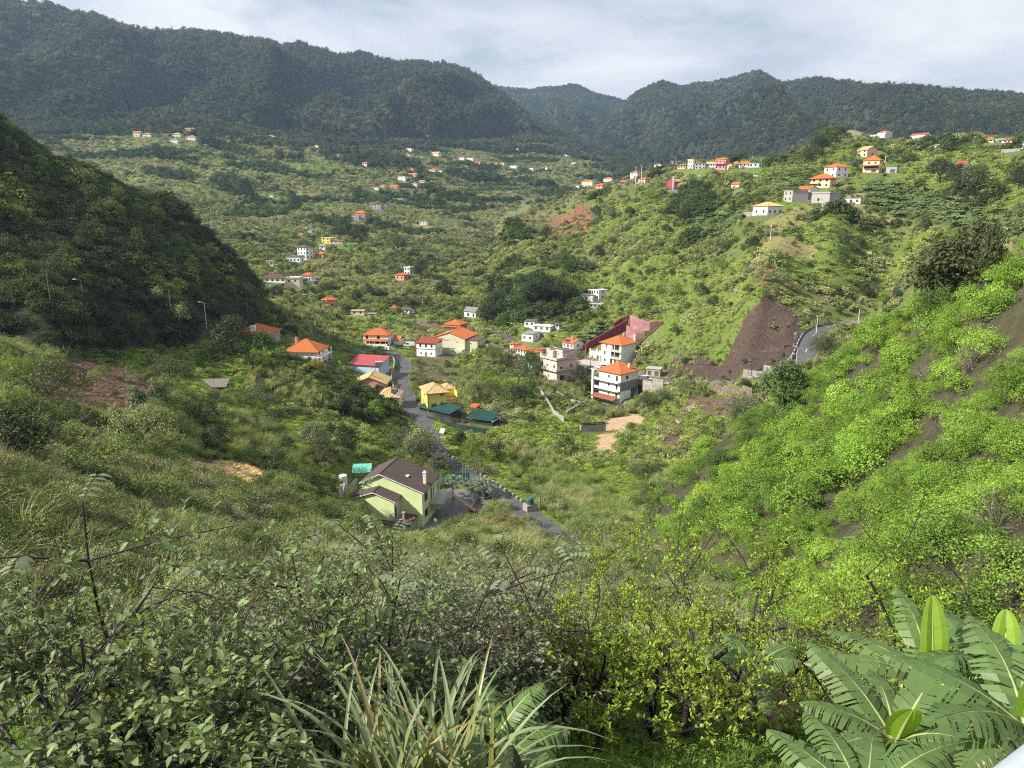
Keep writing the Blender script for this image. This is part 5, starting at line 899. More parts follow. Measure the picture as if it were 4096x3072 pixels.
hamlet('in the shaded head of the valley', 'houses at the valley head', 'J', [(775,842,262,290,'white',None),(758,834,303,328,'rust' if False else 'offwhite','rust'),(970,1044,285,327,'cream','tan'),(918,958,165,190,'white',None),(893,922,222,237,'white',None),(1172,1224,320,353,'white','orange'),(1230,1292,333,361,'white',None),(1290,1342,360,391,'white','orange'),(1424,1466,370,387,'palepink','orange'),(1470,1520,365,391,'palepink','orange'),(1545,1618,390,413,'white',None),(1688,1732,408,426,'white',None),(1808,1828,404,433,'white',None),(1568,1632,265,284,'white',None),(1768,1804,235,253,'white',None),(1690,1727,262,276,'white',None),(1920,1988,310,327,'white',None),(2050,2107,280,310,'white','greyroof'),(2145,2202,307,326,'white',None),(2000,2047,368,389,'white',None)])
# ------------------------------------------------------------------ the land itself
def cover_at(x, y):
    R = np.hypot(x, y); a = np.arctan2(x, y); i = np.clip(((a-AZ0)/(AZ1-AZ0)*(NAZ-1)+.5).astype(int), 0, NAZ-1); j = np.clip((np.interp(np.log(R), LRR, np.arange(NR))+.5).astype(int), 0, NR-1)
    return np.where(ROADMASK[i, j] | PADMASK[i, j], 11, COVER[i, j]), i, j
def build_land():
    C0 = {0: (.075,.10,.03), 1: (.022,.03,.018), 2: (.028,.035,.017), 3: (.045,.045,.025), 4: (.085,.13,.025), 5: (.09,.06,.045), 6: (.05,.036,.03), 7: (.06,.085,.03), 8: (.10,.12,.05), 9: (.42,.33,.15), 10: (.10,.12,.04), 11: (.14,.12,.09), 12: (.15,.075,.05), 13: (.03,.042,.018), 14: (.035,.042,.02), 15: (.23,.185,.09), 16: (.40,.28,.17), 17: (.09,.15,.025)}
    C2 = {0: (.13,.16,.05), 1: (.035,.045,.022), 2: (.045,.045,.025), 3: (.075,.07,.04), 4: (.13,.165,.04), 5: (.135,.10,.07), 6: (.085,.06,.047), 7: (.09,.12,.04), 8: (.16,.17,.08), 9: (.5,.42,.22), 10: (.13,.09,.06), 11: (.17,.16,.12), 12: (.20,.11,.06), 13: (.045,.06,.025), 14: (.055,.06,.03), 15: (.17,.18,.06), 16: (.48,.34,.2), 17: (.12,.17,.035)}
    cov = np.where(ROADMASK | PADMASK, 11, COVER); t = np.clip((fbm(GX/14, GY/14, 60, 4)-.3)*2.5, 0, 1)[..., None]; t = np.clip(t*.6+.4*np.clip((fbm(GX/90, GY/90, 61, 3)-.3)*2.5, 0, 1)[..., None], 0, 1)
    A = np.array([C0[k] for k in range(18)]); B = np.array([C2[k] for k in range(18)]); col = A[cov]*(1-t)+B[cov]*t; rs = RISER & np.isin(cov, [0, 4, 10, 15, 17]); col[rs] = col[rs]*.25+np.array((.10,.085,.06))*.75
    V = np.stack([GX, GY, Z], -1).reshape(-1, 3); i, j = np.meshgrid(np.arange(NAZ-1), np.arange(NR-1), indexing='ij'); a = (i*NR+j).ravel()
    F = np.stack([a, a+NR, a+NR+1, a+1], 1)
    m = bpy.data.meshes.new('terrain'); m.vertices.add(len(V)); m.vertices.foreach_set('co', V.ravel()); m.loops.add(F.size); m.loops.foreach_set('vertex_index', F.ravel().astype(np.int32)); m.polygons.add(len(F)); m.polygons.foreach_set('loop_start', np.arange(0, F.size, 4, dtype=np.int32)); m.update(calc_edges=True); m.shade_smooth()
    ca = m.attributes.new('land', 'FLOAT_COLOR', 'POINT'); ca.data.foreach_set('color', np.concatenate([col.reshape(-1, 3), np.ones((len(V), 1))], 1).ravel().astype(np.float32))
    mt_ = bpy.data.materials.new('soil_and_turf'); mt_.use_nodes = True; nt = mt_.node_tree; L = nt.links.new; b = nt.nodes['Principled BSDF']; b.inputs['Roughness'].default_value = .95; b.inputs['Specular IOR Level'].default_value = .1
    at = N(nt, 'ShaderNodeAttribute', attribute_name='land'); tc = N(nt, 'ShaderNodeTexCoord'); n1 = N(nt, 'ShaderNodeTexNoise', inp={'Scale': .9, 'Detail': 8.0, 'Roughness': .7}); L(tc.outputs['Object'], n1.inputs['Vector'])
    mr = N(nt, 'ShaderNodeMapRange', inp={1: .3, 2: .7, 3: .6, 4: 1.35}); L(n1.outputs[0], mr.inputs[0]); s_ = N(nt, 'ShaderNodeVectorMath', operation='SCALE'); L(at.outputs['Color'], s_.inputs[0]); L(mr.outputs[0], s_.inputs['Scale']); L(s_.outputs[0], b.inputs['Base Color'])
    n2 = N(nt, 'ShaderNodeTexNoise', inp={'Scale': 2.2, 'Detail': 6.0, 'Roughness': .65}); L(tc.outputs['Object'], n2.inputs['Vector']); bp = N(nt, 'ShaderNodeBump', inp={'Strength': .7, 'Distance': .4}); L(n2.outputs[0], bp.inputs['Height']); L(bp.outputs[0], b.inputs['Normal'])
    m.materials.append(mt_); tag(link('terrain', m), 'green valley floor, terraced slopes and mountains', 'terrain', kind='structure')
build_land(); EL = Z/GR
M_ASPH = mat('asphalt', (.085,.085,.09), .75, .18, .5, bump=.1, spec=.4); M_PAINT = mat('road_paint', (.7,.7,.68), .7, .15, 4); M_KERB = mat('kerb_stone', (.30,.28,.25), .9, .2, 2, bump=.2)
def strip(name, P, off0, off1, lift, m, thick=0):
    T = np.gradient(P[:, :2], axis=0); T /= np.linalg.norm(T, axis=1, keepdims=True)+1e-9; Nn = np.stack([-T[:, 1], T[:, 0]], 1); mb = MB(); a = P[:, :2]+Nn*off0; b = P[:, :2]+Nn*off1
    for i in range(len(P)-1):
        p = [(*a[i], P[i,2]+lift), (*b[i], P[i,2]+lift), (*b[i+1], P[i+1,2]+lift), (*a[i+1], P[i+1,2]+lift)]
        if off1 > off0: p = p[::-1]
        mb.quad(*p)
        if thick:
            for q in ((a[i], a[i+1]), (b[i+1], b[i])): z0, z1 = P[i,2]+lift, P[i+1,2]+lift; mb.quad((*q[0], z0-thick), (*q[1], z1-thick), (*q[1], z1), (*q[0], z0))
    return mb
for nm, lb, P, w in ROADS:
    o = strip(nm, P, -w/2, w/2, .0, M_ASPH, .5).build('road', M_ASPH); tag(o, lb, 'road', kind='structure')
def parapet_wall(label, P, off, h, w=.3, m=None, name='roadside_wall', cat='wall'):
    t = tag(strip(name, P, off-w/2, off+w/2, h, m or M_CONC, h+1.5).build(name, m or M_CONC), label, cat); return t
parapet_wall('low concrete parapet along the outer edge of the bending road', P_EAST[int(len(P_EAST)*.42):], 3.2, .7)
parapet_wall('pale parapet of the road on the right hand bank wall', P_EAST[:int(len(P_EAST)*.42)], -3.2, .6, m=M_KERB)
k0 = int(len(P_EAST)*.36); k1 = int(len(P_EAST)*.66); parapet_wall('grey block wall at the foot of the brown cut', P_EAST[k0:k1], 3.4 if False else 3.6, 1.4, .35, M_CONC) if False else None
def dashes(P, label):
    acc = 0
    for i in range(4, len(P)-5, 5):
        o = strip('centre_line_dash', P[i:i+2], -.08, .08, .012, M_PAINT).build('centre_line_dash', M_PAINT); tag(o, label, 'road marking', 'dashes on the bending road', 'structure')
dashes(P_EAST[int(len(P_EAST)*.55):], 'white centre dashes on the bending road')
def kerb_blocks(P, off, label, step=1.1, sz=(.5,.25,.42)):
    T = np.gradient(P[:, :2], axis=0); T /= np.linalg.norm(T, axis=1, keepdims=True); t = empty('kerb_block_row', (*P[0][:2], P[0][2]), 0, label, 'kerb'); me = MB().box(-sz[0]/2,-sz[1]/2,-.4,sz[0]/2,sz[1]/2,sz[2]).mesh('block', M_KERB); d = 0
    s_ = np.concatenate([[0], np.cumsum(np.linalg.norm(np.diff(P[:, :2], axis=0), axis=1))])
    for q in np.arange(0, s_[-1], step):
        x, y, z = (np.interp(q, s_, P[:, k]) for k in range(3)); tx = np.interp(q, s_, T[:, 0]); ty = np.interp(q, s_, T[:, 1]); o = link('block', me, t, (x-ty*off-P[0][0], y+tx*off-P[0][1], z-P[0][2]), math.atan2(ty, tx))
kerb_blocks(P_VAL[26:-12], -2.7, 'row of square whitish kerb blocks along the curving village road'); kerb_blocks(P_LOW[:14], 2.0, 'row of dark stone blocks along the upper lane', 1.6, (.6,.35,.42)); parapet_wall('grey retaining wall on the left side of the village road', P_VAL[26:-14], 2.9, 1.6, .35)
# ------------------------------------------------------------------ plants: unit meshes (height 1), copied over the land
def leafmesh(name, P, T, S, L, W, lv, mats, extra=None, bend=0):
    n = len(P); L = np.broadcast_to(L, n)[:, None]; W = np.broadcast_to(W, n)[:, None]; T = T/np.linalg.norm(T, axis=1, keepdims=True); S = S-(S*T).sum(1, keepdims=True)*T; S /= np.linalg.norm(S, axis=1, keepdims=True)+1e-9
    nn = np.cross(T, S)
    V = np.stack([P, P+T*L*.45+S*W*.5+nn*W*bend, P+T*L, P+T*L*.45-S*W*.5+nn*W*bend], 1).reshape(-1, 3); F = [tuple(range(4*i, 4*i+4)) for i in range(n)]; V = V.tolist(); lv = list(lv); mi = [0]*n
    if extra:
        k = len(V); V += extra.v; F += [tuple(q+k for q in f) for f in extra.f]; lv += [.5]*len(extra.f); mi += [1]*len(extra.f)
    m = bpy.data.meshes.new(name); m.from_pydata(V, [], F)
    for q in mats: m.materials.append(q)
    m.attributes.new('lv', 'FLOAT', 'FACE').data.foreach_set('value', np.array(lv, np.float32)); m.polygons.foreach_set('material_index', np.array(mi, np.int32)); return m
def rand_dirs(n, r): v = r.normal(size=(n, 3)); return v/np.linalg.norm(v, axis=1, keepdims=True)
def crown(r, n, leaf, nclump, rx=.6, z0=.05, z1=1.0, cr=.2, hollow=.55, up=.35, aspect=.55, lean=0, top=1.0):
    "leaf cloud of several clumps round an uneven dome"
    d = rand_dirs(nclump, r); d[:, 2] = np.abs(d[:, 2])*1.2-.25; d /= np.linalg.norm(d, axis=1, keepdims=True); rad = r.uniform(hollow, 1.0, (nclump, 1)); zc = (z0+z1)/2-.1*(z1-z0)
    C = d*rad*np.array([rx, rx, (z1-zc)*.85]); C[:, 2] += zc; C[:, 0] += lean*(C[:, 2]-z0)
    C[:, :2] *= np.clip(1.25-(C[:, 2:]-z0)/(z1-z0)*(1.25-top*.7), .3, 1.2)
    k = r.integers(0, nclump, n); s = cr*r.uniform(.6, 1.3, nclump)[k][:, None]; q = rand_dirs(n, r); P = C[k]+q*s*r.uniform(.35, 1.0, (n, 1))**.6*np.array([1, 1, .8]); P[:, 2] = np.maximum(P[:, 2], .01)
    out = q*.8+d[k]*.5+np.array([0, 0, up])+r.normal(size=(n, 3))*.5; T = np.cross(out, r.normal(size=(n, 3)))+out*.3; S = np.cross(out, T)
    lvc = r.uniform(.25, .75, nclump)[k]; lv = np.clip(lvc+r.uniform(-.3, .3, n), 0, 1)
    return P, T, S, leaf*r.uniform(.7, 1.3, n), leaf*aspect*r.uniform(.7, 1.3, n), lv
def blades(r, n, hgt=1.0, spread=.35, arch=.5, w=.03, seg=3, base=.12):
    "arching blades of reed, cane or grass"
    V = []; F = []; lv = []
    for i in range(n):
        a = r.uniform(0, 2*math.pi); b0 = r.uniform(0, base); h = hgt*r.uniform(.55, 1.0); o = spread*r.uniform(.2, 1); ar = arch*r.uniform(.2, 1); x0, y0 = b0*math.cos(a*1.7), b0*math.sin(a*1.7); sd = np.array([-math.sin(a), math.cos(a), 0])*w*r.uniform(.7, 1.3); k0 = len(V)
        for s in range(seg+1):
            t = s/seg; c = np.array([x0+math.cos(a)*o*(t+ar*t**3), y0+math.sin(a)*o*(t+ar*t**3), h*(t-ar*.45*t**3)]); q = sd*(1-t*.97); V += [tuple(c-q), tuple(c+q)]
            if s: F.append((k0+2*s-2, k0+2*s-1, k0+2*s+1, k0+2*s)); lv.append(np.clip(.4+r.uniform(-.3, .3)+t*.2, 0, 1))
    return V, F, lv
def bladesmesh(name, V, F, lv, m):
    me = bpy.data.meshes.new(name); me.from_pydata(V, [], F); me.materials.append(m); me.attributes.new('lv', 'FLOAT', 'FACE').data.foreach_set('value', np.array(lv, np.float32)); return me
def banana_geo(r, n=8, ll=.75):
    V = []; F = []; lv = []
    for i in range(n):
        a = 2.4*i+r.uniform(-.3, .3); el = r.uniform(.5, 1.2); L = ll*r.uniform(.7, 1.1); w = L*.13; d = np.array([math.cos(a), math.sin(a), 0]); s = np.array([-d[1], d[0], 0]); k = len(V); sg = 4
        for j in range(sg+1):
            t = j/sg; c = d*L*(math.cos(el)*t+.25*t*t)+np.array([0, 0, .5+L*(math.sin(el)*t-.55*t*t)]); ww = w*(math.sin(math.pi*min(t*.92+.08, 1))**.6)
            V += [tuple(c-s*ww-np.array([0,0,ww*.3])), tuple(c), tuple(c+s*ww-np.array([0,0,ww*.3]))]
            if j:
                b = k+3*j; F += [(b-3, b-2, b+1, b), (b-2, b-1, b+2, b+1)]; q = np.clip(.5+r.uniform(-.35, .35), 0, 1); lv += [q, q]
    return V, F, lv
M_LF = leafmat('foliage_far', trans=.38, spec=0, var=.5, gain=1.85, hue=(1.08, 1.0, 1.1)); M_LN = leafmat('foliage_mid', trans=.38, rough=.5, spec=.12, var=.55, gain=1.85, hue=(1.06, 1.0, 1.05)); M_BARK = mat('bark', (.10,.08,.06), .9, .3, 8); M_BARKD = mat('dark_bark', (.045,.038,.033), .9, .3, 8)
LIB = {}
def lib(kind):
    if kind in LIB: return LIB[kind]
    out = []; r = np.random.default_rng(abs(hash(kind)) % 1000 if False else sum(map(ord, kind)))
    for v in range(3):
        if kind == 'bush': m = leafmesh(kind, *crown(r, 230, .17, 16, .58, .0, 1, .22), [M_LF])
        elif kind == 'bush_near': m = leafmesh(kind, *crown(r, 1500, .065, 34, .6, .0, 1, .2), [M_LN])
        elif kind == 'bush_fine': m = leafmesh(kind, *crown(r, 2600, .042, 60, .62, .0, 1, .15, hollow=.5), [M_LN])
        elif kind == 'tree': m = leafmesh(kind, *crown(r, 260, .15, 14, .42, .18, 1, .2, top=.8), [M_LF, M_BARK], MB().tube([(0,0,-.1),(0,0,.5)], [.03,.015], 4))
        elif kind == 'tree_near': m = leafmesh(kind, *crown(r, 1900, .055, 40, .44, .15, 1, .17, top=.8), [M_LN, M_BARK], MB().tube([(0,0,-.1),(.02,0,.3),(0,.02,.6)], [.035,.025,.01], 6))
        elif kind == 'gum': m = leafmesh(kind, *crown(r, 170, .13, 12, .27, .28, 1, .14, hollow=.3, top=1.0, lean=r.uniform(-.1,.1)), [M_LF, M_BARK], MB().tube([(0,0,-.1),(0,0,.8)], [.02,.008], 4))
        elif kind == 'pine': m = leafmesh(kind, *crown(r, 200, .12, 20, .26, .1, 1, .12, hollow=.2, top=.15), [M_LF, M_BARK], MB().tube([(0,0,-.1),(0,0,.95)], [.02,.005], 4))
        elif kind == 'reed': m = bladesmesh(kind, *blades(r, 75, 1, .3, .7, .022, 3, .25), M_LF)
        elif kind == 'cane': m = bladesmesh(kind, *blades(r, 110, 1, .5, 1.0, .016, 4, .3), M_LN)
        elif kind == 'grass': m = bladesmesh(kind, *blades(r, 40, 1, .7, .8, .035, 2, .45), M_LF)
        elif kind == 'banana': m = bladesmesh(kind, *banana_geo(r), M_LF)
        elif kind == 'creeper': m = leafmesh(kind, *crown(r, 150, .22, 18, .85, .0, .55, .25, up=1.2, aspect=.75), [M_LF])
        elif kind == 'creeper_near': m = leafmesh(kind, *crown(r, 420, .13, 26, .85, .0, .5, .22, up=1.2, aspect=.75), [M_LF])
        elif kind == 'twigs':
            b = MB(); b2 = []
            for i in range(60):
                d = rand_dirs(1, r)[0]; d[2] = abs(d[2])*.9+.15; p = Vector(d*r.uniform(.0, .3)); q = p+Vector(d*r.uniform(.3, .8)+r.normal(size=3)*.12); b.bar(p, q, .012, 3, .004)
            m = leafmesh(kind, *crown(r, 120, .06, 20, .6, .1, 1, .2), [M_LF, mat('grey_twigs', (.20,.17,.14), .9, .3, 6)], b)
        elif kind == 'stones':
            b = MB(); n = 7; b.lathe([(.1,0),(.5,.15),(.55,.4),(.3,.6),(.05,.65)], n); b.v = [(x+r.uniform(-.12,.12), y+r.uniform(-.12,.12), z+r.uniform(-.06,.06)) for x, y, z in b.v]; m = b.mesh(kind, M_STONE)
        out.append(bpy.data.objects.new('plant_'+kind, m))
    LIB[kind] = out; return out
RUNMAX = np.maximum.accumulate(EL, axis=1); RUNMAX = np.concatenate([np.full((NAZ, 1), -9), RUNMAX[:, :-1]], 1)
CL = np.array(CLEAR)
def sel(m, *a): return [q[m] for q in a]
ORDER_ID = 0
def candidates(r0, r1, d, seed, azlim=38.5):
    r = np.random.default_rng(seed); a = math.radians(azlim); n = int(a*(r1*r1-r0*r0)/d**2); R = np.sqrt(r.uniform(r0*r0, r1*r1, n)); az = r.uniform(-a, a, n); return R*np.sin(az), R*np.cos(az), R, r
def scatter(name, label, kinds, X, Y, S, tint, r, sink=.06, zs=None, cat='vegetation', margin=1.6, clear=True, wind=.12):
    X, Y, S, tint = map(np.asarray, (X, Y, S, tint)); R = np.hypot(X, Y); z = ground(X, Y); cov, i, j = cover_at(X, Y)
    px, py = project(X, Y, z); tpx = S*FPX/R*margin
    keep = (EL[i, j]+S*margin/R+.002 >= RUNMAX[i, j]) & (px > -tpx-60) & (px < 4156+tpx) & (py-tpx < 3150) & (py > -200)
    if clear:
        for x, y, q in CL: keep &= (X-x)**2+(Y-y)**2 > (q+S*.32)**2
    X, Y, S, z, tint = X[keep], Y[keep], S[keep], z[keep], tint[keep]; n = len(X)
    if n == 0: return None
    kinds = [kinds] if isinstance(kinds, str) else kinds; src = [o for k in kinds for o in lib(k)]
    m = bpy.data.meshes.new(name); m.vertices.add(n); m.vertices.foreach_set('co', np.stack([X, Y, z-S*sink], 1).ravel())
    rot = np.stack([r.normal(0, wind, n), r.normal(0, wind, n), r.uniform(0, 6.28, n)], 1); m.attributes.new('rot', 'FLOAT_VECTOR', 'POINT').data.foreach_set('vector', rot.ravel().astype(np.float32))
    zz = r.uniform(.8, 1.2, n) if zs is None else zs*r.uniform(.85, 1.15, n); scl = np.stack([S, S, S*zz], 1); m.attributes.new('scl', 'FLOAT_VECTOR', 'POINT').data.foreach_set('vector', scl.ravel().astype(np.float32))
    m.attributes.new('tint', 'FLOAT_COLOR', 'POINT').data.foreach_set('color', np.concatenate([tint, np.ones((n, 1))], 1).ravel().astype(np.float32)); m.attributes.new('pick', 'INT', 'POINT').data.foreach_set('value', r.integers(0, len(src), n).astype(np.int32))
    o = link(name, m); tag(o, label, cat, kind='stuff'); g = bpy.data.node_groups.new(name, 'GeometryNodeTree'); g.interface.new_socket('Geometry', in_out='INPUT', socket_type='NodeSocketGeometry'); g.interface.new_socket('Geometry', in_out='OUTPUT', socket_type='NodeSocketGeometry')
    gi = g.nodes.new('NodeGroupInput'); go = g.nodes.new('NodeGroupOutput'); jn = g.nodes.new('GeometryNodeJoinGeometry'); L = g.links.new
    def attr(nm, ty): q = g.nodes.new('GeometryNodeInputNamedAttribute'); q.data_type = ty; q.inputs[0].default_value = nm; return q.outputs[0]
    ra, sa, pa = attr('rot', 'FLOAT_VECTOR'), attr('scl', 'FLOAT_VECTOR'), attr('pick', 'INT')
    for k, s_ in enumerate(src):
        ip = g.nodes.new('GeometryNodeInstanceOnPoints'); oi = g.nodes.new('GeometryNodeObjectInfo'); oi.inputs['Object'].default_value = s_; oi.inputs['As Instance'].default_value = True; cp = g.nodes.new('FunctionNodeCompare'); cp.data_type = 'INT'; cp.operation = 'EQUAL'
        ii = [q for q in cp.inputs if q.type == 'INT']; L(pa, ii[0]); ii[1].default_value = k; L(gi.outputs[0], ip.inputs['Points']); L(cp.outputs[0], ip.inputs['Selection']); L(oi.outputs['Geometry'], ip.inputs['Instance']); L(ra, ip.inputs['Rotation']); L(sa, ip.inputs['Scale']); L(ip.outputs[0], jn.inputs[0])
    L(jn.outputs[0], go.inputs[0]); md = o.modifiers.new('plants', 'NODES'); md.node_group = g; print('scatter', name, n); return o
def shades(X, Y, pal, r, sc=25.0, k=70, jit=.25, mixr=.5):
    "tints picked from a palette in drifts, a little different from plant to plant"
    pal = np.array(pal); t = np.clip((fbm(X/sc, Y/sc, k, 3)-.25)/.5, 0, .999)*(1-mixr)+r.uniform(0, .999, len(X))*mixr; q = t*(len(pal)-1); i = q.astype(int); f = (q-i)[:, None]
    c = pal[i]*(1-f)+pal[np.minimum(i+1, len(pal)-1)]*f; return c*r.uniform(1-jit, 1+jit, (len(X), 1))
DK, MD, LT, PL, YG, GY_, BL = (.030,.045,.018), (.055,.085,.025), (.10,.145,.04), (.16,.18,.085), (.17,.21,.035), (.12,.125,.08), (.05,.08,.05)
# ------------------------------------------------------------------ foreground plants
def leaf_arrays(P, T, U, L, W, curl, fold=.18):
    "P base, T direction, U upper side: eight points per leaf, folded along the midrib, tip curling down"
    n = len(P); T = T/np.linalg.norm(T, axis=1, keepdims=True); S = np.cross(T, U); S /= np.linalg.norm(S, axis=1, keepdims=True)+1e-9; U = np.cross(S, T); L = L[:, None]; W = W[:, None]; c = curl[:, None]
    st = ((.35, .95), (.72, .8)); rows = [P]
    for t, w in st:
        m = P+T*L*t-U*L*c*t*t; rows += [m-S*W*.5*w+U*W*fold*w, m, m+S*W*.5*w+U*W*fold*w]
    rows.append(P+T*L-U*L*c); V = np.stack(rows, 1).reshape(-1, 3); F = []
    for i in range(n): b = 8*i; F += [(b,b+1,b+2), (b,b+2,b+3), (b+1,b+4,b+5,b+2), (b+2,b+5,b+6,b+3), (b+4,b+7,b+5), (b+5,b+7,b+6)]
    return V, F
def foliage_mesh(name, P, T, U, L, W, curl, lv, m, fold=.18):
    V, F = leaf_arrays(np.array(P), np.array(T), np.array(U), np.array(L), np.array(W), np.array(curl), fold); me = bpy.data.meshes.new(name); me.from_pydata(V.tolist(), [], F); me.materials.append(m)
    me.attributes.new('lv', 'FLOAT', 'FACE').data.foreach_set('value', np.repeat(np.array(lv, np.float32), 6)); me.shade_smooth(); return me
def skeleton(r, height, spread, depth=4, stems=3, kids=(2, 4), wob=.35, up=.35, r0=.07, shrink=.68):
    "branching wood: list of (points, radii) and the twig ends"
    out = []; ends = []
    def grow(p, d, L, rad, lev):
        n = 4; pts = [p]; rr = [rad]
        for k in range(n):
            d = (d+Vector(r.normal(size=3))*wob*.5+Vector((0,0,up*.18))).normalized(); p = p+d*(L/n); pts.append(p); rr.append(rad*(1-.45*(k+1)/n))
            if lev <= 1: ends.append((p, d))
        out.append((pts, rr))
        if lev == 0: ends.append((p, d)); return
        for q in range(r.integers(*kids)+(1 if lev > 1 else 0)):
            k = r.integers(1, n+1); a = Vector(r.normal(size=3)); a.z = a.z*.6+.1; nd = (d*.75+a.normalized()*.85).normalized(); grow(pts[k], nd, L*shrink*r.uniform(.75, 1.2), max(rr[k]*.62, .004), lev-1)
    for s in range(stems):
        a = 2*math.pi*(s+r.uniform(-.3, .3))/stems; t = spread/height; d = Vector((math.cos(a)*t*.8, math.sin(a)*t*.8, 1)).normalized(); grow(Vector((math.cos(a)*.1, math.sin(a)*.1, -.3)), d, height*.45, r0, depth)
    return out, ends
def ftree(name, label, cat, u, R, top_v, spread, seed, leafm, barkm, per, Lr, Wr, depth=4, stems=3, curl=(.1, .5), upl=.4, kids=(2, 4), wob=.35, r0=.07, group=None, solo=0, thin=1.0, up=.35, maxl=9000, leafc='foliage'):
    r = np.random.default_rng(seed); a, e = azel(u, top_v); x, y = R*math.sin(a), R*math.cos(a); z = float(ground(x, y)); hgt = max(e*R-z, 1.0)*1.02
    W, ends = skeleton(r, hgt, spread, depth, stems, kids, wob, up, r0); mz = max(p.z for p, d in ends); mr = np.quantile([math.hypot(p.x, p.y) for p, d in ends], .92); kx, kz = spread/max(mr, .1), hgt/max(mz, .1)
    f = lambda p: Vector((p.x*kx, p.y*kx, p.z*kz)); t = empty(name, (x, y, z), 0, label, cat, group); mb = MB()
    for pts, rr in W: mb.tube([f(p) for p in pts], rr, 5 if rr[0] > .02 else 3, False)
    mb.build('trunk', barkm, t, smooth=True); P = []; T = []; U = []; L = []; Wd = []; C = []; lv = []
    for p, d in ends:
        if r.uniform() > thin: continue
        p = f(p); base = r.uniform(.2, .8)
        for k in range(per):
            q = Vector(r.normal(size=3)); dd = (d*.5+q.normalized()*.9+Vector((0,0,upl))).normalized(); P.append(p-d*r.uniform(0, .1)); T.append(dd); u_ = Vector((r.normal()*.35, r.normal()*.35, 1)); U.append(u_); l = r.uniform(*Lr); L.append(l); Wd.append(l*r.uniform(*Wr)); C.append(r.uniform(*curl)); lv.append(np.clip(base+r.uniform(-.25, .25), 0, 1))
    n = len(P); idx = r.permutation(n)[:maxl]; pick = lambda q: [q[i] for i in idx]; P, T, U, L, Wd, C, lv = map(pick, (P, T, U, L, Wd, C, lv))
    if solo:                                               # the leaves nearest the viewer, one object each
        d = [math.hypot(x+p.x, y+p.y) for p in P]; o_ = np.argsort(d); near = set(o_[:solo].tolist()); base = [foliage_mesh('leaf', [(0,0,0)], [(0,1,0)], [(0,0,1)], [1.0], [.5], [c], [q], leafm) for c, q in ((.15,.3),(.3,.7),(.45,.5),(.2,.9))]
        for i in near:
            o = link('leaf', base[i % 4], t, P[i]); tt = Vector(T[i]).normalized(); s = tt.cross(U[i]).normalized(); uu = s.cross(tt); o.rotation_mode = 'QUATERNION'; o.rotation_quaternion = Matrix((s, tt, uu)).transposed().to_quaternion(); o.scale = (L[i]*1.0, L[i], L[i])
        keep = [i for i in range(len(P)) if i not in near]; P, T, U, L, Wd, C, lv = ([q[i] for i in keep] for q in (P, T, U, L, Wd, C, lv))
    fo = link(leafc, foliage_mesh(leafc, P, T, U, L, Wd, C, lv, leafm), t); fo['kind'] = 'stuff'; return t
M_CHER = leafmat('broad_leaf', (.15,.205,.075), .34, .5, .55, .25); M_CITR = leafmat('citrus_leaf', (.27,.35,.05), .42, .45, .5, .25); M_LEGU = leafmat('blue_green_leaf', (.17,.21,.12), .32, .5, .45, .25); M_PALE = leafmat('grey_green_leaf', (.20,.22,.12), .32, .5, .5, .25)
M_GBARK = mat('grey_bark', (.13,.115,.10), .9, .3, 14, bump=.4); M_STEM = mat('dark_stem', (.04,.03,.028), .8, .3, 12)
CH = dict(leafm=M_CHER, barkm=M_GBARK, per=2, Lr=(.05,.135), Wr=(.45,.6), depth=4, stems=4, kids=(2, 4), thin=.8, maxl=6500, r0=.085, wob=.55, upl=.35)
ftree('broad_leaf_tree', 'large leaved tree with grey branches in the lower left corner', 'tree', 190, 7.4, 1150, 2.5, 101, solo=220, **CH)
ftree('broad_leaf_tree', 'large leaved tree right of the lower left corner tree', 'tree', 470, 8.4, 1195, 2.2, 102, **CH)
ftree('broad_leaf_tree', 'large leaved tree cut by the left edge of the picture', 'tree', -40, 6.6, 1190, 2.0, 103, **CH)
ftree('broad_leaf_tree', 'low large leaved tree at the bottom left of the cane clump', 'tree', 330, 6.2, 1400, 1.8, 104, **CH)
ftree('broad_leaf_tree', 'low large leaved bush between corner tree and cane clump', 'tree', 600, 6.8, 1400, 1.7, 105, **CH)
CI = dict(leafm=M_CITR, barkm=M_BARKD, per=6, Lr=(.055,.10), Wr=(.36,.48), thin=.75, depth=4, stems=2, kids=(2, 4), r0=.075, wob=.55, upl=.7, curl=(.0, .35), maxl=7500)
ftree('citrus_tree', 'yellow-green citrus tree with forked dark trunk right of the cane clump', 'tree', 1470, 11.5, 1190, 2.3, 111, **CI)
ftree('citrus_tree', 'lower citrus tree just right of the cane clump', 'tree', 1260, 11.0, 1300, 1.6, 112, **CI)
ftree('citrus_tree', 'citrus tree behind and left of the forked one', 'tree', 1330, 14.5, 1150, 2.3, 113, **CI)
ftree('citrus_tree', 'citrus tree behind and right of the forked one', 'tree', 1680, 15, 1150, 2.7, 114, **CI)
ftree('citrus_tree', 'citrus tree above the banana leaves', 'tree', 1900, 16, 1120, 2.9, 115, **CI)
ftree('citrus_tree', 'citrus tree at the right edge above the bananas', 'tree', 2150, 15, 1110, 2.8, 116, **CI)
ftree('citrus_tree', 'small citrus bush at the foot of the forked tree', 'tree', 1240, 9.5, 1560, .9, 117, **{**CI, 'depth': 3})
ftree('citrus_tree', 'farther citrus tree left of the right slope shrubs', 'tree', 1560, 20, 1080, 2.8, 118, **{**CI, 'depth': 3, 'per': 9})
ftree('citrus_tree', 'farther citrus tree under the right slope', 'tree', 2020, 22, 1060, 3.2, 119, **{**CI, 'depth': 3, 'per': 9})
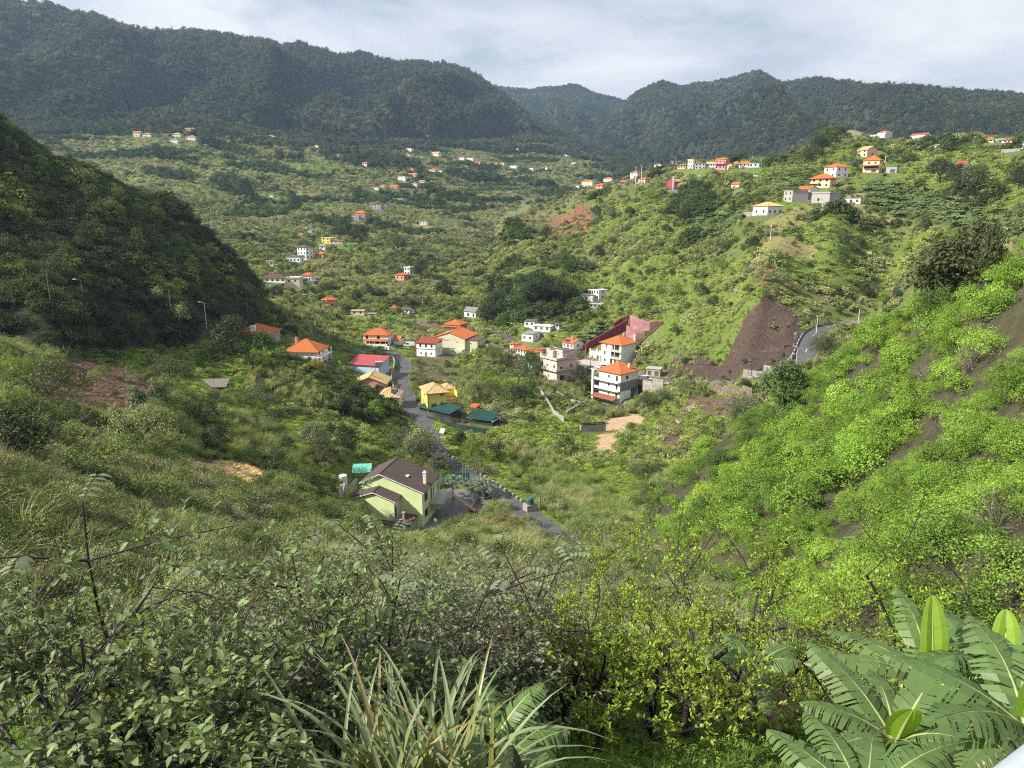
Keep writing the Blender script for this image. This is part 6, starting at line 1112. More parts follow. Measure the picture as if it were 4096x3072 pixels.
LE = dict(leafm=M_LEGU, barkm=M_STEM, per=2, Lr=(.05,.10), Wr=(.55,.72), depth=4, stems=5, thin=.8, maxl=5000, kids=(2, 4), r0=.04, wob=.3, upl=.2, up=.5)
for k, (u, R, v, sp, lb) in enumerate(((640, 9.5, 1300, 2.0, 'blue-green leaved shrub with thin stems right of the corner tree'), (800, 10.5, 1270, 1.9, 'blue-green leaved shrub above the left half of the cane'), (970, 10, 1290, 1.9, 'blue-green leaved shrub above the right half of the cane'), (1090, 12, 1230, 2.0, 'blue-green leaved shrub left of the citrus trees'), (720, 8, 1400, 1.6, 'blue-green leaved shrub low behind the cane'), (560, 13, 1180, 2.2, 'grey-green shrub behind the corner trees'), (900, 15, 1190, 2.4, 'grey-green thicket below the pale green house'), (1180, 17, 1160, 2.3, 'grey-green thicket below the lane'))):
    ftree('thicket_shrub', lb, 'shrub', u, R, v, sp, 130+k, **({**LE, 'leafm': M_PALE} if k > 4 else LE))
for k, (u, R, v, sp, lb) in enumerate(((880, 9.5, 1260, 1.8, 'leafless brown shrub tangle above the cane'), (1040, 10.5, 1240, 1.8, 'leafless brown shrub tangle left of the citrus trees'), (620, 9, 1290, 1.7, 'leafless brown shrub tangle right of the corner tree'), (330, 8.5, 1200, 1.6, 'leafless grey tangle in the lower left'), (1160, 12, 1210, 1.6, 'leafless twigs between thicket and citrus'))):
    ftree('bare_shrub', lb, 'shrub', u, R, v, sp, 170+k, **{**LE, 'barkm': mat('brown_twig', (.13,.10,.08), .9, .3, 9), 'per': 1, 'thin': .25, 'stems': 6, 'leafm': M_PALE, 'kids': (2, 5), 'r0': .03})
def pinnate(name, label, u, R, v0, v1, n, seed, side=0, lean=0.0, leaves=7):
    "tall bare dark stem with a few feathery leaves near its end"
    r = np.random.default_rng(seed); a, e0 = azel(u, v0); _, e1 = azel(u, v1); x, y = R*math.sin(a), R*math.cos(a); g = float(ground(x, y)); z1 = e1*R; t = empty(name, (x, y, g), 0, label, 'sapling'); h = z1-g; mb = MB()
    P = [Vector((lean*h*(k/6)**1.4, .12*math.sin(k), h*k/6-.3*(k == 0))) for k in range(7)]; mb.tube(P, [.045-.035*k/6 for k in range(7)], 6, False); tips = [(P[-1], Vector((lean, 0, 1)).normalized())]
    for k in range(n):
        b = P[r.integers(3, 6)]; d = Vector((r.uniform(-1, 1)+side, r.uniform(-.6, .6), r.uniform(.2, .8))).normalized(); L = h*r.uniform(.25, .5); q = [b, b+d*L*.5+Vector((0,0,.05)), b+d*L+Vector((0,0,.02))]; mb.tube(q, [.018,.012,.006], 4, False); tips += [(q[2], d), (q[1], d)]
    mb.build('trunk', M_STEM, t, smooth=True)
    for k in range(leaves):
        p, d = tips[k % len(tips)]; az = r.uniform(0, 6.28); d = (d*.5+Vector((math.cos(az), math.sin(az), .25))).normalized(); LL = r.uniform(.35, .55); pp = []; tt = []; uu = []; ll = []; ax = [p+d*LL*s-Vector((0,0,.25*LL*s*s)) for s in (0, .33, .66, 1)]
        sd = d.cross(Vector((0,0,1))).normalized()
        for s in np.linspace(.2, 1, 5):
            c = p+d*LL*s-Vector((0,0,.25*LL*s*s))
            for q in (-1, 1): pp.append(c); tt.append(sd*q+d*.35-Vector((0,0,.35))); uu.append((sd*q*.2+Vector((0,0,1)))); ll.append(LL*.30*r.uniform(.8, 1.15))
        lf = link('compound_leaf', foliage_mesh('compound_leaf', pp, tt, uu, ll, [q*.52 for q in ll], [.2]*len(pp), r.uniform(.3, .8, len(pp)), M_LEGU), t)
        MB().tube(ax, [.006]*4, 3, False).build('stalk', M_STEM, lf)
pinnate('sapling', 'dark upright stem standing in front of the pale green house', 845, 11, 1300, 1155, 5, 151, 0, .02, 7); pinnate('sapling', 'bare leaning stem left of the house front stem', 700, 10, 1300, 1190, 5, 152, -.4, -.12, 8); pinnate('sapling', 'slanting stem with feathery leaves below the courtyard wall', 930, 10.5, 1300, 1215, 5, 153, .5, .35, 9); pinnate('sapling', 'long slanting stem pointing at the lane', 1060, 11.5, 1300, 1195, 4, 154, .5, .4, 8); pinnate('sapling', 'short slanting stem between cane tips', 800, 9, 1380, 1250, 4, 155, .2, .15, 6); pinnate('sapling', 'curved grey stem rising above the corner tree', 215, 9, 1200, 1080, 3, 156, .1, -.02, 5)
# cane clump, every blade a part
def cane():
    r = np.random.default_rng(201); a, e = azel(890, 1640); R = 5.4; x, y = R*math.sin(a), R*math.cos(a); z = float(ground(x, y)); t = empty('cane_clump', (x, y, z), 0, 'clump of long arching pale green cane blades at the bottom centre', 'cane')
    ms = [leafmat('cane_blade', (.36,.44,.22), .4, .45, .4, .35), leafmat('cane_blade_yellow', (.38,.38,.12), .35, .4, .4, .35), leafmat('cane_blade_dry', (.40,.31,.17), .2, .7, .3, .1)]
    for i in range(150):
        az = r.uniform(0, 6.28); L = r.uniform(1.5, 2.6); el = r.uniform(.95, 1.5); dr = r.uniform(.25, 1.2); d = Vector((math.cos(az), math.sin(az), 0)); b = Vector((r.normal()*.28, r.normal()*.2, -.1)); w = r.uniform(.022, .042); s = Vector((-d.y, d.x, 0)); mb = MB(); n = 9; c = []
        for k in range(n+1):
            q = k/n; c.append(b+d*L*(math.cos(el)*q+.35*dr*q**2.5)+Vector((0,0,L*(math.sin(el)*q-.5*dr*q**3))))
        for k in range(n):
            w0, w1 = (w*min(1, (q/n)*6+.4)*(1-(q/n)**2.2) for q in (k, k+1)); p, q = c[k], c[k+1]; dip = Vector((0,0,.35)); mb.quad(p-s*w0+dip*w0, p, q, q-s*w1+dip*w1); mb.quad(p, p+s*w0+dip*w0, q+s*w1+dip*w1, q)
        mb.build('blade', ms[r.choice(3, p=[.7, .2, .1])], t, smooth=True)
    for i in range(6):
        mb = MB(); q = Vector((r.normal()*.2, r.normal()*.15, -.3)); mb.tube([q, q+Vector((r.normal()*.1, r.normal()*.1, .8)), q+Vector((r.normal()*.2, r.normal()*.15, 1.3))], [.02,.018,.008], 6); mb.build('stalk', mat('cane_stalk', (.34,.25,.15), .7, .25, 10), t)
cane()
# bananas: torn leaves, each one a part
M_BAN = leafmat('banana_leaf', (.115,.185,.06), .38, .42, .4, .3); M_BANY = leafmat('young_banana_leaf', (.27,.42,.05), .5, .35, .2, .4); M_BAND = leafmat('dry_banana_leaf', (.22,.15,.10), .15, .8, .4, .1); M_RIB = mat('banana_midrib', (.28,.33,.12), .5, .1); M_BSTEM = mat('banana_stem', (.16,.17,.07), .7, .35, 7)
def banana_leaf(t, p, az, el, L, w, droop, torn, m, r, roll=0.0):
    d = Vector((math.cos(az), math.sin(az), 0)); s = Vector((-d.y, d.x, 0)); n = 26; V = []; F = []; lv = []; ax = lambda q: p+d*L*(math.cos(el)*q+.28*droop*q*q)+Vector((0,0,L*(math.sin(el)*q-.62*droop*q*q)))
    tan = lambda q: (ax(min(q+.02, 1))-ax(max(q-.02, 0))).normalized()
    for sd in (-1, 1):
        q = .1
        while q < 1:
            q1 = min(q+(r.uniform(.02, .10) if torn > .2 else .05), 1.0); g = .006 if torn > .2 else 0; dv = r.uniform(0, torn)*.7
            def edge(qq, f, g_=0):
                hw = w*max(0.02, math.sin(math.pi*min(.06+qq*.94, 1))**.55)*(1-.25*qq); tt = tan(qq); up = s.cross(tt)*-1; up = up if up.z > 0 else -up
                an = .45-.5*roll-dv*1.0*f; return ax(qq)+tt*(hw*f*.38)+s*(sd*hw*f*math.cos(an*.8+roll))+up*(hw*f*math.sin(an-.75*f*(.6+torn*.5)+roll))
            k = len(V); V += [tuple(edge(q, .03)), tuple(edge(q1, .03)), tuple(edge(q1-g, .55)), tuple(edge(q+g, .55)), tuple(edge(q1-2*g, 1.0)), tuple(edge(q+2*g, 1.0))]; F += [(k,k+1,k+2,k+3), (k+3,k+2,k+4,k+5)]; c = np.clip(.5+r.uniform(-.14, .14), 0, 1); lv += [c, c+.12*torn]; q = q1
    me = bpy.data.meshes.new('leaf'); me.from_pydata(V, [], F); me.materials.append(m); me.attributes.new('lv', 'FLOAT', 'FACE').data.foreach_set('value', np.array(lv, np.float32)); o = link('leaf', me, t)
    MB().tube([ax(q)-Vector((0,0,.012)) for q in np.linspace(0, 1, 9)], [.03,.028,.025,.022,.019,.015,.012,.008,.004], 5, False).build('midrib', M_RIB, o, smooth=True)
def banana(label, u, v, R, hs, seed, n=8, LL=2.0, extra=()):
    r = np.random.default_rng(seed); a, e = azel(u, v); x, y = R*math.sin(a), R*math.cos(a); z = float(ground(x, y)); top = e*R-z if hs is None else hs; top = max(top, .7); t = empty('banana_plant', (x, y, z), 0, label, 'banana plant')
    MB().tube([(0,0,-.3),(0,0,top*.5),(.03,0,top)], [.15,.12,.07], 9).build('stem', M_BSTEM, t, smooth=True); p = Vector((.03,0,top-.05))
    for k in range(n): banana_leaf(t, p, 2.4*k+r.uniform(-.4, .4)+seed, r.uniform(.35, 1.15), LL*r.uniform(.75, 1.1), .31*r.uniform(.85, 1.15), r.uniform(.5, 1.0), r.uniform(.45, 1.0), M_BAN, r)
    for (az, el, L, ty) in extra: banana_leaf(t, p, az, el, L, .25, .12, 0.0, M_BANY, r, .35)
    for k in range(5): banana_leaf(t, p-Vector((0,0,.25)), r.uniform(0, 6.28), r.uniform(-.6, .0), LL*.6, .14, 1.0, 1.0, M_BAND, r)
banana('banana plant with upright bright young leaf at the lower right', 2010, 1480, 10.2, None, 301, 9, 1.7, [(1.5, 1.35, 1.35, 0)]); banana('banana plant with torn leaves in front, right of the grass', 1930, 1600, 8.6, None, 302, 9, 1.5, [(4.6, 1.25, .8, 0)]); banana('banana plant at the right edge with glossy unfurled leaf', 2215, 1570, 8.4, None, 303, 9, 1.7, [(4.3, 1.2, 1.3, 0)]); banana('banana plant behind the right edge one', 2165, 1460, 11, None, 304, 8, 1.7, [(1.2, 1.2, 1.0, 0)]); banana('small dark banana plant in the shade under the citrus', 1630, 1440, 13, None, 305, 6, 1.3); banana('banana plant half hidden behind the cane clump', 1060, 1690, 6.8, .6, 306, 7, 1.15); banana('banana plant at the bottom edge right of centre', 1870, 1690, 7.2, .7, 307, 7, 1.4)
# undergrowth of the bank
X, Y, R, r = candidates(18, 62, .62, 66, 41); cov, i, j = cover_at(X, Y); m = (LID[i, j] != 3) & (r.uniform(0, 1, len(X)) < .85); X, Y, R = sel(m, X, Y, R); s = r.uniform(0, 1, len(X))**1.8*1.5+.55
scatter('bank_scrub', 'tangled grey-green scrub on the bank below', ['bush_fine', 'bush_near', 'twigs', 'bush_fine'], X, Y, s, shades(X, Y, [(.035,.05,.02), (.06,.08,.03), (.10,.125,.05), (.15,.165,.08), (.16,.15,.10)], r, 6, 94, mixr=.6), r, clear=False)
X, Y, R, r = candidates(16, 62, 1.1, 67, 41); cov, i, j = cover_at(X, Y); m = (LID[i, j] != 3) & (fbm(X/7, Y/7, 95, 3) > .42); X, Y = sel(m, X, Y); scatter('bank_reeds', 'tall grass and reeds on the bank below', 'cane', X, Y, r.uniform(.9, 2.2, len(X)), shades(X, Y, [(.10,.14,.04), (.15,.17,.07), (.2,.19,.11)], r, 6, 96), r, clear=False)
X, Y, R, r = candidates(4.2, 19, .22, 68, 42); f = fbm(X/1.7, Y/1.7, 97, 3); m = r.uniform(0, 1, len(X)) < .8; X, Y, f = sel(m, X, Y, f); scatter('weeds', 'green grass and small weeds under the foreground trees', ['grass', 'grass', 'creeper_near'], X, Y, r.uniform(.14, .34, len(X)), shades(X, Y, [(.05,.085,.02), (.075,.13,.025), (.11,.17,.035)], r, 2, 98), r, clear=False)
# white handrail at the viewer's right hand
def handrail():
    t = empty('handrail', (.75, .95, -1.62), 0, 'blurred white painted metal handrail in the bottom right corner', 'railing'); m = mat('white_rail_paint', (.50,.54,.60), .45, .2, 2, spec=.5); a = Vector(pdir(4075, 3150, 1.0))*1.0; b = Vector(pdir(4200, 3050, 1.0))*1.03; d = (b-a).normalized(); o = Vector((.75,.95,-1.62)); p0, p1 = a-d*.8, b+d*1.6
    MB().tube([p0-o, p1-o], [.035,.035], 12).build('rail', m, t, smooth=True)
    for q in (p0, p1): MB().tube([q-o-Vector((0,0,.02)), Vector((q.x, q.y, -1.7))-o], [.022,.022], 8).build('post', m, t, smooth=True)
handrail()
# ------------------------------------------------------------------ single trees, each with trunk and crown
def objleaf(name, trans=.35, spec=.2, var=.5):
    m = leafmat(name, (1,1,1), trans, .45, var, spec); nt = m.node_tree
    for n in list(nt.nodes):
        if n.type == 'RGB': oi = N(nt, 'ShaderNodeObjectInfo'); [nt.links.new(oi.outputs['Color'], l.to_socket) for l in list(n.outputs[0].links)]
    return m
M_OL = objleaf('tree_foliage')
def _trunk(r, h0, w):
    mb = MB(); mb.tube([(0,0,-.12),(.01,.01,h0*.5),(0,.02,h0)], [.035,.028,.02], 7)
    for k in range(6): a = k*1.05+r.uniform(-.3, .3); mb.tube([(0,.01,h0*r.uniform(.6, 1)), (math.cos(a)*w*.5, math.sin(a)*w*.5, h0+.2), (math.cos(a)*w*.8, math.sin(a)*w*.8, h0+.38)], [.018,.012,.004], 4)
    return mb
_rt = np.random.default_rng(77); TREES = {}
for kd, args in {'round': dict(n=2600, leaf=.05, nclump=46, rx=.5, z0=.12, z1=1, cr=.17, top=.85), 'tall': dict(n=2200, leaf=.05, nclump=44, rx=.3, z0=.1, z1=1, cr=.13, top=.7, hollow=.35), 'airy': dict(n=1700, leaf=.045, nclump=40, rx=.52, z0=.1, z1=1, cr=.14, hollow=.35, top=.9), 'low': dict(n=2800, leaf=.05, nclump=56, rx=.85, z0=.0, z1=1, cr=.2, top=.9), 'cone': dict(n=2400, leaf=.04, nclump=60, rx=.34, z0=.05, z1=1, cr=.10, top=.1, hollow=.2)}.items():
    TREES[kd] = [(leafmesh('crown', *crown(_rt, **args), [M_OL]), _trunk(_rt, .35, args['rx']).mesh('trunk', M_BARK)) for _ in range(2)]
TN = {'dark': (.045,.065,.025), 'olive': (.085,.10,.04), 'green': (.085,.14,.035), 'bright': (.16,.24,.035), 'pale': (.26,.28,.14), 'yellow': (.34,.27,.05), 'grey': (.15,.17,.10), 'brownish': (.11,.095,.06), 'blue': (.10,.13,.085)}
_tk = [0]
def tree(label, u, v, hpx, kd, tn, name='tree', cat='tree', group=None, c='U', rmin=1.3, wide=1.0):
    x, y, z, R = spot(c, u, v, rmin=rmin); k = FPX/math.hypot(R, z)*CR[c][2]; h = hpx/k*1.05; _tk[0] += 1; t = empty(name, (x, y, z-.02*h), (_tk[0]*1.7) % 6.28, label, cat, group); cr, tr = TREES[kd][_tk[0] % 2]
    for nm, me in (('trunk', tr), ('crown', cr)): o = link(nm, me, t); o.scale = (h*wide, h*wide, h); o.color = (*TN[tn], 1)
    return t
tree('dark leafy tree in front of the grey house', 503, 768, 84, 'round', 'dark'); tree('glossy green tree below the grey house', 565, 778, 62, 'round', 'green'); tree('yellow-green tree left of the white bank house', 562, 800, 50, 'airy', 'bright'); tree('small golden tree below the white bank house', 684, 806, 32, 'round', 'yellow')
tree('broad dark tree on the right slope skyline', 2055, 665, 150, 'tall', 'olive', wide=1.25); tree('thin pointed dark tree at the right of the skyline group', 2125, 640, 150, 'cone', 'olive', wide=.6); tree('tallest dark tree in the middle of the skyline group', 2088, 650, 165, 'cone', 'olive', wide=.9); tree('left dark tree of the skyline group', 2012, 670, 125, 'tall', 'olive', wide=1.0); tree('dark bush at the foot of the skyline group', 2030, 690, 70, 'low', 'green', 'bush', 'bush', wide=.8); tree('dark green tree standing below the road bend', 1688, 905, 118, 'round', 'green'); tree('grey-green tree left of the big dark green tree', 1605, 915, 62, 'low', 'grey', wide=.9)
tree('big pale bush on the left clearing', 300, 985, 112, 'low', 'pale', 'bush', 'bush', wide=.72); tree('dark bush at the left edge', 25, 1010, 125, 'round', 'dark', 'bush', 'bush', wide=1.1); tree('small dark bush right of the big pale bush', 335, 1035, 46, 'low', 'olive', 'bush', 'bush'); tree('round dark bush above the straw patch', 590, 1010, 42, 'low', 'dark', 'bush', 'bush', wide=.8); tree('grey bush left of the pale green house', 700, 1005, 60, 'round', 'olive', 'bush', 'bush')
[tree(f'tall feathery reed tree hiding the lane, {ORD[i]}', u, v, h, 'airy', tn, group='reed trees by the lane') for i, (u, v, h, tn) in enumerate(((868,965,50,'grey'),(890,1000,66,'grey'),(908,985,78,'pale'),(930,1008,74,'olive'),(948,1022,50,'grey')))]; tree('lime green tree beside the upper lane', 1018, 990, 48, 'low', 'bright', wide=.6); tree('dark tree on the meadow right of the lane', 1072, 992, 48, 'airy', 'dark'); tree('light bush right of the meadow tree', 1105, 1000, 36, 'airy', 'bright', 'bush', 'bush')
for i, (u, v, h, kd, tn) in enumerate(((1052,700,46,'round','dark'),(1075,690,60,'round','dark'),(1098,672,62,'tall','dark'),(1122,680,60,'round','green'),(1150,665,66,'round','dark'),(1178,655,62,'round','dark'),(1205,650,56,'round','olive'),(1228,640,44,'low','bright'),(1085,712,36,'round','green'))): tree(f'grove tree on the dark knoll, {ORD[i]}', u, v, h, kd, tn, group='trees of the dark knoll')
for i, (u, v, h, kd, tn) in enumerate(((1052,868,46,'low','olive'),(1085,850,44,'low','bright'),(1110,880,50,'round','olive'),(1142,862,46,'round','green'),(1070,905,40,'airy','pale'),(1120,830,50,'airy','grey'),(1160,820,44,'airy','olive'),(1095,800,40,'round','olive'),(1145,800,44,'round','green'))): tree(f'stream-side tree right of the yellow house, {ORD[sorted([1052,1085,1110,1142,1070,1120,1160,1095,1145]).index(u)]}', u, v, h, kd, tn, group='stream-side trees')
tree('bare brownish tree beside the pink building', 1238, 838, 46, 'airy', 'brownish'); tree('dark round bush left of the tall white house', 1268, 836, 42, 'round', 'dark', 'bush', 'bush'); tree('bushy tree below the tall white house wall', 1400, 888, 46, 'low', 'olive', wide=.7); tree('grey tree at the road wall right of the tall white house', 1432, 872, 38, 'airy', 'grey')
for i, (u, v, h, kd, tn) in enumerate(((1768,330,34,'round','dark'),(1785,318,38,'round','green'),(1800,305,30,'round','olive'),(1757,345,28,'low','dark'),(1815,300,22,'round','dark'),(1742,352,26,'round','olive'))): tree(f'tree on the ridge left of the highest white house, {ORD[sorted([1768,1785,1800,1757,1815,1742]).index(u)]}', u, v, h, kd, tn, group='ridge trees')
for i, (u, v, h, kd, tn) in enumerate(((2030,395,46,'round','dark'),(2062,405,42,'round','dark'),(2095,425,56,'round','olive'),(2200,410,40,'round','dark'))): tree(f'dark tree on the right meadow edge, {ORD[i]}', u, v, h, kd, tn, group='meadow edge trees')
for i, (u, v, h, kd, tn) in enumerate(((735,520,34,'round','dark'),(755,515,40,'tall','dark'),(775,522,38,'round','dark'),(640,455,30,'round','dark'),(505,420,42,'round','dark'),(530,435,46,'round','dark'),(475,410,36,'round','dark'),(340,345,30,'round','dark'),(860,545,36,'round','olive'),(910,600,38,'round','dark'),(960,640,40,'round','dark'),(1290,560,30,'round','dark'),(1360,470,24,'round','dark'),(1480,480,26,'round','dark'),(1180,520,30,'round','dark'),(1220,580,34,'low','green'),(770,655,30,'round','dark'),(880,665,26,'round','olive'))): tree(f'dark tree on the valley slope, {ORD[sorted([735,755,775,640,505,530,475,340,860,910,960,1290,1360,1480,1180,1220,770,880]).index(u)]}', u, v, h, kd, tn, group='slope trees')
tree('silvery bush at the foot of the dark hill', 385, 705, 50, 'airy', 'pale', 'bush', 'bush'); tree('pale reedy bush on the dark hill side', 345, 660, 40, 'airy', 'pale', 'bush', 'bush')
def slope_trees():
    r = np.random.default_rng(404); got = []; n = 0; made = {}
    while n < 120 and len(got) < 6000:
        u, v = r.uniform(20, 2190), r.uniform(430, 985); got.append(0); x, y, z, R = spot('U', u, v)
        if R < 95 or R > 620: continue
        cov, i, j = cover_at(np.array([x]), np.array([y]))
        if cov[0] not in (0, 4, 13, 8) or LID[i[0], j[0]] > 1: continue
        if any((x-q[0])**2+(y-q[1])**2 < (q[2]+3.2)**2 for q in CLEAR): continue
        d = math.hypot(x, y); s = r.uniform(3, 6.5)
        if any((x-x/d*t-q[0])**2+(y-y/d*t-q[1])**2 < (q[2]+1)**2 for q in CLEAR for t in (-8, -16)): continue
        k = FPX/math.hypot(R, z)*CR['U'][2]; tn = ['dark', 'dark', 'olive', 'green', 'green', 'grey', 'blue', 'bright'][r.integers(0, 8)]; kd = ['round', 'round', 'airy', 'low', 'tall'][r.integers(0, 5)]
        made.setdefault(tn, []).append((u, tree('x', u, v, s*k, kd, tn, group=tn+' trees in the scrub', wide=.8 if kd == 'low' else 1.0))); CLEAR.append((x, y, s*.2)); n += 1
    for tn, L in made.items():
        for q, (u, t) in enumerate(sorted(L, key=lambda a: a[0])): t['label'] = f"{ {'dark': 'dark', 'olive': 'olive', 'green': 'mid green', 'grey': 'grey-green', 'blue': 'bluish', 'bright': 'light green'}[tn]} lone tree in the valley scrub, {ORD[q]} of its colour"
slope_trees()
def hedge():
    a = spot('B', 700, 400); b = spot('B', 1150, 508); r = np.random.default_rng(5); L = math.dist(a[:2], b[:2]); n = int(L*120); s = r.uniform(0, 1, n); w = r.uniform(-.7, .7, n); hh = r.uniform(.1, 2.6, n); e = r.integers(0, 3, n); w = np.where(e == 0, np.where(w > 0, .7, -.7), w); hh = np.where(e != 0, np.where(e == 1, 2.6, hh), hh); d = np.array([b[0]-a[0], b[1]-a[1]])/L; P = np.stack([d[0]*L*s-d[1]*w, d[1]*L*s+d[0]*w, (b[2]-a[2])*s+hh], 1)
    t = empty('hedge', a[:3], 0, 'long dark clipped hedge above the white porch house', 'hedge'); o = link('crown', leafmesh('hedge_leaves', P, rand_dirs(n, r), rand_dirs(n, r), .22, .14, r.uniform(0, 1, n), [M_OL]), t); o.color = (.04,.06,.022,1); M_ = MB()
    for k in range(8): q = (k+.5)/8*L; M_.bar((d[0]*q, d[1]*q, -.4+(b[2]-a[2])*q/L), (d[0]*q, d[1]*q, 2+(b[2]-a[2])*q/L), .12)
    M_.build('stems', M_BARKD, t)
hedge()
def dragon_tree(label, x, y, hpx):
    X, Y, z, R = spot('D', x, y); k = FPX/math.hypot(R, z); h = hpx/CR['D'][2]/k/.95; r = np.random.default_rng(int(x)); t = empty('dragon_tree', (X, Y, z), r.uniform(0, 6), label, 'tree'); mb = MB(); mb.tube([(0,0,-.2),(0,0,h*.35),(.02,0,h*.5)], [.2,.17,.15], 8); P = []; T = []; U = []
    for q in range(16):
        a = q*2.4; rr = .62*h*math.sqrt((q+.5)/16); c = Vector((math.cos(a)*rr, math.sin(a)*rr, h*(.86-.25*(rr/(.62*h))**2))); mb.tube([(0,0,h*.48), (c.x*.5, c.y*.5, h*.62), c], [.1,.07,.05], 5)
        for i in range(60): d = Vector(r.normal(size=3)); d.z = abs(d.z)*.8+.05; P.append(c); T.append(d.normalized()); U.append(Vector((0,0,1))+d*.2)
    mb.build('trunk', mat('dragon_bark', (.22,.18,.15), .9, .2, 6), t, smooth=True); n = len(P); m = leafmat('dragon_leaf', (.20,.26,.17), .2, .5, .35, .3); link('crown', foliage_mesh('crown', P, T, U, np.full(n, h*.17), np.full(n, h*.025), np.full(n, .15), r.uniform(0, 1, n), m), t); CLEAR.append((X, Y, 1))
dragon_tree('dragon tree with grey rosettes beside the courtyard stair', 1030, 596, 190); dragon_tree('leaning dragon tree left of the pair by the lane', 1235, 560, 135); dragon_tree('dragon tree right of the pair by the lane', 1276, 603, 170)
def palm():
    x, y, z, R = spot('R', 985, 420); t = empty('palm_tree', (x, y, z), 0, 'shaggy fan palm among the trees behind the yellow house', 'palm'); h = 6.5; MB().tube([(0,0,-.3),(0,0,h*.8)], [.28,.22], 8).build('trunk', M_BARK, t); r = np.random.default_rng(8); P = []; T = []; U = []
    for i in range(260): d = Vector(r.normal(size=3)).normalized(); P.append((0,0,h*.82-.8*(d.z < -.2)*r.uniform(0, 2))); T.append(d); U.append((r.normal()*.3, r.normal()*.3, 1))
    n = len(P); link('crown', foliage_mesh('crown', P, T, U, r.uniform(1.0, 1.9, n), r.uniform(.10, .2, n), r.uniform(.1, .6, n), r.uniform(0, 1, n), leafmat('palm_leaf', (.11,.14,.055), .25, .5, .5, .25)), t)
palm()
# ------------------------------------------------------------------ poles and lamps
M_POLEW = mat('wooden_pole', (.20,.165,.13), .9, .2, 5); M_POLEG = mat('pale_lamp_post', (.62,.62,.60), .6, .1)
def pole(label, c, x0, y0, x1, y1, lamp=0, m=None, cross=False):
    px, py = at4(c, x0, y0); x, y, z, R = cast(px, py); k = FPX/math.hypot(R, z); h = min(max(math.dist(at4(c, x0, y0), at4(c, x1, y1))/k/.97, 4), 14); t = empty('street_lamp' if lamp else 'utility_pole', (x, y, z), 0, label, 'street lamp' if lamp else 'pole'); m = m or M_POLEW; r = max(.09, R*.00042); lean = ((x1-x0)-(px-2048)/FPX*0)*0
    MB().tube([(0,0,-.5),(0,0,h)], [r*1.2,r*.75], 7).build('post', m, t)
    if lamp: MB().tube([(0,0,h-.1),(lamp*.4,-.1,h+.2),(lamp*.9,-.2,h+.25)], [r*.6,r*.5,r*.5], 5).build('arm', m, t); MB().box(min(lamp*.85, lamp*1.5),-.35,h+.2,max(lamp*.85, lamp*1.5),-.05,h+.36).build('lamp_head', M_POLEG, t)
    else: MB().box(-.6,-.06,h-.45,.6,.06,h-.33).build('crossarm', m, t) if cross else MB().bar((0,0,h-.02),(0,0,h+.18),r*.5,5).build('insulator', M_POLEG, t)
pole('leftmost wooden pole on the dark hill', 'K', 320, 1310, 307, 1090); pole('lamp post on the dark hill right of the leftmost pole', 'K', 515, 1285, 490, 1125, -1); pole('wooden pole by the silvery bush', 'K', 1043, 1370, 1025, 1180); pole('lamp post left of the grey house', 'A', 350, 590, 335, 340, -1, M_POLEG); pole('tall thin pole behind the grey house roof', 'A', 822, 600, 805, 235); pole('short lamp post behind the dark leafy tree', 'A', 712, 590, 710, 470, -1, M_POLEG)
pole('left pole of a trio behind the white bank house', 'A', 1510, 735, 1510, 600); pole('middle pole of a trio behind the white bank house', 'A', 1535, 740, 1535, 598); pole('right pole of a trio behind the white bank house', 'A', 1588, 750, 1585, 600); pole('pole on the bank left of the porch house', 'A', 1970, 860, 1970, 720); pole('lamp post behind the parked cars', 'B', 900, 625, 898, 475, 1, M_POLEG); pole('left pole at the road fork', 'B', 1998, 575, 1998, 450); pole('right pole at the road fork', 'B', 2045, 605, 2045, 460)
pole('thin pole beside the villa forecourt', 'C', 1275, 920, 1275, 725); pole('dark wooden pole above the tall white house', 'C', 1835, 925, 1835, 735); pole('tall leaning pole at the road bend', 'E', 1442, 660, 1462, 360, cross=True); pole('pale post behind the tall leaning pole', 'E', 1470, 520, 1480, 378, 0, M_POLEG); pole('pale lamp post at the inside of the road bend', 'E', 1285, 858, 1305, 655, -1, M_POLEG); pole('dark pole beside the pale bend lamp', 'E', 1322, 850, 1335, 635); pole('pale lamp post on the far road stretch', 'E', 1840, 445, 1845, 305, -1, M_POLEG); pole('thin wooden pole in front of the rubble bank', 'E', 870, 908, 888, 700); pole('wooden pole above the red barrier', 'E', 378, 940, 388, 745)
pole('tall dark pole by the upper lane', 'D', 1110, 470, 1113, 225); pole('short dark pole by the upper lane', 'D', 1135, 492, 1137, 370); pole('bamboo pole beside the green tank', 'D', 1730, 722, 1733, 490); pole('lamp post in front of the peach house garages', 'F', 1175, 442, 1180, 350, 1, M_POLEG); pole('lamp post on the ploughed plot edge', 'F', 715, 752, 715, 660, -1, M_POLEG); pole('lamp post on the dry slope below the ochre roof', 'F', 335, 940, 345, 840, 1, M_POLEG); pole('pole between the two white ridge houses', 'F', 1363, 172, 1368, 100); pole('pole right of the low brown ridge house', 'F', 1815, 205, 1818, 142); pole('tall pole in front of the three-storey crest house', 'G', 840, 470, 848, 305, 0, M_POLEG); pole('second tall pole on the spur meadow', 'G', 895, 495, 900, 305, 0, M_POLEG)
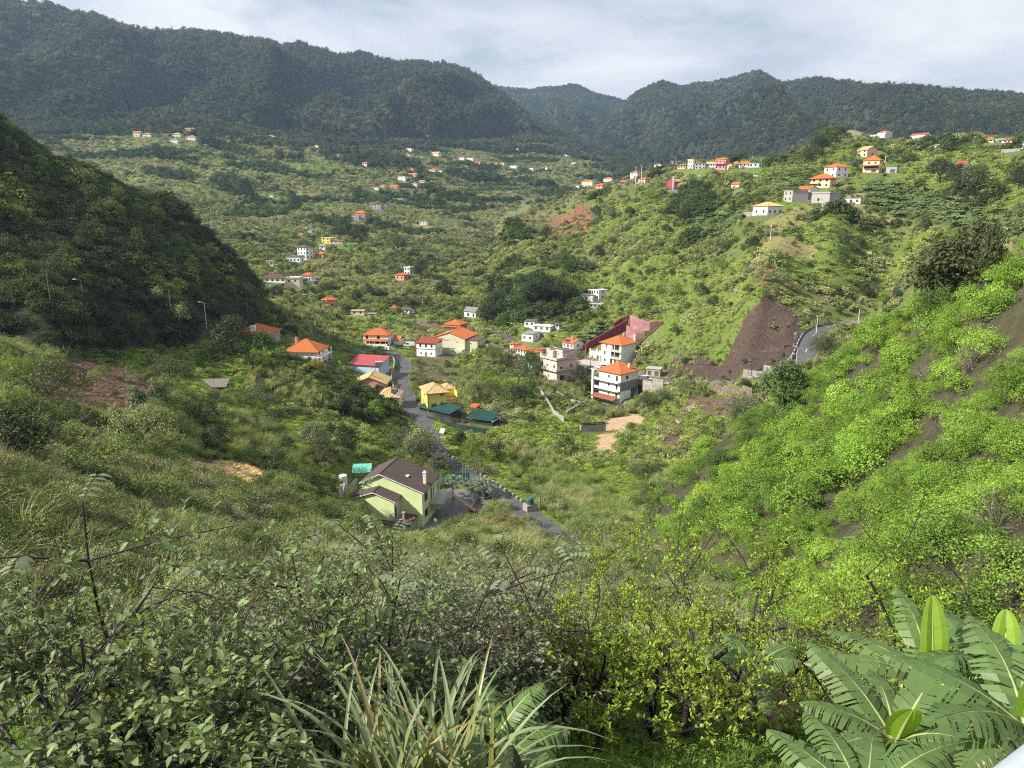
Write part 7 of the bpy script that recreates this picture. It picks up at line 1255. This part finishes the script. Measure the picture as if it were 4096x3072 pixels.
# ------------------------------------------------------------------ vehicles
M_TYRE = mat('tyre', (.02,.02,.02), .9); M_HUB = mat('wheel_rim', (.4,.4,.4), .4, metal=.5); M_LAMP = mat('headlight', (.7,.7,.65), .2); M_TAIL = mat('tail_light', (.35,.03,.03), .3)
def car(label, c, x, y, yaw, col, kind='car', rmin=1.3):
    X, Y, z, R = spot(c, x, y, rmin=rmin); t = empty('parked_'+('van' if kind == 'van' else 'car'), (X, Y, z+.05), yaw, label, 'van' if kind == 'van' else 'car'); L, w = (4.7, 1.85) if kind == 'van' else (4.1, 1.7); m = mat('car_paint_'+col, {'white': (.75,.75,.74), 'black': (.03,.03,.035), 'blue': (.30,.42,.52), 'teal': (.03,.30,.32)}[col], .25, .03, spec=.6)
    pr = [(-L/2,.35),(-L/2+.05,.85),(-L/2+.15,1.9),(L/2-1.2,1.9),(L/2-.45,1.1),(L/2-.05,.95),(L/2,.35)] if kind == 'van' else [(-L/2,.4),(-L/2+.03,.85),(-L/2+.25,1.35),(-L/2+.9,1.5),(L/2-1.9,1.48),(L/2-1.15,.95),(L/2-.15,.8),(L/2,.4)]
    mb = MB(); n = len(pr)
    for i in range(n):
        a, b = pr[i], pr[(i+1) % n]; k = lambda p: w/2*(1 if p[1] < 1 else .88); mb.quad((a[0],-k(a),a[1]), (b[0],-k(b),b[1]), (b[0],k(b),b[1]), (a[0],k(a),a[1]))
    mb.quad(*[(p[0], -w/2*(1 if p[1] < 1 else .88), p[1]) for p in pr[::-1]]); mb.quad(*[(p[0], w/2*(1 if p[1] < 1 else .88), p[1]) for p in pr]); mb.build('body', m, t)
    for s in (-1, 1):
        g = [(-L/2+.4,1.0),(-L/2+.55,1.35),(L/2-1.95,1.38),(L/2-1.4,1.0)] if kind != 'van' else [(L/2-2.1,1.15),(L/2-2.1,1.7),(L/2-1.3,1.7),(L/2-.8,1.15)]
        MB().quad(*[(p[0], s*(w/2*.94+.03*(p[1] < 1.2)), p[1]) for p in (g if s > 0 else g[::-1])]).build('side_window', M_GLASS, t)
        for q in (-1, 1): wh = MB().tube([(q*L*.31,s*(w/2-.18),.32),(q*L*.31,s*(w/2+.03),.32)], [.32,.32], 12).build('wheel', M_TYRE, t); MB().tube([(q*L*.31,s*(w/2+.03),.32),(q*L*.31,s*(w/2+.045),.32)], [.19,.19], 10).build('rim', M_HUB, wh)
        MB().box(L/2-.12,s*w*.36-.15,.6,L/2+.01,s*w*.36+.15,.76).build('headlight', M_LAMP, t); MB().box(-L/2-.02,s*w*.4-.12,.75,-L/2+.1,s*w*.4+.12,1.0).build('tail_light', M_TAIL, t)
    f = [(L/2-1.13,1.0),(L/2-1.85,1.44)] if kind != 'van' else [(L/2-.52,1.2),(L/2-1.12,1.8)]; MB().quad((f[0][0]+.03,-w*.40,f[0][1]),(f[0][0]+.03,w*.40,f[0][1]),(f[1][0]+.03,w*.38,f[1][1]),(f[1][0]+.03,-w*.38,f[1][1])).build('windscreen', M_GLASS, t); b = [(-L/2-.005,1.0),(-L/2+.2,1.33)] if kind != 'van' else [(-L/2+.03,1.25),(-L/2+.1,1.7)]; MB().quad((b[0][0],w*.38,b[0][1]),(b[0][0],-w*.38,b[0][1]),(b[1][0],-w*.36,b[1][1]),(b[1][0],w*.36,b[1][1])).build('rear_window', M_GLASS, t)
    CLEAR.append((X, Y, 2.6))
car('white car parked in front of the porch house', 'B', 670, 696, 2.8, 'white'); car('black car parked beside the porch house', 'B', 805, 670, 3.0, 'black'); car('white van parked beside the red roofed white house', 'B', 930, 655, 3.3, 'white', 'van'); car('white hatchback on the villa forecourt', 'C', 1322, 920, 2.9, 'white'); car('white car parked close to the villa wall', 'C', 1430, 892, .2, 'white'); car('teal covered car at the left of the forecourt', 'C', 1232, 918, 1.4, 'teal'); car('white van on the road beside the tall white house', 'C', 1878, 1030, .12, 'white', 'van'); car('pale blue car below the long cream house', 'H', 438, 868, .1, 'blue'); car('small white car under the steep lane', 'A', 1555, 388, 3.1, 'white')
# ------------------------------------------------------------------ small things
def small():
    x, y, z, R = spot('D', 148, 480); t = empty('water_tank', (x, y, z), 0, 'white round water tank on the bank left of the green house', 'tank'); m = mat('white_plastic', (.72,.73,.72), .5, .06); MB().lathe([(.62,-.3),(.66,1.6)], 20).build('body', m, t, smooth=False); MB().lathe([(.70,1.6),(.70,1.72),(.5,1.8)], 20).build('lid', m, t); CLEAR.append((x, y, 1.5))
    x, y, z, R = spot('D', 1648, 688); t = empty('pump_box', (x, y, z), .5, 'grey block plinth with dark green tank beside the lane', 'tank'); MB().box(-1.0,-.8,-.5,1.0,.8,1.25).build('plinth', M_CONC, t); MB().lathe([(.62,1.25),(.7,1.5),(.7,2.3),(.6,2.5)], 10).build('tank', M_GREENSHEET, t); MB().box(-.95,-.75,1.25,.95,.75,1.33).build('slab', M_KERB, t); CLEAR.append((x, y, 2))
    def rubble_wall(label, c, pts, h, th=.35, m=M_CONC, down=2.0, name='garden_wall'):
        P = [spot(c, *p)[:3] for p in pts]; t = empty(name, P[0], 0, label, 'wall')
        for a, b in zip(P[:-1], P[1:]):
            L = math.dist(a[:2], b[:2]); n = max(1, int(L/3.5))
            for i in range(n):
                q0, q1 = i/n, (i+1)/n; z0 = a[2]+(b[2]-a[2])*(q0+q1)/2-a[2]; o = MB().box(L*q0+.015,0,z0-down,L*q1-.015,th,z0+h).build('wall_panel', m, t, (a[0]-P[0][0], a[1]-P[0][1], a[2]-P[0][2])); o.rotation_euler = (0,0,math.atan2(b[1]-a[1], b[0]-a[0]))
        for a in P: CLEAR.append((a[0], a[1], 1.2))
    rubble_wall('long concrete garden wall descending left of the terrace plots', 'C', [(705,1140),(775,1250),(860,1395),(980,1490)], 1.3); rubble_wall('concrete garden wall above the low shed', 'C', [(1015,1415),(1120,1355),(1235,1292)], 1.3); rubble_wall('stepped pale wall between the plots', 'C', [(900,1190),(1010,1260),(1180,1320)], 1.4); rubble_wall('grey block wall behind the green house', 'D', [(125,600),(190,560),(265,520)], 1.7); rubble_wall('dark stone wall behind the porch house field', 'B', [(850,380),(1000,385),(1300,388)], 1.2, .4, M_STONE); rubble_wall('concrete bridge parapet above the stream', 'B', [(1770,668),(1900,668),(2040,668)], 1.4, .4); rubble_wall('tall concrete wall under the parked van', 'C', [(1850,1150),(1960,1150),(2080,1110)], 3.6, .5, mat('stained_wall', (.40,.36,.32))); rubble_wall('rubble bank wall under the right road', 'E', [(400,965),(560,972),(730,970)], 1.1, .5, M_STONE); rubble_wall('brown concrete wall of the dirt yard', 'E', [(560,1040),(720,1050),(900,1055)], 2.2, .4, mat('brown_wall', (.24,.19,.14), .9, .3, .8, streak=.4)); rubble_wall('earth berm curving across the brown cut', 'E', [(745,722),(900,714),(1050,692),(1180,657),(1240,628)], .9, 1.2, mat('cut_earth', (.13,.10,.08), .95, .3, 1.2, bump=.5)); rubble_wall('grey block wall at the foot of the brown cut', 'E', [(820,905),(1000,868),(1150,835),(1250,770),(1285,715)], 1.5, .35, M_CONC); rubble_wall('dark stone wall of the terrace below the ridge houses', 'F', [(905,400),(960,392),(1020,375)], 2.5, .4, M_STONE)
    x, y, z, R = spot('E', 372, 972); tag(MB().box(-2.2,-.15,-.3,2.2,.15,1.0).build('barrier', mat('red_barrier', (.45,.08,.06), .6), None, (x, y, z), .1), 'red and grey barrier board below the road wall', 'barrier')
    x, y, z, R = spot('E', 1283, 565); t = empty('road_sign', (x, y, z), .2, 'small white sign board beside the road bend', 'sign'); MB().bar((0,0,-.3),(0,0,2.2),.04,5).build('post', M_POLEG, t); MB().box(-.35,-.03,1.3,.35,.02,2.2).build('board', M_FRAME, t)
    x, y, z, R = spot('Q', 850, 220); t = empty('net_fence', (x, y, z), .1, 'green netting fence behind the courtyard', 'fence'); [MB().box(k*1.6,0,-.5,k*1.6+1.56,.04,1.6).build('net_panel', mat('green_net_bright', (.03,.17,.12), .8, .3, 2), t) for k in range(-3, 3)]; [MB().bar((k*1.6-.02,0,-.5),(k*1.6-.02,0,1.75),.04,4).build('post', M_WOOD, t) for k in range(-3, 4)]
small()
# ------------------------------------------------------------------ ground cover
CL = np.array(CLEAR)
# mountain forest: dark by nature and for cloud shadow; lighter tints imitate sunlit trees
for (r0, r1, d, s0, s1, sd) in ((1050, 1700, 6.2, 8, 13, 1), (1700, 2400, 7.6, 9, 15, 2), (2400, 3600, 10, 11, 17, 3)):
    X, Y, R, r = candidates(r0, r1, d, sd); cov, i, j = cover_at(X, Y); m = (cov == 1) & (r.uniform(0, 1, len(X)) < .92); X, Y, R = sel(m, X, Y, R)
    t = shades(X, Y, [(.016,.026,.016), (.024,.036,.02), (.034,.048,.026), (.05,.064,.035), (.09,.10,.055)], r, 120, 71, mixr=.6); scatter('mountain_forest', 'dense forest covering the mountain slopes', ['tree', 'gum', 'bush', 'tree'], X, Y, r.uniform(s0, s1, len(X)), t, r, cat='forest', wind=.06)
# ridge line gum trees
X, Y, R, r = candidates(1600, 2300, 11, 5); cov, i, j = cover_at(X, Y); pk = (EL[i, j] > EL[i, :].max(1)-.018) & (cov == 1); X, Y = sel(pk, X, Y); scatter('ridge_trees', 'tall thin trees standing along the mountain crests', ['gum', 'pine'], X, Y, r.uniform(14, 22, len(X)), shades(X, Y, [(.03,.042,.025), (.05,.06,.035)], r), r, cat='forest', wind=.05)
# far terraces and groves: palettes paled for haze and for pale plants
for (r0, r1, d, s0, s1, sd) in ((480, 800, 2.7, 1.6, 5.0, 11), (800, 1500, 3.6, 2.2, 6.5, 12)):
    X, Y, R, r = candidates(r0, r1, d, sd); cov, i, j = cover_at(X, Y); u = r.uniform(0, 1, len(X)); f = fbm(X/55, Y/55, 80, 4)
    p = np.select([cov == 13, cov == 0, cov == 1, np.isin(cov, [4, 17, 15, 16])], [.95, np.clip((f-.26)*3.6, .42, .95), .9, .3], 0); p = np.where(LID[i, j] >= 4, 0, p)*np.where(RISER[i, j] & (cov != 13), .55, 1); m = u < p; X, Y, R, cov, f = sel(m, X, Y, R, cov, f)
    t = np.where((cov == 13)[:, None], shades(X, Y, [(.025,.038,.018), (.035,.055,.022), (.06,.085,.03)], r, 60, 72), shades(X, Y, [(.035,.048,.024), (.05,.065,.03), (.08,.10,.045), (.12,.14,.065), (.16,.175,.085), (.20,.20,.12)], r, 70, 73))
    s = r.uniform(0, 1, len(X))**2.4*(s1-s0)+s0; scatter('terrace_scrub', 'mixed trees and bushes on the far terraces', ['bush', 'tree', 'bush', 'bush'], X, Y, np.where(cov == 13, s*1.35, s), t, r, zs=.85)
    X, Y, R, r = candidates(r0, r1, d*1.15, sd+50); cov, i, j = cover_at(X, Y); f = fbm(X/40, Y/40, 81, 3); m = np.isin(cov, [0, 4]) & (f > .42) & (LID[i, j] < 4); X, Y, R = sel(m, X, Y, R)
    scatter('far_reeds', 'pale reeds and tall grass on the far terraces', ['reed', 'creeper'], X, Y, r.uniform(1.6, 3.4, len(X))*(1 if r0 < 700 else 1.4), shades(X, Y, [(.11,.135,.055), (.155,.17,.08), (.20,.20,.115)], r, 30, 74), r)
# valley and spur, middle distance
for (r0, r1, d, s0, s1, sd) in ((150, 270, 1.2, .8, 3.0, 21), (270, 500, 1.8, 1.1, 4.8, 22)):
    X, Y, R, r = candidates(r0, r1, d, sd); cov, i, j = cover_at(X, Y); u = r.uniform(0, 1, len(X)); f = fbm(X/22, Y/22, 82, 4)
    p = np.select([cov == 0, cov == 13, cov == 4, cov == 15, cov == 5, cov == 12, cov == 6, cov == 10], [np.clip((f-.25)*3.4, .35, .92), .95, .2, .14, .1, .3, .03, .12], 0); m = (u < p) & (LID[i, j] < 2); X, Y, R, cov, f = sel(m, X, Y, R, cov, f)
    t = np.where((cov == 13)[:, None], shades(X, Y, [DK, (.04,.06,.02), MD], r, 20, 75), shades(X, Y, [DK, (.05,.07,.022), (.08,.105,.035), (.125,.155,.05), (.17,.185,.075), (.17,.165,.095)], r, 28, 76)); s = r.uniform(0, 1, len(X))**2.2*(s1-s0)+s0
    scatter('valley_scrub', 'bushes and brambles on the valley sides', ['bush', 'bush', 'tree', 'creeper'] if r0 > 200 else ['bush', 'bush', 'bush_near', 'creeper'], X, Y, np.where(cov == 13, s*1.5+.5, s), t, r, zs=.85)
    X, Y, R, r = candidates(r0, r1, d*.9, sd+50); cov, i, j = cover_at(X, Y); m = (np.isin(cov, [4, 17]) & (r.uniform(0, 1, len(X)) < .8)) & (LID[i, j] < 2); X, Y, R, cov = sel(m, X, Y, R, cov)
    scatter('meadow', 'bright green grass and creepers on the fields', ['creeper', 'creeper', 'grass', 'bush'], X, Y, (r.uniform(0, 1, len(X))**2*1.1+.5)*(1 if r0 < 200 else 1.35), shades(X, Y, [(.085,.135,.026), (.125,.18,.035), (.17,.22,.045), (.21,.225,.07)], r, 10, 77), r, zs=.8)
    X, Y, R, r = candidates(r0, r1, d*1.0, sd+70); cov, i, j = cover_at(X, Y); f = fbm(X/18, Y/18, 83, 3); m = (((cov == 0) & (f > .56)) | ((cov == 8) & (f > .25))) & (LID[i, j] < 2); X, Y, R, cov = sel(m, X, Y, R, cov)
    scatter('reed_beds', 'pale giant reeds in the valley', 'reed', X, Y, r.uniform(1.5, 3.6, len(X)), shades(X, Y, [(.09,.12,.04), (.135,.155,.065), (.19,.19,.10)], r, 16, 78), r)
# ploughed and banana plots
X, Y, R, r = candidates(230, 520, 2.4, 31); cov, i, j = cover_at(X, Y); m = (cov == 7) & (LID[i, j] < 2); X, Y = sel(m, X, Y); scatter('banana_field', 'banana plants growing on the right hillside', 'banana', X, Y, r.uniform(2.6, 4.2, len(X)), shades(X, Y, [(.06,.10,.03), (.11,.15,.06), (.15,.18,.09)], r, 15, 79), r, wind=.05)
X, Y, R, r = candidates(150, 560, 1.6, 32); cov, i, j = cover_at(X, Y); m = np.isin(cov, [12, 5, 15]) & (r.uniform(0, 1, len(X)) < .5) & (LID[i, j] < 2); X, Y, cov = sel(m, X, Y, cov); scatter('bracken', 'dry brown bracken and straw on bare slopes', ['twigs', 'grass'], X, Y, r.uniform(.6, 1.2, len(X)), np.where((cov == 15)[:, None], shades(X, Y, [(.22,.17,.08), (.16,.16,.05)], r, 12, 84), shades(X, Y, [(.16,.08,.05), (.13,.09,.055), (.2,.14,.08)], r, 12, 85)), r, zs=.6)
# dark hill on the left: shade and sunlit clumps put into scrub tints
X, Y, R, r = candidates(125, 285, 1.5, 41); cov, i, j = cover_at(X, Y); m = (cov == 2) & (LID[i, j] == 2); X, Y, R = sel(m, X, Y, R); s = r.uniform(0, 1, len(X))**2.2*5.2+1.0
scatter('hill_scrub', 'evergreen scrub, shade and lit clumps in its tints, covering the left hill', ['bush_near', 'bush_near', 'bush', 'tree_near'], X, Y, s, shades(X, Y, [(.018,.028,.012), (.03,.044,.016), (.05,.072,.02), (.10,.135,.03)], r, 16, 86, mixr=.35), r, zs=.85)
X, Y, R, r = candidates(235, 285, 1.1, 42); cov, i, j = cover_at(X, Y); m = (cov == 2) & (EL[i, j] > RUNMAX[i, j]-.004) & (EL[i, j] > EL[i, 300:600].max(1)-.03) & (r.uniform(0, 1, len(X)) < .35); X, Y = sel(m, X, Y); scatter('crest_reeds', 'pale reeds along the crest of the left hill', 'reed', X, Y, r.uniform(1.6, 3, len(X)), shades(X, Y, [(.09,.12,.03), (.13,.15,.05)], r), r)
# sunlit shrubs on the right
for (r0, r1, d, s0, s1, sd, kd) in ((22, 62, 1.05, .9, 2.4, 51, ['bush_fine', 'bush_fine', 'bush_near']), (62, 135, 1.75, 1.3, 4.0, 52, ['bush_near', 'bush_fine'])):
    X, Y, R, r = candidates(r0, r1, d, sd); cov, i, j = cover_at(X, Y); f = fbm(X/9, Y/9, 87, 3); m = (LID[i, j] == 3) & (r.uniform(0, 1, len(X)) < np.clip((f-.28)*6, .04, .97)); X, Y, R = sel(m, X, Y, R)
    t = shades(X, Y, [(.04,.065,.02), (.07,.12,.022), (.10,.17,.025), (.13,.21,.03), (.16,.225,.04)], r, 11, 88, mixr=.35); scatter('slope_shrubs', 'bright green shrubs covering the right slope', kd, X, Y, r.uniform(0, 1, len(X))**1.5*(s1-s0)+s0, t, r, zs=.95, sink=.02)
X, Y, R, r = candidates(25, 135, 2.6, 53); cov, i, j = cover_at(X, Y); m = (LID[i, j] == 3) & (r.uniform(0, 1, len(X)) < .4); X, Y = sel(m, X, Y); scatter('dry_twigs', 'bare grey twiggy shrubs among the green slope', 'twigs', X, Y, r.uniform(.8, 2.0, len(X)), shades(X, Y, [(.16,.13,.09), (.12,.12,.06)], r), r)
# near valley, 55 to 150 m
X, Y, R, r = candidates(52, 155, .95, 61); cov, i, j = cover_at(X, Y); u = r.uniform(0, 1, len(X)); f = fbm(X/14, Y/14, 89, 4); p = np.select([cov == 0, cov == 13, cov == 4, cov == 5, cov == 15, cov == 14], [np.clip((f-.32)*3.0, .2, .8), .95, .10, .06, .2, .9], 0); m = (u < p) & (LID[i, j] != 3) & (LID[i, j] != 2); X, Y, R, cov = sel(m, X, Y, R, cov)
s = r.uniform(0, 1, len(X))**3*3.0+.6; scatter('near_scrub', 'mixed shrubs and weeds on the near valley side', ['bush_near', 'bush_near', 'bush_fine', 'twigs'], X, Y, s, shades(X, Y, [(.03,.045,.018), (.055,.08,.025), (.085,.12,.035), (.13,.155,.06), (.15,.15,.09)], r, 15, 90), r, zs=.85)
X, Y, R, r = candidates(52, 155, .55, 62); cov, i, j = cover_at(X, Y); u = r.uniform(0, 1, len(X)); m = (u < np.select([np.isin(cov, [4]), cov == 17, cov == 0, cov == 15], [.85, .6, .22, .4], 0)) & (LID[i, j] < 2); X, Y, R, cov = sel(m, X, Y, R, cov); tt = shades(X, Y, [(.085,.14,.025), (.13,.185,.035), (.17,.23,.042), (.20,.22,.06)], r, 9, 91); tt = np.where((cov == 15)[:, None], shades(X, Y, [(.24,.17,.09), (.16,.15,.05)], r), tt)
scatter('near_meadow', 'bright grass and creepers round the pale green house', ['creeper_near', 'grass'], X, Y, np.where(cov == 17, .3, r.uniform(.35, .85, len(X))), tt, r, zs=.65)
X, Y, R, r = candidates(52, 155, .95, 63); cov, i, j = cover_at(X, Y); m = ((cov == 8) | ((cov == 0) & (fbm(X/10, Y/10, 92, 3) > .56))) & (LID[i, j] < 2); X, Y = sel(m, X, Y); scatter('near_reeds', 'tall green and straw coloured cane grass', 'cane', X, Y, r.uniform(1.2, 2.6, len(X)), shades(X, Y, [(.09,.135,.03), (.13,.165,.05), (.19,.19,.10)], r, 10, 93), r)
X, Y, R, r = candidates(52, 155, .5, 64); cov, i, j = cover_at(X, Y); m = np.isin(cov, [9, 5]) & (r.uniform(0, 1, len(X)) < .6) & (LID[i, j] < 2); X, Y, cov = sel(m, X, Y, cov); scatter('straw', 'cut straw and dry bracken stems on the bank', ['grass', 'twigs'], X, Y, r.uniform(.3, .8, len(X)), np.where((cov == 9)[:, None], np.array([(.46,.36,.16)]), shades(X, Y, [(.13,.08,.055), (.19,.13,.08)], r)), r, zs=.45)
# rubble below the cut
X, Y, R, r = candidates(180, 275, 1.3, 65); cov, i, j = cover_at(X, Y); m = (cov == 6) & (r.uniform(0, 1, len(X)) < .3); X, Y = sel(m, X, Y); scatter('rubble', 'loose stones on the brown cut', 'stones', X, Y, r.uniform(.2, .7, len(X)), np.full((len(X), 3), .2), r, cat='rubble')
# ------------------------------------------------------------------ the air: thin haze over the whole valley
def haze():
    m = bpy.data.materials.new('valley_haze'); m.use_nodes = True; nt = m.node_tree; nt.nodes.clear(); v = N(nt, 'ShaderNodeVolumePrincipled', inp={'Color': (.52,.72,1,1), 'Density': HAZE, 'Anisotropy': .25}); o = N(nt, 'ShaderNodeOutputMaterial'); nt.links.new(v.outputs[0], o.inputs['Volume'])
    zmin = float(Z.min())-1; zmax = float(Z.max())+40; tag(MB().box(-5600, -60, zmin, 5600, 5600, zmax).build('haze', m), 'thin pale haze filling the valley', 'haze', kind='stuff')
HAZE = 0.9e-4
haze()
